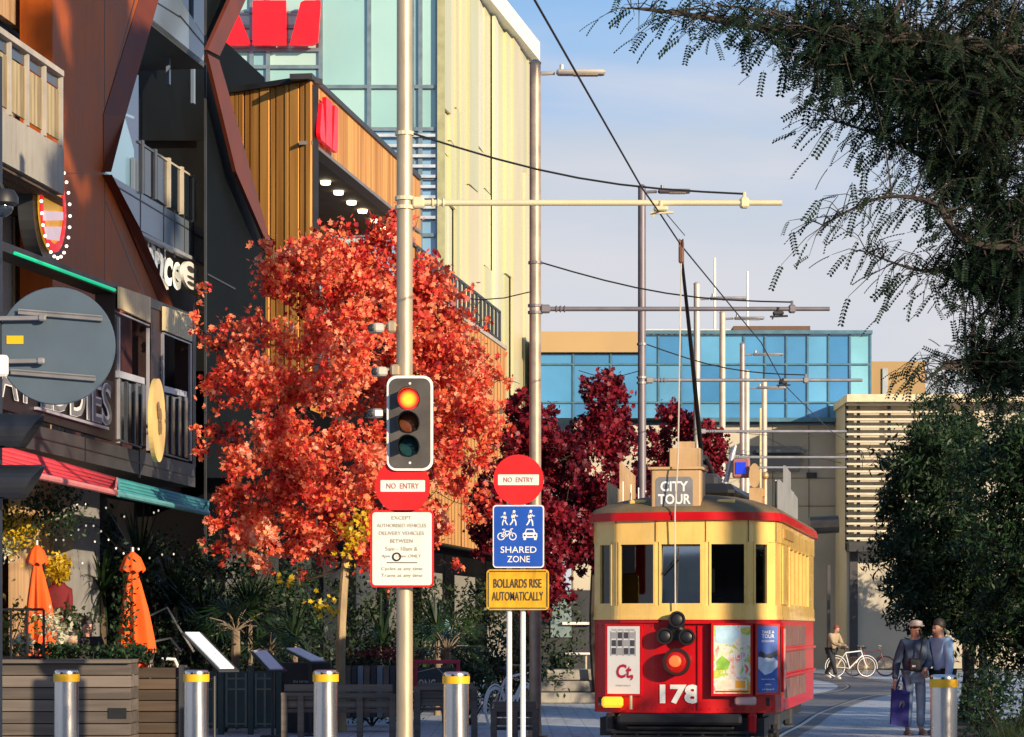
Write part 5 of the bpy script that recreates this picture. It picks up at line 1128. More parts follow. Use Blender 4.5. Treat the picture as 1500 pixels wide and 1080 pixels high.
LM = {}
LM['maple'] = leafmat('autumn_maple_leaf', [(.0, (.07, .012, .010)), (.16, (.22, .016, .018)), (.26, (.58, .028, .03)), (.40, (.84, .09, .065)), (.56, (.90, .22, .085)), (.74, (.92, .36, .20)), (.90, (.93, .55, .42)), (1, (.80, .40, .06))], 1.3, .32)
LM['burg'] = leafmat('burgundy_leaf', [(.0, (.035, .004, .008)), (.3, (.10, .006, .014)), (.6, (.21, .009, .022)), (.85, (.34, .018, .034)), (1, (.45, .06, .05))], .9, .25)
LM['green'] = leafmat('dark_green_leaf', [(.0, (.006, .014, .008)), (.4, (.018, .042, .016)), (.8, (.034, .068, .022)), (1, (.06, .10, .026))], .7, .2)
LM['kowhai'] = leafmat('fine_olive_leaf', [(.0, (.005, .011, .007)), (.4, (.010, .024, .013)), (.8, (.018, .036, .018)), (1, (.035, .03, .018))], .7, .12, .7, .12)
LM['shrub'] = leafmat('shrub_leaf', [(.0, (.008, .022, .012)), (.5, (.02, .05, .02)), (.85, (.042, .09, .026)), (1, (.10, .15, .035))], 1.4, .25)
LM['hedge'] = leafmat('hedge_leaf', [(.0, (.012, .022, .012)), (.5, (.03, .05, .022)), (1, (.07, .09, .035))], 1.4, .2)
LM['yellow'] = leafmat('yellow_flower', [(.0, (.45, .30, .01)), (.6, (.75, .52, .02)), (1, (.80, .66, .12))], 2, .35)
LM['grass'] = leafmat('tussock_blade', [(.0, (.06, .08, .015)), (.5, (.15, .17, .03)), (1, (.30, .27, .06))], 1.2, .3)
LM['paleflower'] = leafmat('pale_flower', [(.0, (.5, .52, .30)), (1, (.75, .74, .6))], 2, .3)

# ---- the big red maple
def ellipse_clumps(px0, px1, py0, py1, Y, n, seed, depth=None, rr=(.45, .75), skip=None, wl=None):
    rng = np.random.default_rng(seed); a = P((px0 + px1) / 2, (py0 + py1) / 2, Y); rx = (px1 - px0) / 2 / FP * Y; rz = (py1 - py0) / 2 / FP * Y; ry = depth or rx
    out = []
    while len(out) < n:
        v = rng.normal(size=3); v = v / np.linalg.norm(v) * rng.uniform(.2, 1) ** .45; r = rng.uniform(*rr)
        c = (a.x + v[0] * (rx - r * .55), Y + v[1] * (ry - r * .5), a.z + v[2] * (rz - r * .55))
        px = 750 + c[0] / c[1] * FP; py = 920 - (c[2] - 1.6) / c[1] * FP
        if skip and skip(px, py): continue
        out.append((c, r, r ** 2))
    return out
def maple_skip(px, py):
    # outline of the crown: narrow shoulder up right, wide on the left at mid height, hollow low
    if py < 400 and px < 395: return True
    if py < 440 and px < 330: return True
    if py > 700 and px > 700: return True
    return False
cl = ellipse_clumps(300, 742, 332, 830, 42, 50, 4, 2.0, (.30, .62), maple_skip)
def cpt(px, py, dy, r, w_=1.0): p = P(px, py, 42 + dy); return ((p.x, p.y, p.z), r, r * r * w_)
cl += [cpt(400, 760, -.2, .45, 1.6), cpt(450, 720, -.6, .5, 1.0), cpt(560, 740, -.5, .5, 1.0), cpt(390, 800, -.2, .4, 1.4), cpt(540, 800, -.2, .4, 1.4), cpt(460, 800, -.5, .4, 1.3), cpt(340, 735, -.5, .4, 1.3), cpt(580, 810, -.1, .4, 1.2), cpt(420, 700, -.8, .45, 1.2), cpt(620, 770, -.1, .45, .9), cpt(690, 740, .1, .42, .9), cpt(430, 640, -.9, .5, 1.0), cpt(500, 560, -1.0, .5, 1.0), cpt(390, 570, -1.0, .45, 1.0), cpt(540, 650, -1.0, .5, 1.0), cpt(480, 470, -1.0, .5, 1.0), cpt(590, 480, -1.0, .5, 1.0), cpt(725, 560, .2, .3, .6), cpt(715, 660, 0, .36, .8), cpt(290, 480, -.2, .22, .25), cpt(500, 380, -.6, .6, 1.6), cpt(570, 345, -.4, .45, 1.4), cpt(430, 395, -.5, .5, 1.3), cpt(345, 560, -.8, .5, 1.2), cpt(330, 505, -.2, .42, .6), cpt(365, 690, -1.0, .42, 1.2), cpt(322, 640, -.2, .40, .9), cpt(660, 500, -.6, .55, 1.4), cpt(690, 600, -.4, .45, 1.2), cpt(650, 690, -.6, .45, 1.2), cpt(345, 790, -.7, .40, .9), cpt(320, 780, -.9, .28, .7), cpt(470, 790, .3, .45, .6), cpt(620, 410, -.4, .5, 1.2)]
cl += [cpt(*q, .20, .30) for q in ((283, 455, -.3), (296, 430, -.5), (310, 590, -.6), (290, 640, -.3), (300, 800, -.8), (330, 810, -.6), (380, 360, -.5), (402, 350, -.4), (600, 325, -.3), (640, 400, -.5), (735, 600, -.3), (748, 560, -.1), (748, 640, -.2), (705, 470, -.3), (690, 430, -.4), (660, 830, -.2), (560, 850, .1), (440, 850, .2))]
tb = P(500, 0, 42)
mtree = clump_tree('maple_tree', 'big bright orange red maple behind the cream traffic light pole', (tb.x, 42, 0), (P(508, 820, 42).x, 42, P(508, 805, 42).z), cl, 44000, .088, LM['maple'], M_['bark_pale'], 'autumn trees along the street', .085, 5, lbm=M_['darkbark'])
# a few leaves that have turned clear yellow, low on the crown
rng = np.random.default_rng(12); C = []
for px, py, r, k in ((520, 765, .16, 70), (512, 800, .12, 50), (478, 885, .12, 30), (420, 850, .10, 10), (575, 640, .1, 20), (548, 470, .12, 30)):
    c = P(px, py, 41.0); C.append(np.array(c[:]) + rng.normal(size=(k, 3)) * r)
V = leaf5(np.concatenate(C), .10 * rng.uniform(.6, 1.2, size=sum(len(x) for x in C)), rng); quads_obj('yellow_leaves', V, LM['yellow'], mtree, 10)
# ---- burgundy trees beyond
cl = ellipse_clumps(795, 962, 528, 880, 58, 40, 21, 1.3, (.32, .6))
clump_tree('burgundy_tree', 'dark burgundy tree behind the mauve pole, tallest of the burgundy trees', (P(875, 0, 58).x, 58, 0), (P(872, 800, 58).x, 58, P(0, 800, 58).z), cl, 19000, .11, LM['burg'], M_['darkbark'], 'autumn trees along the street', .08, 22)
cl = ellipse_clumps(915, 1075, 588, 880, 67, 36, 23, 1.1, (.32, .55))
cl += [(tuple(P(*q, 66.5)), .42, .35) for q in ((1022, 640), (1040, 668), (1004, 622), (1012, 690), (1035, 700), (985, 610), (1045, 640))]
clump_tree('burgundy_tree', 'lower burgundy tree showing just behind the tram destination box', (P(990, 0, 67).x, 67, 0), (P(990, 820, 67).x, 67, P(0, 820, 67).z), cl, 19000, .11, LM['burg'], M_['darkbark'], 'autumn trees along the street', .07, 24)
cl = ellipse_clumps(690, 868, 560, 900, 52, 40, 25, 1.2, (.30, .52), lambda x, y: (x > 765 and x < 815 and y < 600))
clump_tree('burgundy_tree', 'burgundy tree behind the blue shared zone sign', (P(772, 0, 52).x, 52, 0), (P(772, 830, 52).x, 52, P(0, 830, 52).z), cl, 19000, .11, LM['burg'], M_['darkbark'], 'autumn trees along the street', .08, 26)

# ---- fine leaved tree hanging in from the right
def sprig_template(n_pair=8, L_=.30, leaf=.05):
    q = []
    for k in range(n_pair):
        t = (k + 1) / n_pair; y = t * L_; sag = -.16 * t * t * L_
        for s in (-1, 1):
            b = np.array([0, y, sag]); tip = b + np.array([s * leaf, leaf * .25, -leaf * .25]); w_ = np.array([0, leaf * .36, 0])
            q.append([b, (b + tip) / 2 + w_, tip, (b + tip) / 2 - w_])
    for k in range(3):
        y0, y1 = L_ * k / 3, L_ * (k + 1) / 3; z0, z1 = -.16 * (k / 3) ** 2 * L_, -.16 * ((k + 1) / 3) ** 2 * L_
        q.append([[-.003, y0, z0], [.003, y0, z0], [.002, y1, z1], [-.002, y1, z1]])
    return np.array(q)
def place_sprigs(T_, O, D, sc, rng):
    # O: origins, D: directions (N,3)
    d = unit(D); side = unit(np.cross(d, np.array([0, 0, 1.0]) + rng.normal(size=d.shape) * .35)); up = np.cross(side, d)
    M = np.stack([side, d, up], 2) * sc.reshape(-1, 1, 1)                # columns
    V = np.einsum('nij,qkj->nqki', M, T_) + O[:, None, None, :]
    return V.reshape(-1, T_.shape[1], 3)
rng = np.random.default_rng(31)
KS = .58                                                     # this tree stands some 17 m away
def Q(x, y, z): return Vector((x * KS, y * KS, 1.6 + (z - 1.6) * KS))
def PK(px, py, Y): return P(px, py, Y * KS)
tbase = Vector((8.6 * KS, 29.5 * KS, 0)); s = thing('kowhai_tree', 'fine leaved dark tree hanging in from the upper right corner', 'tree', tbase)
mb = MB(); limb(mb, tbase, Q(8.3, 29.5, 5.0), .18, .13, rng, .02); obj('trunk', mb, M_['darkbark'], s, True)
limbs = []; mb = MB()
def path_limb(pts, r0, r1):
    pts = [Vector(p) for p in pts]; sp = []
    for i in range(len(pts) - 1):
        p0, p1, p2, p3 = pts[max(i - 1, 0)], pts[i], pts[i + 1], pts[min(i + 2, len(pts) - 1)]
        for k in range(5):
            t = k / 5; sp.append(.5 * ((2 * p1) + (-p0 + p2) * t + (2 * p0 - 5 * p1 + 4 * p2 - p3) * t * t + (-p0 + 3 * p1 - 3 * p2 + p3) * t ** 3))
    sp.append(pts[-1]); n = len(sp); mb.tube(sp, [r0 + (r1 - r0) * k / (n - 1) for k in range(n)], 6); limbs.extend(sp); return sp
fork = Q(8.3, 29.5, 5.0)
top = path_limb([fork, Q(7.4, 29.0, 7.2), PK(1400, 62, 28.6), PK(1250, 58, 28.2), PK(1120, 42, 28.0), PK(1010, 22, 27.8), PK(925, 12, 27.7)], .06, .006)
path_limb([fork, Q(7.6, 29.8, 6.6), PK(1480, 190, 29.4), PK(1380, 150, 29.0), PK(1290, 120, 28.6), PK(1200, 95, 28.4)], .05, .008)
path_limb([fork, Q(7.4, 30.2, 6.0), PK(1450, 300, 29.8), PK(1360, 235, 29.5), PK(1290, 200, 29.3), PK(1215, 175, 29.2)], .04, .004)
path_limb([fork, Q(7.2, 29.2, 5.6), PK(1440, 360, 29.0), PK(1370, 300, 28.8), PK(1290, 290, 28.7), PK(1205, 330, 28.6)], .035, .004)
path_limb([fork, Q(7.2, 30.0, 5.2), PK(1460, 430, 29.6), PK(1400, 400, 29.4), PK(1340, 395, 29.2), PK(1270, 370, 29.2)], .03, .004)
path_limb([fork, Q(7.0, 30.4, 4.6), PK(1490, 560, 30.0), PK(1440, 540, 29.8), PK(1400, 530, 29.6), PK(1350, 560, 29.4)], .06, .004)
path_limb([fork, Q(9.4, 29.5, 8.5), Q(10.4, 30.0, 11.5), Q(10.6, 30.2, 13.5)], .06, .01)
LP = np.array([p[:] for p in limbs])
# clumps of foliage: (px, py, depth, radius in metres, sprigs)
K = [(1080, 45, 28.0, .42, 26), (1140, 70, 28.1, .5, 60), (1200, 40, 28.3, .6, 110), (1200, 115, 28.2, .42, 60), (1270, 60, 28.4, .7, 200), (1260, 150, 28.5, .42, 70), (1300, 190, 28.7, .38, 46), (1340, 90, 28.6, .8, 300), (1345, 190, 28.9, .55, 150), (1420, 80, 28.8, .9, 380), (1420, 200, 29.1, .7, 260), (1480, 140, 29.2, .9, 340), (1480, 260, 29.4, .7, 260), (1420, 290, 29.2, .45, 90), (1470, 360, 29.3, .6, 200), (1450, 430, 29.4, .5, 130), (1490, 450, 29.6, .6, 170), (1410, 350, 29.0, .4, 46), (1480, 540, 29.8, .5, 120), (1430, 500, 29.6, .42, 60), (1440, 570, 29.8, .4, 60), (1040, 25, 27.9, .25, 10), (1180, 80, 28.2, .45, 90), (1240, 110, 28.3, .45, 110), (1310, 130, 28.6, .5, 150), (1160, 20, 28.2, .4, 60), (1100, 20, 28.1, .3, 30), (1380, 140, 28.8, .7, 260), (1460, 60, 29, .9, 300), (1490, 320, 29.5, .6, 220), (1450, 220, 29.2, .6, 240), (1475, 400, 29.5, .45, 150), (1495, 500, 29.8, .5, 160), (1380, 260, 29.2, .35, 50), (1400, 420, 29.3, .3, 36), (1460, 580, 29.9, .45, 110), (1400, 560, 29.8, .28, 36)]
K += [(1560 + 75 * a_, y_, 29.3 + .1 * a_, .8, 170) for a_ in range(5) for y_ in (-150, 10, 150, 290, 430, 560)] + [(1250 + 110 * a_, -110, 28.4 + .1 * a_, .75, 130) for a_ in range(3)]
O = []; D = []; S = []; tw_ = []
for px, py, Y, r, k in K:
    Y = Y * KS; r = r * KS; k = int(k * 1.6); c = np.array(P(px, py, Y)[:]); dd = np.linalg.norm(LP - c, axis=1); near = np.argsort(dd)[:14]
    for j in range(max(4, k // 11)):
        a = LP[rng.choice(near)]; e = c + unit(rng.normal(size=3)) * r * np.array([1, 1.3, .9]) * rng.uniform(.2, 1.25)
        mid = (a + e) / 2 + np.array([0, 0, .06]); mb.tube([a, mid, e], [.008, .005, .002], 4)
        kk = k // max(4, k // 11) + 1; t = rng.uniform(.25, 1, size=(kk, 1)); o_ = a * (1 - t) ** 2 + 2 * mid * t * (1 - t) + e * t * t
        O.append(o_ + rng.normal(size=o_.shape) * .06); d_ = rng.normal(size=o_.shape) * 1.0 + np.array([-.25, 0, -.22]); D.append(d_); S.append(rng.uniform(.22, .50, size=kk))
# sparse drooping tips along the thin branches
thin = [p for p in limbs if .0 < p.y and 750 + p.x / p.y * FP < 1400 and 750 + p.x / p.y * FP > 915 and p.z < 8.2]
for p in thin:
    for j in range(6 if p.z < 5.2 else 5):
        e = np.array(p[:]) + rng.normal(size=3) * np.array([.14, .18, .10]); mb.tube([p, (np.array(p[:]) + e) / 2 + np.array([0, 0, .03]), e], [.004, .003, .0015], 4)
        O.append(e[None]); D.append(np.array([[-.55 + rng.normal() * .3, rng.normal() * .3, -.6 + rng.normal() * .25]])); S.append(np.array([rng.uniform(.34, .62)]))
obj('limbs', mb, M_['darkbark'], s, True)
quads_obj('crown', place_sprigs(sprig_template(), np.concatenate(O), np.concatenate(D), np.concatenate(S), rng), LM['kowhai'], s)
# the crown carries on above the picture with the same foliage in bigger clumps
C = []
for c, r, k in ((Q(7.6, 29.2, 9.4), 1.0, 1400), (Q(9.4, 29.4, 9.4), 1.3, 1800), (Q(9.6, 28.6, 7.0), 1.1, 1400)):
    C.append(np.array(c[:]) + unit(rng.normal(size=(k, 3))) * (rng.uniform(0, 1, size=(k, 1)) ** .4) * r)
quads_obj('upper_crown', leaf_quads(np.concatenate(C), .14, .5, .5, rng), LM['kowhai'], s)

# ---- dense dark trees at the right, behind the couple
def dense_tree(name, label, px0, px1, py0, py1, Y, n_cl, n_leaf, L_, lm, seed, tpx, depth=1.6, rr=(.4, .75), skip=None, group=None, r0=.12, tz=1.2):
    cl = ellipse_clumps(px0, px1, py0, py1, Y, n_cl, seed, depth, rr, skip); b = P(tpx, 0, Y)
    return clump_tree(name, label, (b.x, Y, 0), (b.x + .1, Y, tz), cl, n_leaf, L_, lm, M_['darkbark'], group, r0, seed + 1, False)
GR = 'dense green trees on the right bank'
dense_tree('evergreen_tree', 'dense dark evergreen tree right behind the couple', 1285, 1480, 590, 1010, 46, 50, 34000, .10, LM['green'], 41, 1412, 1.6, (.38, .7), lambda x, y: (x < 1390 and y > 895) or (x < 1320 and y < 640), GR)
dense_tree('evergreen_tree', 'mid green fine leaved tree filling the right edge', 1385, 1640, 575, 1050, 42, 50, 32000, .10, LM['shrub'], 43, 1500, 1.5, (.4, .75), None, GR)
dense_tree('evergreen_tree', 'sparse evergreen crown above the louvred wing', 1330, 1480, 560, 760, 58, 18, 7000, .11, LM['green'], 45, 1440, 1.5, (.4, .7), None, GR, .1, 3)
# bushes added along the right bank, mostly out of view, to shade the street
GB = 'shade bushes added along the right bank'
for k, (x, y, h, rr_) in enumerate(((12.5, 22, 5.2, 2.4), (11.6, 12, 6.0, 2.4), (13.2, 32, 5.4, 2.3), (12.6, 45, 6.2, 2.4), (14.6, 54, 6.0, 2.3), (16.4, 64, 6.2, 2.4), (18.4, 74, 6.0, 2.4), (20.5, 84, 6.8, 2.6), (22.4, 94, 7.0, 2.5), (11.0, 3, 7.5, 2.6), (14, 38, 5.2, 2.0), (18.6, 97, 6.6, 2.2), (19.4, 90, 6.6, 2.2), (16.6, 100, 4.4, 1.5))):
    rg = np.random.default_rng(60 + k); cl = []
    for j in range(14):
        v = unit(rg.normal(size=3)) * rg.uniform(.3, 1); cl.append(((x + v[0] * rr_ * .8, y + v[1] * rr_ * 1.5, h * .52 + v[2] * h * .40), rr_ * .45, 1))
    clump_tree('shade_bush', 'large dark bush added for street shade, partly or wholly past the right edge', (x, y, 0), (x, y, 1.0), cl, 3600, .22, LM['hedge'], M_['darkbark'], GB, .12, 70 + k, False, cat='bush')
# unseen tree added outside the picture, its crown shaped to shade the copper front
rg = np.random.default_rng(99); cl = []
for j in range(30):
    v = unit(rg.normal(size=3)) * rg.uniform(.2, 1) ** .5; cl.append(((14.9 + v[0] * .7, 14.3 + v[1] * .7, 15.2 + v[2] * 1.8), .6, 1))
for j in range(16):
    v = unit(rg.normal(size=3)) * rg.uniform(.2, 1) ** .5; cl.append(((15.9 + v[0] * .9, 15.2 + v[1] * .9, 16.5 + v[2] * .8), .6, 1))
for j in range(70):
    v = unit(rg.normal(size=3)) * rg.uniform(.2, 1) ** .5; cl.append(((17.1 + v[0] * 2.9, 16.7 + v[1] * 2.9, 19.1 + v[2] * 2.1), .65, 1))
clump_tree('shade_tree', 'tall unseen tree added outside the picture to shade the copper front', (16.9, 17.0, 0), (17.1, 16.7, 16.4), cl, 44000, .34, LM['hedge'], M_['bark_pale'], None, .26, 98, False)
# ---- plants
def blades(name, label, base, n, L_, w_, lm, seed, cat='plant', group=None, up=.75, trunk=0, stemm=None):
    rng = np.random.default_rng(seed); s = thing(name, label, cat, base, group); b = np.array(base) + np.array([0, 0, trunk]); V = []
    for k in range(n):
        a = rng.uniform(0, 2 * math.pi); el = rng.uniform(.15, 1.4) if rng.uniform() < up else rng.uniform(-.5, .4); d = np.array([math.cos(a) * math.cos(el), math.sin(a) * math.cos(el), math.sin(el)])
        l = L_ * rng.uniform(.6, 1.15); sd = unit(np.cross(d, [0, 0, 1.0]) + 1e-6) * w_ * .5; prev = b + rng.normal(size=3) * .02; m_ = 4; pts = [prev]
        for j in range(m_): t = (j + 1) / m_; pts.append(b + d * l * t + np.array([0, 0, -.45 * l * t * t * (1 - abs(math.sin(el)) * .6)]))
        for j in range(m_):
            w0 = 1 - .9 * (j / m_) ** 1.5; w1 = 1 - .9 * ((j + 1) / m_) ** 1.5; V.append([pts[j] - sd * w0, pts[j] + sd * w0, pts[j + 1] + sd * w1, pts[j + 1] - sd * w1])
    if trunk > 0: mb = MB(); limb(mb, base, tuple(b), .07, .05, rng, .03); obj('stem', mb, stemm or M_['bark'], s, True)
    quads_obj('leaves', np.array(V), lm, s); return s
def palm(label, base, trunk, n, L_, seed, group='fan palms on the terrace'):
    rng = np.random.default_rng(seed); s = thing('fan_palm', label, 'palm', base, group); b = np.array(base) + np.array([0, 0, trunk])
    mb = MB(); limb(mb, base, tuple(b), .09, .07, rng, .02); V = []
    for k in range(n):
        a = rng.uniform(0, 2 * math.pi); el = rng.uniform(-.25, 1.2); d = np.array([math.cos(a) * math.cos(el), math.sin(a) * math.cos(el), math.sin(el)]); e = b + d * L_ * rng.uniform(.34, .62); mb.tube([b, (b + e) / 2 + np.array([0, 0, .05]), e], [.012, .01, .008], 5)
        sd = unit(np.cross(d, [0, 0, 1.0])); un = np.cross(sd, d)
        for j in range(17):
            ph = R(-100 + 200 * j / 16); dd = unit(d * math.cos(ph) + sd * math.sin(ph) - np.array([0, 0, .25])); ww = np.cross(dd, un) * .018; l = L_ * .55 * rng.uniform(.85, 1.1)
            V.append([e - ww * .3, e + dd * l * .5 - ww, e + dd * l - np.array([0, 0, .08]), e + dd * l * .5 + ww])
    obj('trunk', mb, M_['bark'], s, True); quads_obj('fronds', np.array(V), LM['shrub'], s); return s
def bush(label, base, rx, ry, rz, n, L_, lm, seed, group=None, name='shrub', z0=0.0, cat='shrub'):
    rng = np.random.default_rng(seed); s = thing(name, label, cat, base, group); b = np.array(base); C = []
    for k in range(max(6, n // 60)):
        v = unit(rng.normal(size=3)) * rng.uniform(.2, 1) ** .5; c = b + np.array([v[0] * rx, v[1] * ry, z0 + rz + v[2] * rz]); C.append(c + rng.normal(size=(60, 3)) * np.array([rx, ry, rz]).clip(.05, .6) * .22)
    C = np.concatenate(C); C = C[C[:, 2] > .05]; quads_obj('leaves', leaf_quads(C, L_ * rng.uniform(.6, 1.3, size=len(C)), .5, .2, rng), lm, s)
    mb = MB()
    for k in range(5): limb(mb, base, tuple(b + np.array([rng.uniform(-.6, .6) * rx, rng.uniform(-.6, .6) * ry, z0 + rz * rng.uniform(.8, 1.6)])), .02, .006, rng, .1, 3)
    obj('stems', mb, M_['darkbark'], s, True); return s
def gp(px, Y): return ((px - 750) / FP * Y, Y, 0)
# terrace plants on the left, in front of the restaurant
GS = 'spiky dark plants in front of the restaurant'
for k, (px, Y, n, L_, tr, lab) in enumerate(((150, 44, 60, 1.3, 2.2, 'tall spiky plant left of the second orange umbrella'), (205, 45, 80, 1.4, 2.6, 'tall spiky plant behind the second orange umbrella'), (255, 45.5, 70, 1.3, 2.0, 'spiky plant under the end of the teal awning'), (300, 46, 70, 1.2, 1.6, 'spiky plant above the first slanted menu board'), (365, 46.5, 60, 1.2, 1.9, 'spiky plant beneath the left side of the maple'), (430, 47, 50, 1.1, 1.4, 'spiky plant left of the maple trunk'), (560, 48, 50, 1.1, 1.3, 'spiky plant between maple trunk and cream pole'), (640, 50, 70, 1.1, 1.5, 'spiky plant right of the cream pole below the notice'))):
    blades('cabbage_plant', lab, gp(px, Y), n, L_, .06, LM['green'], 200 + k, 'plant', GS, .7, tr)
palm('bright fan palm behind the slanted menu boards', gp(345, 43.5), 1.55, 18, .95, 301); palm('fan palm low behind the second slanted menu board', gp(395, 44.5), 1.2, 12, .8, 302); palm('fan palm half hidden behind the red framed board', gp(655, 46), 1.2, 14, .85, 303)
GH = 'leafy shrubs along the terrace'
for k, (px, Y, rx, ry, rz, n, lm, lab) in enumerate(((130, 36.8, .75, .25, .16, 900, 'shrub', 'low leafy shrub on top of the grey planter'), (225, 37.6, .35, .2, .14, 400, 'green', 'low dark shrub on top of the brown planter'), (330, 42.0, .8, .4, .5, 1500, 'shrub', 'leafy shrub behind the green fence panels'), (420, 43, .9, .5, .6, 1500, 'green', 'dark shrub left of the maple trunk behind the menu box'), (545, 44.5, .9, .5, .62, 1800, 'green', 'dark shrub behind the striped planter'), (610, 52, 1.4, .6, 1.2, 2200, 'green', 'tall dark shrub behind the red framed board'), (720, 54, 1.1, .6, .9, 2000, 'green', 'dark round shrub behind the twin posts'), (825, 60, .35, .35, .62, 800, 'green', 'clipped green shrub left of the tram'), (470, 52, 2.2, .6, 1.35, 3000, 'green', 'broad dark hedge deep behind the maple trunk'), (350, 50, 2.0, .6, 1.6, 3000, 'green', 'broad dark hedge under the awning end'), (190, 44.5, .7, .4, 1.4, 2200, 'green', 'climbing greenery around the second orange umbrella'), (690, 45, .5, .3, .5, 700, 'shrub', 'small shrub behind the right hand bollard and board'), (120, 45, .9, .5, 1.5, 2600, 'hedge', 'tall dark foliage by the pale column'), (170, 45.5, .8, .5, 1.7, 2600, 'hedge', 'tall dark foliage between the two orange umbrellas'), (240, 46, 1.0, .5, 1.6, 2800, 'hedge', 'tall dark foliage right of the second orange umbrella'), (300, 47, 1.0, .5, 1.7, 2800, 'hedge', 'tall dark foliage under the teal awning end'), (400, 48, 1.2, .5, 1.5, 2800, 'hedge', 'tall dark foliage left behind the maple trunk'), (600, 52, 1.6, .5, 1.6, 2800, 'hedge', 'tall dark foliage behind the cream pole'), (740, 56, 1.6, .5, 1.5, 2800, 'hedge', 'tall dark foliage behind the yellow sign'), (92, 41.2, .5, .3, .42, 1100, 'hedge', 'dark foliage hiding the lower half of the display figure'), (15, 37.2, .45, .2, .40, 700, 'grass', 'sunlit yellowish shrub behind the black railing'), (60, 37.2, .35, .2, .36, 500, 'paleflower', 'pale flowering shrub at the foot of the first orange umbrella'))):
    b = gp(px, Y); z0 = 1.1 if k in (0, 1, 20, 21) else (1.15 if k == 19 else 0.0); bush(lab, b, rx, ry, rz, n, .09 if Y < 45 else .11, LM[lm], 400 + k, GH, 'shrub', z0)
# hanging garlands under the red awning
for k, (px, py, r, n, lm, lab) in enumerate(((28, 775, .32, 420, 'yellow', 'hanging yellow blossom under the red awning'), (55, 745, .35, 380, 'shrub', 'green garland under the red awning, left part'), (95, 750, .38, 420, 'shrub', 'green garland under the red awning, right part'), (14, 800, .16, 120, 'paleflower', 'pale hanging blossom below the yellow one'), (2, 770, .2, 160, 'grass', 'olive hanging foliage at the left edge'))):
    rng = np.random.default_rng(500 + k); c = np.array(P(px, py, 38.6)[:]); C = c + rng.normal(size=(n, 3)) * r * np.array([.5, .4, .55]); one_ = quads_obj('hanging_garland', leaf_quads(C, .08, .5, .8, rng), LM[lm]); setp(one_, lab, 'garland', 'hanging garlands under the awning')
# tussock grass and low shrubs bottom right
GT = 'tussock grasses in the bottom right bed'
for k, (px, Y, L_, lab) in enumerate(((1455, 30, .5, 'yellow green tussock in the bottom right bed, nearest the bollard'), (1485, 29.5, .55, 'yellow green tussock at the very bottom right corner'), (1475, 32, .6, 'taller tussock behind the corner one'), (1500, 31, .6, 'tussock cut by the right edge'))):
    blades('tussock', lab, gp(px, Y), 220, L_ * 1.3, .014, LM['grass'], 600 + k, 'grass tuft', GT, .95)
bush('dark shrub rising from the bottom right bed', gp(1465, 34), .55, .5, .55, 1500, .07, LM['shrub'], 610, GH); bush('thin twiggy shrub left of the tussocks behind the bollard', gp(1442, 36), .3, .3, .5, 700, .06, LM['green'], 611, GH); bush('dark shrub at the foot of the evergreen behind the bollard', gp(1425, 45.5), .5, .4, .45, 900, .08, LM['green'], 612, GH)
mb = MB(); mb.prism([(5.15, 29, 0), (5.9, 36, 0), (7.4, 46, 0), (30, 46, 0), (30, 20, 0), (4.9, 20, 0)], (0, 0, .06)); setp(obj('garden_bed', mb, mat('dark_soil', (.03, .025, .018), .95, 0, .4, 3, .5, 10)), kind='structure')
# fallen leaves on the paving
rng = np.random.default_rng(9); n = 420; Y = rng.uniform(38, 62, n); px = np.where(rng.uniform(size=n) < .75, rng.uniform(640, 870, n), rng.uniform(1190, 1420, n)); C = np.stack([(px - 750) / FP * Y, Y, np.full(n, .012)], 1); a = rng.uniform(0, 6.28, n)
V = np.stack([C + .05 * np.stack([np.cos(a + q), np.sin(a + q), .1 + 0 * a], 1) for q in (0, 1.3, 3.14, 4.6)], 1); setp(quads_obj('fallen_leaves', V, LM['burg']), kind='stuff')
# ---------------------------------------------------------------- terrace furniture
def slat_box(s, x0, x1, y, z0, z1, n, m, dep=.6, gap=.012, name='slat'):
    mb = MB(); h = (z1 - z0) / n
    for k in range(n): mb.rbox(((x0 + x1) / 2, y + dep / 2, z0 + h * (k + .5)), (x1 - x0, dep, h - gap), .006)
    return obj(name, mb, m, s)
def xp(px, Y): return (px - 750) / FP * Y
def zp(py, Y): return 1.6 + (920 - py) / FP * Y
s = thing('planter_box', 'grey weathered board planter at bottom left carrying the black railing', 'planter', (xp(90, 36), 36, 0))
slat_box(s, xp(-60, 36), xp(191, 36), 36, 0.02, zp(972, 36), 7, M_['greywood'], .8, .012, 'board_side')
mb = MB(); mb.rbox((xp(66, 36), 36.36, zp(969, 36)), (xp(193, 36) - xp(-60, 36), .9, .05), .01); obj('top_cap', mb, M_['greywood'], s)
mb = MB(); mb.box((xp(65, 36), 36.4, 1.14), (2.0, .7, .02)); obj('soil', mb, bpy.data.materials['dark_soil'], s)
mb = MB(); mb.box((xp(172, 36), 35.99, zp(1045, 36)), (.24, .01, .14)); obj('plate', mb, M_['black'], s)
s = thing('planter_box', 'dark brown board planter between the first two bollards', 'planter', (xp(235, 37), 37, 0))
slat_box(s, xp(198, 37), xp(270, 37), 37, .02, zp(978, 37), 7, M_['brownwood'], .6, .012, 'board_side')
mb = MB(); mb.rbox((xp(266, 37), 36.97, .55), (.08, .06, 1.1), .01); obj('corner_post', mb, M_['dark'], s)
s = thing('railing', 'black metal railing standing on the grey planter', 'railing', (xp(20, 36.2), 36.2, 1.17))
mb = MB(); a, b = xp(-40, 36.2), xp(64, 36.2); z0, z1 = 1.16, zp(893, 36.2)
for z in (z1, z0 + .05): mb.tube([(a, 36.2, z), (b, 36.2, z)], .018, 6)
obj('rail', mb, M_['black'], s)
mb = MB()
for px in (16, 40, 64): mb.tube([(xp(px, 36.2), 36.2, z0), (xp(px, 36.2), 36.2, z1)], .018, 6)
obj('upright', mb, M_['black'], s)
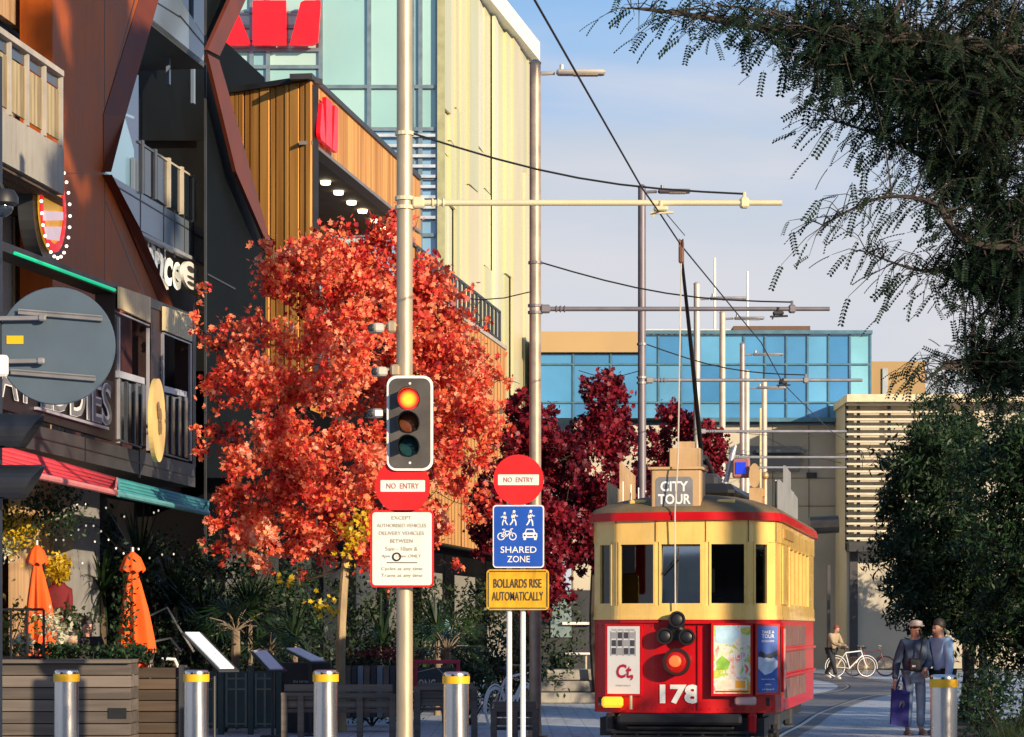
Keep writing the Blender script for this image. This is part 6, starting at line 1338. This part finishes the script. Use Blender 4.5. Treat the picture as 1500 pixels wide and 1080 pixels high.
# closed orange umbrellas
def umbrella(px, Y, ytop, ybot, w_, label, seed):
    s = thing('patio_umbrella', label, 'umbrella', gp(px, Y), 'closed orange umbrellas'); x = xp(px, Y); zt, zb = zp(ytop, Y), zp(ybot, Y); n = 48; vs = []; fs = []; rng = random.Random(seed); m_ = 14; W = w_ / FP * Y
    for k in range(m_ + 1):
        t = k / m_; r = (.05 + .95 * min(1, t * 1.15) ** .75) * W * .5 * (1 if t > .16 else .9)
        if abs(t - .2) < .05: r *= .9
        for j in range(n):
            a = 2 * math.pi * j / n; f = 1 + (.26 * math.sin(a * 8 + .4 * math.sin(3 * t)) + .10 * math.sin(a * 3 + 1)) * min(1, t * 2)
            vs.append((x + .10 * W * t * math.sin(2.2 * t) + r * f * math.cos(a), Y + r * f * math.sin(a), zt - (zt - zb) * t * (1 - .05 * math.sin(a * 2 + seed) * t)))
    for k in range(m_):
        for j in range(n): q = (j + 1) % n; fs.append((k * n + j, k * n + q, k * n + n + q, k * n + n + j))
    fs.append(tuple(range(n))); mb = MB(); mb.add(vs, fs); obj('canopy', mb, M_['orange'], s, True)
    mb = MB(); vs = []; fs = []
    for k, (t, r) in enumerate(((0, .03), (.06, .42), (.17, .62), (.185, .60))):
        for j in range(n): a = 2 * math.pi * j / n; f = 1 + .13 * math.sin(a * 8) * t * 5; vs.append((x + r * W * .62 * f * math.cos(a), Y + r * W * .62 * f * math.sin(a), zt + .03 - (zt - zb) * t + (.02 * math.sin(a * 8) if k > 1 else 0)))
    for k in range(3):
        for j in range(n): q = (j + 1) % n; fs.append((k * n + j, k * n + q, k * n + n + q, k * n + n + j))
    mb.add(vs, fs); obj('cap_flap', mb, M_['orange'], s, True)
    mb = MB(); mb.tube([(x, Y, 0), (x, Y, zt + .08)], .025, 8); obj('pole', mb, M_['galv_grey'], s)
umbrella(54, 38.2, 800, 960, 40, 'closed orange umbrella standing left by the black railing', 1); umbrella(194, 39.0, 810, 976, 46, 'closed orange umbrella wrapped in dark climber by the brown planter', 2)
rng = np.random.default_rng(77); c0_ = np.array(P(183, 905, 38.6)[:]); C = c0_ + rng.normal(size=(300, 3)) * np.array([.09, .08, .42]); o = quads_obj('climber', leaf_quads(C, .09, .5, .4, rng), LM['green']); setp(o, 'dark climber clinging to the second orange umbrella', 'climber')
# slanted menu boards on stands
def menu(px0, px1, py0, py1, Y, label):
    a = P(px0, py0, Y); b = P(px1, py1, Y - .25); s = thing('menu_stand', label, 'menu board', ((a.x + b.x) / 2, Y, 0), 'slanted menu boards')
    d = b - a; wv = Vector((.24, .22, 0)); mb = MB(); mb.prism([a, b, b + wv * .75, a + wv * .75], Vector((0, 0, .02)))
    obj('sheet', mb, mat('menu_sheet', (.62, .72, .82), .3, 0, .06) if 'menu_sheet' not in bpy.data.materials else bpy.data.materials['menu_sheet'], s)
    mb = MB(); e = Vector((0, 0, -.025)); u = d.normalized() * .03; mb.prism([a - u + e - wv * .12, b + u + e - wv * .12, b + u + wv * .95 + e, a - u + wv * .95 + e], Vector((0, 0, .02))); obj('tray', mb, M_['dark'], s)
    mid = (a + b) / 2 + wv * .4; mb = MB(); mb.tube([(mid.x + .06, mid.y, 0), (mid.x + .06, mid.y, mid.z - .03)], .022, 8); mb.rbox((mid.x + .06, mid.y, .015), (.34, .34, .03), .01); obj('stand', mb, M_['dark'], s)
menu(271, 322, 928, 980, 38.0, 'slanted white menu board above the second bollard, largest'); menu(371, 395, 955, 981, 40.0, 'small slanted white menu board before the green fence panels'); menu(420, 456, 951, 969, 40.5, 'slanted white menu sheet on top of the black drinks box')
# green fence panels
s = thing('terrace_fence', 'low dark green fence with framed panels behind the menu boards', 'fence', (xp(340, 41), 41, 0)); gm = mat('fence_green', (.035, .06, .058), .55, 0, .25, 3); gl = mat('fence_light', (.15, .17, .14), .6, 0, .2, 4)
for a, b in ((272, 322), (326, 366), (369, 407)):
    x0, x1 = xp(a, 41), xp(b, 41); mb = MB(); mb.box(((x0 + x1) / 2, 41.02, .52), (x1 - x0, .03, .86)); p_ = obj('panel', mb, gm, s)
    mb = MB()
    for q in (x0 + .06, x1 - .06, (x0 + x1) / 2): mb.box((q, 41.0, .52), (.03, .03, .8))
    for z in (.16, .84, .68): mb.box(((x0 + x1) / 2, 40.998, z), (x1 - x0 - .14, .03, .025))
    obj('lattice', mb, gl, p_)
mb = MB()
for px in (270, 324, 367.5, 409): mb.rbox((xp(px, 41), 40.99, .52), (.09, .09, 1.04), .01)
obj('post', mb, gm, s)
# black drinks box, benches
s = thing('drinks_board', 'black box board lettered drinks under the slanted menu sheet', 'sign', (xp(445, 41), 41, 0)); x0, x1 = xp(410, 41), xp(484, 41)
mb = MB(); mb.rbox(((x0 + x1) / 2, 41.2, .82), (x1 - x0, .4, .52), .015); mb.box(((x0 + x1) / 2, 41.2, .3), (x1 - x0 - .1, .3, .56)); obj('board', mb, M_['black'], s)
stext(s, 'DRINKS', Vector((xp(444, 41) + .06, 40.985, zp(1018, 41))), .34, .06, M_['white'], .004); stext(s, 'the terrace', Vector((xp(442, 41), 40.985, zp(998, 41))), .26, .045, bpy.data.materials['print_grey'], .004)
def bench(px0, px1, Y, label, seatz=.46, backz=.86):
    x0, x1 = xp(px0, Y), xp(px1, Y); s = thing('timber_bench', label, 'bench', ((x0 + x1) / 2, Y, 0), 'grey timber benches')
    for k in range(3): mb = MB(); mb.rbox(((x0 + x1) / 2, Y + .06 + k * .0, seatz + .10 + k * .115), (x1 - x0 - .1, .035, .10), .006); obj('back_slat', mb, M_['greywood'], s)
    mb = MB()
    for k in range(3): mb.rbox(((x0 + x1) / 2, Y + .16 + k * .14, seatz), (x1 - x0, .12, .04), .006)
    obj('seat', mb, M_['greywood'], s)
    mb = MB(); mb.rbox(((x0 + x1) / 2, Y + .04, backz), (x1 - x0, .10, .05), .008); obj('top_rail', mb, M_['greywood'], s)
    for q in (x0 + .05, (x0 + x1) / 2, x1 - .05): mb = MB(); mb.rbox((q, Y + .02, backz / 2), (.09, .07, backz - .02), .008); obj('post', mb, M_['greywood'], s)
bench(411, 470, 38.6, 'grey timber bench back left of the maple trunk', .42, .66); bench(474, 580, 38.5, 'grey timber bench back between maple trunk and cream pole', .42, .64); bench(606, 700, 38.8, 'grey timber bench back under the red framed board', .44, .74); bench(718, 790, 37.8, 'small grey timber bench behind the twin posts', .20, .46)
s = thing('planter_box', 'planter of striped grey and black boards behind the maple bench', 'planter', (xp(540, 42), 42, 0))
for k in range(9):
    a = xp(505 + k * 9.4, 42); mb = MB(); mb.rbox((a + .045, 42, .62), (.088, .05 + .004 * (k % 2), .80), .006); obj('board', mb, [M_['greywood'], M_['dark'], M_['slabblue']][k % 3], s)
mb = MB(); mb.box((xp(546, 42), 42.3, .60), (.85, .5, .76)); obj('box', mb, M_['dark'], s)
rng = np.random.default_rng(78); C = np.array(P(560, 958, 42.2)[:]) + rng.normal(size=(160, 3)) * np.array([.35, .08, .05]); o = quads_obj('bedding_flowers', leaf_quads(C, .07, .7, .1, rng), LM['burg']); setp(o, 'red and white bedding flowers in the striped planter', 'flowers')
# red framed board
Y = 42.6; s = thing('framed_board', 'sandwich board with pink red frame lettered kong, right of the cream pole', 'sign', (xp(645, Y), Y, 0)); pr = mat('pink_frame', (.50, .04, .08), .5); x0, x1, z1 = xp(606, Y), xp(674, Y), zp(967, Y)
mb = MB(); mb.rbox(((x0 + x1) / 2, Y, z1 - .03), (x1 - x0, .05, .06), .01); mb.rbox((x0 + .03, Y, z1 / 2), (.06, .05, z1 - .07), .01); mb.rbox((x1 - .03, Y, z1 / 2), (.06, .05, z1 - .07), .01); obj('frame', mb, pr, s)
mb = MB(); mb.box(((x0 + x1) / 2, Y + .02, z1 - .42), (x1 - x0 - .1, .02, .60)); obj('board', mb, mat('chalk_board', (.035, .05, .055), .5, 0, .3, 5), s)
stext(s, 'KONG', Vector((xp(619, Y) + .03, Y - .002, zp(1003, Y))), .34, .17, mat('cream_letter', (.6, .58, .46), .6), .012)
mb = MB()
for a, b in (((652, 990), (664, 1006)), ((664, 990), (650, 1008)), ((610, 985), (640, 978)), ((640, 978), (652, 990))): mb.tube([P(*a, Y - .003), P(*b, Y - .003)], .006, 4)
obj('chalk_line', mb, bpy.data.materials['cream_letter'], s)
# letter A sign among the shrubs
s = thing('letter_sign', 'pale blue capital letter a glowing dimly among the dark shrubs', 'sign', P(654, 922, 47)); stext(s, 'A', P(655, 922, 47), .24, .36, mat('pale_blue_letter', (.16, .30, .38), .5), .03, 'letter')
mb = MB(); mb.tube([P(655, 936, 47.05), (P(655, 0, 47.05).x, 47.05, 0)], .015, 6); obj('stake', mb, M_['dark'], s)
# low stone plinth and table things left of the tram
s = thing('stone_plinth', 'low layered grey stone plinth on the left of the tram', 'plinth', (xp(835, 58), 58, 0))
for k in range(3): mb = MB(); mb.rbox((xp(835, 58) + .1 * k, 58.4 + .2 * k, .12 + k * .24), (1.6 - .1 * k, 1.2, .22), .02); obj('course', mb, M_['conc'], s)
s = thing('cafe_table', 'small white topped table with pale legs left of the tram', 'table', (xp(843, 66), 66, 0)); mb = MB(); mb.rbox((xp(845, 66), 66, .98), (.62, .5, .05), .01); obj('table_top', mb, M_['white'], s)
for dx in (-.22, .22): mb = MB(); mb.tube([(xp(845, 66) + dx, 66, 0), (xp(845, 66) + dx, 66, .96)], .025, 6); obj('leg', mb, bpy.data.materials['warm_white_post'], s)
s = thing('cafe_kiosk', 'dark kiosk with a pale roller panel behind the left of the tram', 'kiosk', (xp(830, 72), 72, 0)); mb = MB(); mb.box((xp(832, 72), 73, 1.3), (1.5, 1.6, 2.6)); obj('body', mb, M_['dark'], s); mb = MB(); mb.box((xp(822, 72), 72.17, 1.95), (.55, .05, 1.2)); obj('roller_panel', mb, mat('pale_teal_panel', (.16, .22, .22), .5, 0, .2, 4), s); mb = MB(); mb.box((xp(846, 72), 72.1, 1.72), (.8, .2, .07)); obj('shelf', mb, M_['white'], s)
# street level string lights
s = thing('string_lights', 'string of small white bulbs hung before the dark restaurant', 'string lights', P(180, 785, 42)); wp = []; mb = MB(); q = MB()
rg = random.Random(4)
pts = [P(60 + k * 11, 768 + 16 * math.sin(k * .7) + k * 2.2, 42 + .1 * math.sin(k)) for k in range(14)]; mb.tube(pts, .006, 4); obj('cord', mb, M_['black'], s); q = MB()
for p in pts + [P(rg.uniform(80, 270), rg.uniform(725, 830), 42.3) for k in range(12)]: q.ell(p - Vector((0, 0, .03)), (.014, .014, .018), 7, 5)
obj('bulbs', q, mat('small_white_bulb', (.9, .88, .8), .4, 0, 0, emit=(1, .95, .85), es=.45), s)
# arched pale hoops among the planting
for k, (pts, lab) in enumerate((([P(214, 905, 43), P(245, 890, 43), P(262, 920, 43), P(284, 955, 43)], 'pale arched hoop in front of the palms, upper'), ([P(225, 940, 42.6), P(250, 935, 42.6), P(266, 955, 42.6)], 'pale arched hoop in front of the palms, lower'))):
    one('plant_hoop', MB().tube(pts, .018, 6), M_['galv_grey'], lab, 'plant hoop', 'pale hoops among the planting')
s = thing('outdoor_chair', 'white rounded chair back peeping over the brown planter', 'chair', (xp(240, 39.5), 39.5, 0)); mb = MB(); mb.tube([P(218, 980, 39.5), P(224, 967, 39.5), P(238, 965, 39.5), P(256, 966, 39.5), P(262, 980, 39.5)], .025, 8); obj('backrest', mb, M_['white'], s, True)
for dx in (-.2, .2): mb = MB(); mb.tube([(xp(240, 39.5) + dx, 39.5, 0), (xp(240, 39.5) + dx, 39.5, 1.0)], .02, 6); obj('leg', mb, M_['white'], s)
mb = MB(); mb.rbox((xp(240, 39.5), 39.7, .48), (.45, .4, .05), .02); obj('seat', mb, M_['white'], s)

# ---------------------------------------------------------------- bicycles
def bicycle(loc, rz, fm, tm, label, full_guard=False):
    s = thing('bicycle', label, 'bicycle', loc, 'parked bicycles', rz)
    def lobj(n_, mb, m, p=None, sm=True): return obj(n_, mb, m, p or s, sm, True)
    def ringm(c, r, t, n=32):
        mb = MB(); pts = [Vector((c[0] + r * math.cos(2 * math.pi * k / n), c[1], c[2] + r * math.sin(2 * math.pi * k / n))) for k in range(n + 1)]; mb.tube(pts, t, 6, False); return mb
    for x in (-.52, .52):
        w_ = lobj('wheel', ringm((x, 0, .34), .30, .012), fm); lobj('tyre', ringm((x, 0, .34), .325, .015), tm, w_); mb = MB()
        for k in range(12): a = math.pi * k / 12; mb.tube([(x - .30 * math.cos(a), .01, .34 - .30 * math.sin(a)), (x + .30 * math.cos(a), -.01, .34 + .30 * math.sin(a))], .003, 4)
        lobj('spokes', mb, M_['galv'], w_)
    mb = MB(); bb_, st, ht, hb, ra, fa = (-.06, 0, .30), (-.20, 0, .80), (.34, 0, .86), (.38, 0, .72), (-.52, 0, .34), (.52, 0, .34)
    for a, b in ((bb_, st), (st, ht), (bb_, hb), (ht, hb), (hb, fa)): mb.tube([a, b], .02, 8)
    for y in (-.05, .05): mb.tube([(bb_[0], y, bb_[2]), (ra[0], y, ra[2])], .010, 6); mb.tube([st, (ra[0], y, ra[2])], .010, 6)
    lobj('frame', mb, fm)
    mb = MB(); mb.tube([(.34, 0, .86), (.32, 0, .98), (.38, 0, 1.0)], .014, 6); mb.tube([(.30, -.26, 1.03), (.38, -.12, 1.0), (.38, .12, 1.0), (.30, .26, 1.03)], .013, 6); lobj('handlebar', mb, M_['galv'])
    mb = MB(); mb.tube([(-.20, 0, .80), (-.23, 0, .92)], .014, 6); mb.rbox((-.24, 0, .95), (.26, .14, .06), .03); lobj('saddle', mb, M_['black'])
    mb = MB(); mb.lathe([(.08, -.01), (.09, 0), (.08, .01)], (-.06, .05, .30), 16, Matrix.Rotation(R(90), 3, 'X')); mb.tube([(-.06, -.1, .30), (-.02, -.1, .15)], .01, 5); mb.box((-.02, -.14, .14), (.09, .1, .02)); lobj('crank', mb, M_['dark'])
    if full_guard:
        for x in (-.52, .52):
            pts = [Vector((x + .37 * math.cos(a), 0, .34 + .37 * math.sin(a))) for a in [R(-10 + 170 * k / 12) if x > 0 else R(20 + 170 * k / 12) for k in range(13)]]; mb = MB(); mb.tube(pts, .014, 6); lobj('mudguard', mb, fm)
    return s
bw = mat('white_bicycle', (.75, .75, .75), .35, .1, .05)
bicycle((xp(1247, 88), 88, 0), R(14), bw, M_['rubber'], 'white bicycle parked nearest the walking figure at the far wall', True)
bicycle((xp(1274, 90), 90, 0), R(-12), mat('wine_bicycle', (.16, .05, .06), .4, .1), M_['rubber'], 'wine coloured bicycle parked right of the white one')
bicycle((xp(748, 43.5), 43.5, 0), R(62), bw, M_['white'], 'white bicycle with pale mudguards behind the twin posts', True)

# ---------------------------------------------------------------- people
def skin_mesh(name, verts, edges, radii, m, parent, sub=2):
    me = bpy.data.meshes.new(name); me.from_pydata([tuple(v) for v in verts], edges, []); o = bpy.data.objects.new(name, me); COL.objects.link(o)
    o.modifiers.new('skin', 'SKIN').use_smooth_shade = True
    for i, r in enumerate(radii):
        sv = me.skin_vertices[0].data[i]; sv.radius = (r, r) if not isinstance(r, tuple) else r; sv.use_root = (i == 0)
    sb = o.modifiers.new('sub', 'SUBSURF'); sb.levels = sub; sb.render_levels = sub
    dg = bpy.context.evaluated_depsgraph_get(); m2 = bpy.data.meshes.new_from_object(o.evaluated_get(dg)); bpy.data.objects.remove(o); bpy.data.meshes.remove(me)
    m2.name = name; m2.materials.clear(); m2.materials.append(m); m2.polygons.foreach_set('use_smooth', [True] * len(m2.polygons)); r = bpy.data.objects.new(name, m2); link(r, parent); return r
def person(label, loc, rz, h, pose, top, legs, shoe, hair, hat=None, group=None, lean=0.0, head_turn=(0, 0), arms=None, seated=False, skin=None, longhair=False, bulk=1.0):
    # local frame: the person faces -y, x to the viewer's right when facing the viewer
    k = h / 1.72; s = thing('person', label, 'person', loc, group, rz); V = lambda *a: Vector(a) * k
    dz = -.46 if seated else 0
    pel = V(0, 0, .96 + dz); spine = V(0, -.02 - lean * .4, 1.16 + dz); chest = V(0, -.02 - lean, 1.36 + dz - lean * .15); neck = V(0, -.03 - lean * 1.3, 1.50 + dz - lean * .3)
    hb = neck + V(head_turn[0] * .3, -.015 + head_turn[1] * .3, .07); ht = hb + V(head_turn[0] * .2, -.005, .13)
    sh = [chest + V(s_ * .185, 0, .06) for s_ in (-1, 1)]
    A = arms or [((-.26, .0, -.26), (-.27, -.08, -.50)), ((.26, .0, -.26), (.27, -.08, -.50))]
    el = [chest + V(*A[i][0]) for i in (0, 1)]; wr = [chest + V(*A[i][1]) for i in (0, 1)]
    hip = [pel + V(s_ * .095, 0, -.05) for s_ in (-1, 1)]
    if seated: kn = [hip[i] + V((-1, 1)[i] * .03, -.42, .02) for i in (0, 1)]; an = [kn[i] + V(0, .04, -.42) for i in (0, 1)]
    elif pose == 'walk': kn = [hip[0] + V(0, -.16, -.40), hip[1] + V(0, .06, -.42)]; an = [V(-.09, -.28, .09), V(.09, .34, .12)]
    else: kn = [V(s_ * .105, -.02, .50) for s_ in (-1, 1)]; an = [V(s_ * .11, .01, .09) for s_ in (-1, 1)]
    toe = [an[i] + V((-1, 1)[i] * .02, -.15, -.05) for i in (0, 1)]
    vs = [pel, spine, chest, neck, hb, ht]; ed = [(0, 1), (1, 2), (2, 3), (3, 4), (4, 5)]; rd = [(.14 * k, .10 * k), (.13 * k, .095 * k), (.15 * k, .10 * k), .052 * k, (.070 * k, .085 * k), (.062 * k, .075 * k)]
    def add(p, par, r): vs.append(p); ed.append((par, len(vs) - 1)); rd.append(r * k if not isinstance(r, tuple) else r); return len(vs) - 1
    add(hb + V(0, -.105, .02), 4, .013)                                            # nose
    for s_ in (-1, 1): add(hb + V(s_ * .082, .01, .035), 4, .014)                   # ears
    for i in (0, 1):
        a = add(sh[i], 2, .058); a = add(el[i], a, .043); a = add(wr[i], a, .029)
        d = (wr[i] - el[i]).normalized(); palm = wr[i] + d * .07 * k; pa = add(palm, a, .028); sdv = d.cross(Vector((0, 1, 0))); sdv = sdv.normalized() if sdv.length > .1 else Vector((1, 0, 0))
        fw = d.cross(sdv)
        for f, (o_, ln) in enumerate(((-.03, .055), (-.01, .068), (.01, .064), (.03, .05))):
            j = add(palm + (fw * o_ + d * ln * .6) * k, pa, .009); add(palm + (fw * o_ + d * ln * 1.1 + sdv * .012) * k, j, .008)
        j = add(wr[i] + (d * .05 - fw * .045) * k, a, .011); add(wr[i] + (d * .09 - fw * .06) * k, j, .009)
        b = add(hip[i], 0, .082); b = add(kn[i], b, .056); b = add(an[i], b, .038); add(toe[i], b, .030)
    skin_mesh('body', vs, ed, rd, skin or M_['skin'], s)
    B_ = bulk
    vs = [pel + V(0, 0, -.04), spine, chest, neck + V(0, .005, -.03)]; ed = [(0, 1), (1, 2), (2, 3)]; rd = [(.175 * k * B_, .135 * k * B_), (.17 * k * B_, .135 * k * B_), (.185 * k * B_, .135 * k * B_), .075 * k]
    for i in (0, 1):
        a = len(vs); vs += [sh[i], el[i], wr[i] - (wr[i] - el[i]).normalized() * .01]; ed += [(2, a), (a, a + 1), (a + 1, a + 2)]; rd += [.085 * k, .068 * k, .050 * k]
    skin_mesh('jacket', vs, ed, rd, top, s)
    vs = [pel + V(0, 0, -.02)]; ed = []; rd = [(.155 * k, .115 * k)]
    for i in (0, 1):
        a = len(vs); vs += [hip[i], kn[i], an[i] + V(0, 0, .02)]; ed += [(0, a), (a, a + 1), (a + 1, a + 2)]; rd += [.098 * k, .078 * k, .066 * k]
    skin_mesh('trousers', vs, ed, rd, legs, s)
    for i in (0, 1):
        mb = MB(); c = (an[i] + toe[i]) / 2 + V(0, -.01, -.02); M = Matrix.Rotation(0, 3, 'Z'); mb.ell((c.x, c.y, max(c.z, .045 * k)), (.052 * k, .14 * k, .045 * k), 14, 8); mb.rbox((c.x, c.y, max(c.z, .045 * k) - .03 * k), (.09 * k, .26 * k, .028 * k), .012); obj('shoe', mb, shoe, s, True, True)
    mb = MB(); hc = (hb + ht) / 2 + V(0, .018, .015); mb.ell(hc + V(0, .012, .022), (.086 * k, .098 * k, .105 * k), 18, 10)
    if longhair: mb.ell(hc + V(0, .06, -.12), (.10 * k, .07 * k, .17 * k), 14, 8)
    obj('hair', mb, hair, s, True, True)
    mb = MB()
    for s_ in (-1, 1): mb.ell(hb + V(s_ * .031, -.083, .045), (.011 * k, .006 * k, .008 * k), 8, 5)
    obj('eyes', mb, M_['black'], s, True, True); mb = MB(); mb.ell(hb + V(0, -.084, -.03), (.022 * k, .007 * k, .006 * k), 8, 5); obj('mouth', mb, mat('lip', (.3, .1, .09), .5) if 'lip' not in bpy.data.materials else bpy.data.materials['lip'], s, True, True)
    if hat:
        mb = MB(); mb.lathe([(.104 * k, 0), (.108 * k, .03 * k), (.09 * k, .085 * k), (.001, .105 * k)], hc + V(0, -.008, .03), 20); mb.prism([hc + V(.095 * math.cos(a), -.06 + (-.15 * abs(math.sin(a)) ** .6), .035) for a in [math.pi * q / 12 for q in range(13)]], (0, 0, .012)); obj('cap', mb, hat, s, True, True)
    return s, vs, wr
navy = mat('navy_puffer', (.03, .055, .11), .6, 0, .25, 9, .35, 14); denim = mat('pale_denim', (.20, .29, .40), .8, 0, .2, 8, .2, 60); blue = mat('light_blue_jacket', (.28, .46, .72), .7, 0, .12, 6, .25, 12); tanj = mat('beige_jacket', (.36, .28, .18), .8, 0, .15, 7); darkt = mat('dark_trousers', (.02, .022, .03), .8, 0, .2)
shoe_d = mat('grey_shoe', (.16, .15, .15), .6, 0, .2)
Y = 40.8
pa, _, wrp = person('person in navy puffer and pale cap holding a dark blue bag', (xp(1339, Y), Y, 0), R(12), 1.66, 'stand', navy, denim, shoe_d, M_['hair'], mat('pale_cap', (.48, .42, .38), .8), 'couple standing by the trees', 0, (.05, 0), [((-.29, .02, -.27), (-.33, -.03, -.52)), ((.22, -.10, -.24), (.08, -.26, -.34))], bulk=1.22)
person('person in light blue jacket turned towards the navy figure', (xp(1380, Y), Y - .05, 0), R(-62), 1.70, 'stand', blue, darkt, shoe_d, M_['hair'], None, 'couple standing by the trees', .02, (0, -.05), [((-.20, -.14, -.24), (-.06, -.24, -.40)), ((.24, .0, -.27), (.24, -.05, -.52))], bulk=1.08)
c = P(1318, 1033, Y - .12); s = thing('tote_bag', 'dark royal blue tote bag held by the navy person', 'bag', c)
bm_ = mat('royal_blue_cloth', (.012, .014, .16), .7, 0, .15, 5, .2, 10); mb = MB(); mb.prism([c + Vector((a, 0, b)) for a, b in ((-.13, -.29), (.13, -.33), (.15, .20), (-.11, .25))], (0, .13, 0)); bo = obj('sack', mb, bm_, s)
for dy in (.02, .11): mb = MB(); mb.tube([c + Vector((-.06, dy, .22)), c + Vector((-.01, dy, .36)), c + Vector((.03, .06, .45)), c + Vector((.06, dy, .36)), c + Vector((.10, dy, .20))], .011, 6); obj('handle', mb, bm_, s)
mb = MB()
for k in range(5): mb.tube([c + Vector((-.01 + .02 * k, -.002, -.04 + .03 * (k % 3))), c + Vector((.01 + .015 * k, -.002, .05 + .02 * (k % 2)))], .006, 4)
obj('print', mb, mat('gold_print', (.22, .22, .24), .5), bo)
c = P(1340, 974, Y - .32); s = thing('shoulder_bag', 'small black shoulder bag slung across the navy jacket', 'bag', c); mb = MB(); mb.rbox(c, (.19, .10, .20), .03); obj('pouch', mb, M_['black'], s); mb = MB(); mb.box(c + Vector((-.02, -.052, -.02)), (.05, .01, .03)); obj('buckle', mb, M_['white'], s)
mb = MB(); mb.tube([c + Vector((.08, .05, .08)), c + Vector((.12, .08, .34)), c + Vector((.10, .22, .52)), c + Vector((.05, .34, .50))], .012, 6); obj('strap', mb, M_['black'], s)
person('person in beige jacket bending beside the far white bicycle', (xp(1218, 86), 86, 0), R(40), 1.68, 'walk', tanj, darkt, M_['white'], mat('red_hair_scarf', (.22, .05, .04), .8), None, None, .10, (0, -.2), [((-.2, -.18, -.22), (-.1, -.42, -.26)), ((.2, -.16, -.24), (.12, -.40, -.30))])
dark_j = mat('black_coat', (.015, .014, .016), .7, 0, .2)
# diners behind the planter
for px, py, Yd, rz, lab, lh in ((104, 922, 39.0, 40, 'dark long haired person seated behind the grey planter', True), (127, 905, 39.6, 30, 'dark haired person in black seated beside the long haired one', False)):
    z = zp(py, Yd); hgt = 1.70; base = z - 1.28
    s_, _, _ = person(lab, (xp(px, Yd), Yd, max(0, base)), R(rz), hgt, 'sit', dark_j, darkt, shoe_d, M_['hair'], None, 'diners behind the planter', 0, (0, 0), [((-.24, -.08, -.24), (-.12, -.30, -.26)), ((.24, -.08, -.24), (.12, -.30, -.26))], seated=True, longhair=lh)
    st = thing('bar_stool', 'dark stool under the ' + ('long haired' if lh else 'short haired black clad') + ' diner', 'stool', (xp(px, Yd), Yd + .05, 0), 'stools behind the planter'); zz = max(0, base) + .36; mb = MB(); mb.rbox((xp(px, Yd), Yd + .05, zz), (.36, .36, .05), .02); obj('seat', mb, M_['dark'], st)
    for dx in (-.14, .14):
        for dy in (-.09, .19): mb = MB(); mb.tube([(xp(px, Yd) + dx, Yd + dy, 0), (xp(px, Yd) + dx * .8, Yd + dy, zz - .02)], .016, 6); obj('leg', mb, M_['dark'], st)
# fun figure with a big yellow head and red top between umbrella and column
s = thing('shop_figure', 'life size display figure with mop of yellow hair and red top', 'statue', gp(86, 42)); Y = 42.0; x = xp(86, Y)
skin_mesh('body', [Vector((x, Y, .95)) - s.location, Vector((x, Y, zp(905, Y))) - s.location, Vector((x, Y, zp(870, Y))) - s.location, Vector((x, Y, zp(848, Y))) - s.location, Vector((x, Y, zp(830, Y))) - s.location, Vector((x - .17, Y, zp(866, Y))) - s.location, Vector((x - .19, Y - .1, zp(905, Y))) - s.location, Vector((x + .17, Y, zp(866, Y))) - s.location, Vector((x + .18, Y - .1, zp(905, Y))) - s.location, Vector((x - .1, Y, .1)) - s.location, Vector((x + .1, Y, .1)) - s.location], [(0, 1), (1, 2), (2, 3), (3, 4), (2, 5), (5, 6), (2, 7), (7, 8), (0, 9), (0, 10)], [.14, .14, .15, .08, .10, .06, .05, .06, .05, .07, .07], mat('figure_red', (.14, .006, .012), .8, 0, .25, 8), s)
rng = np.random.default_rng(81); C = np.array(P(86, 832, 41.9)[:]) + unit(rng.normal(size=(420, 3))) * rng.uniform(.1, .26, size=(420, 1)) * np.array([.8, .8, 1.0]); quads_obj('hair', leaf_quads(C, .10, .5, .6, rng), LM['yellow'], s)
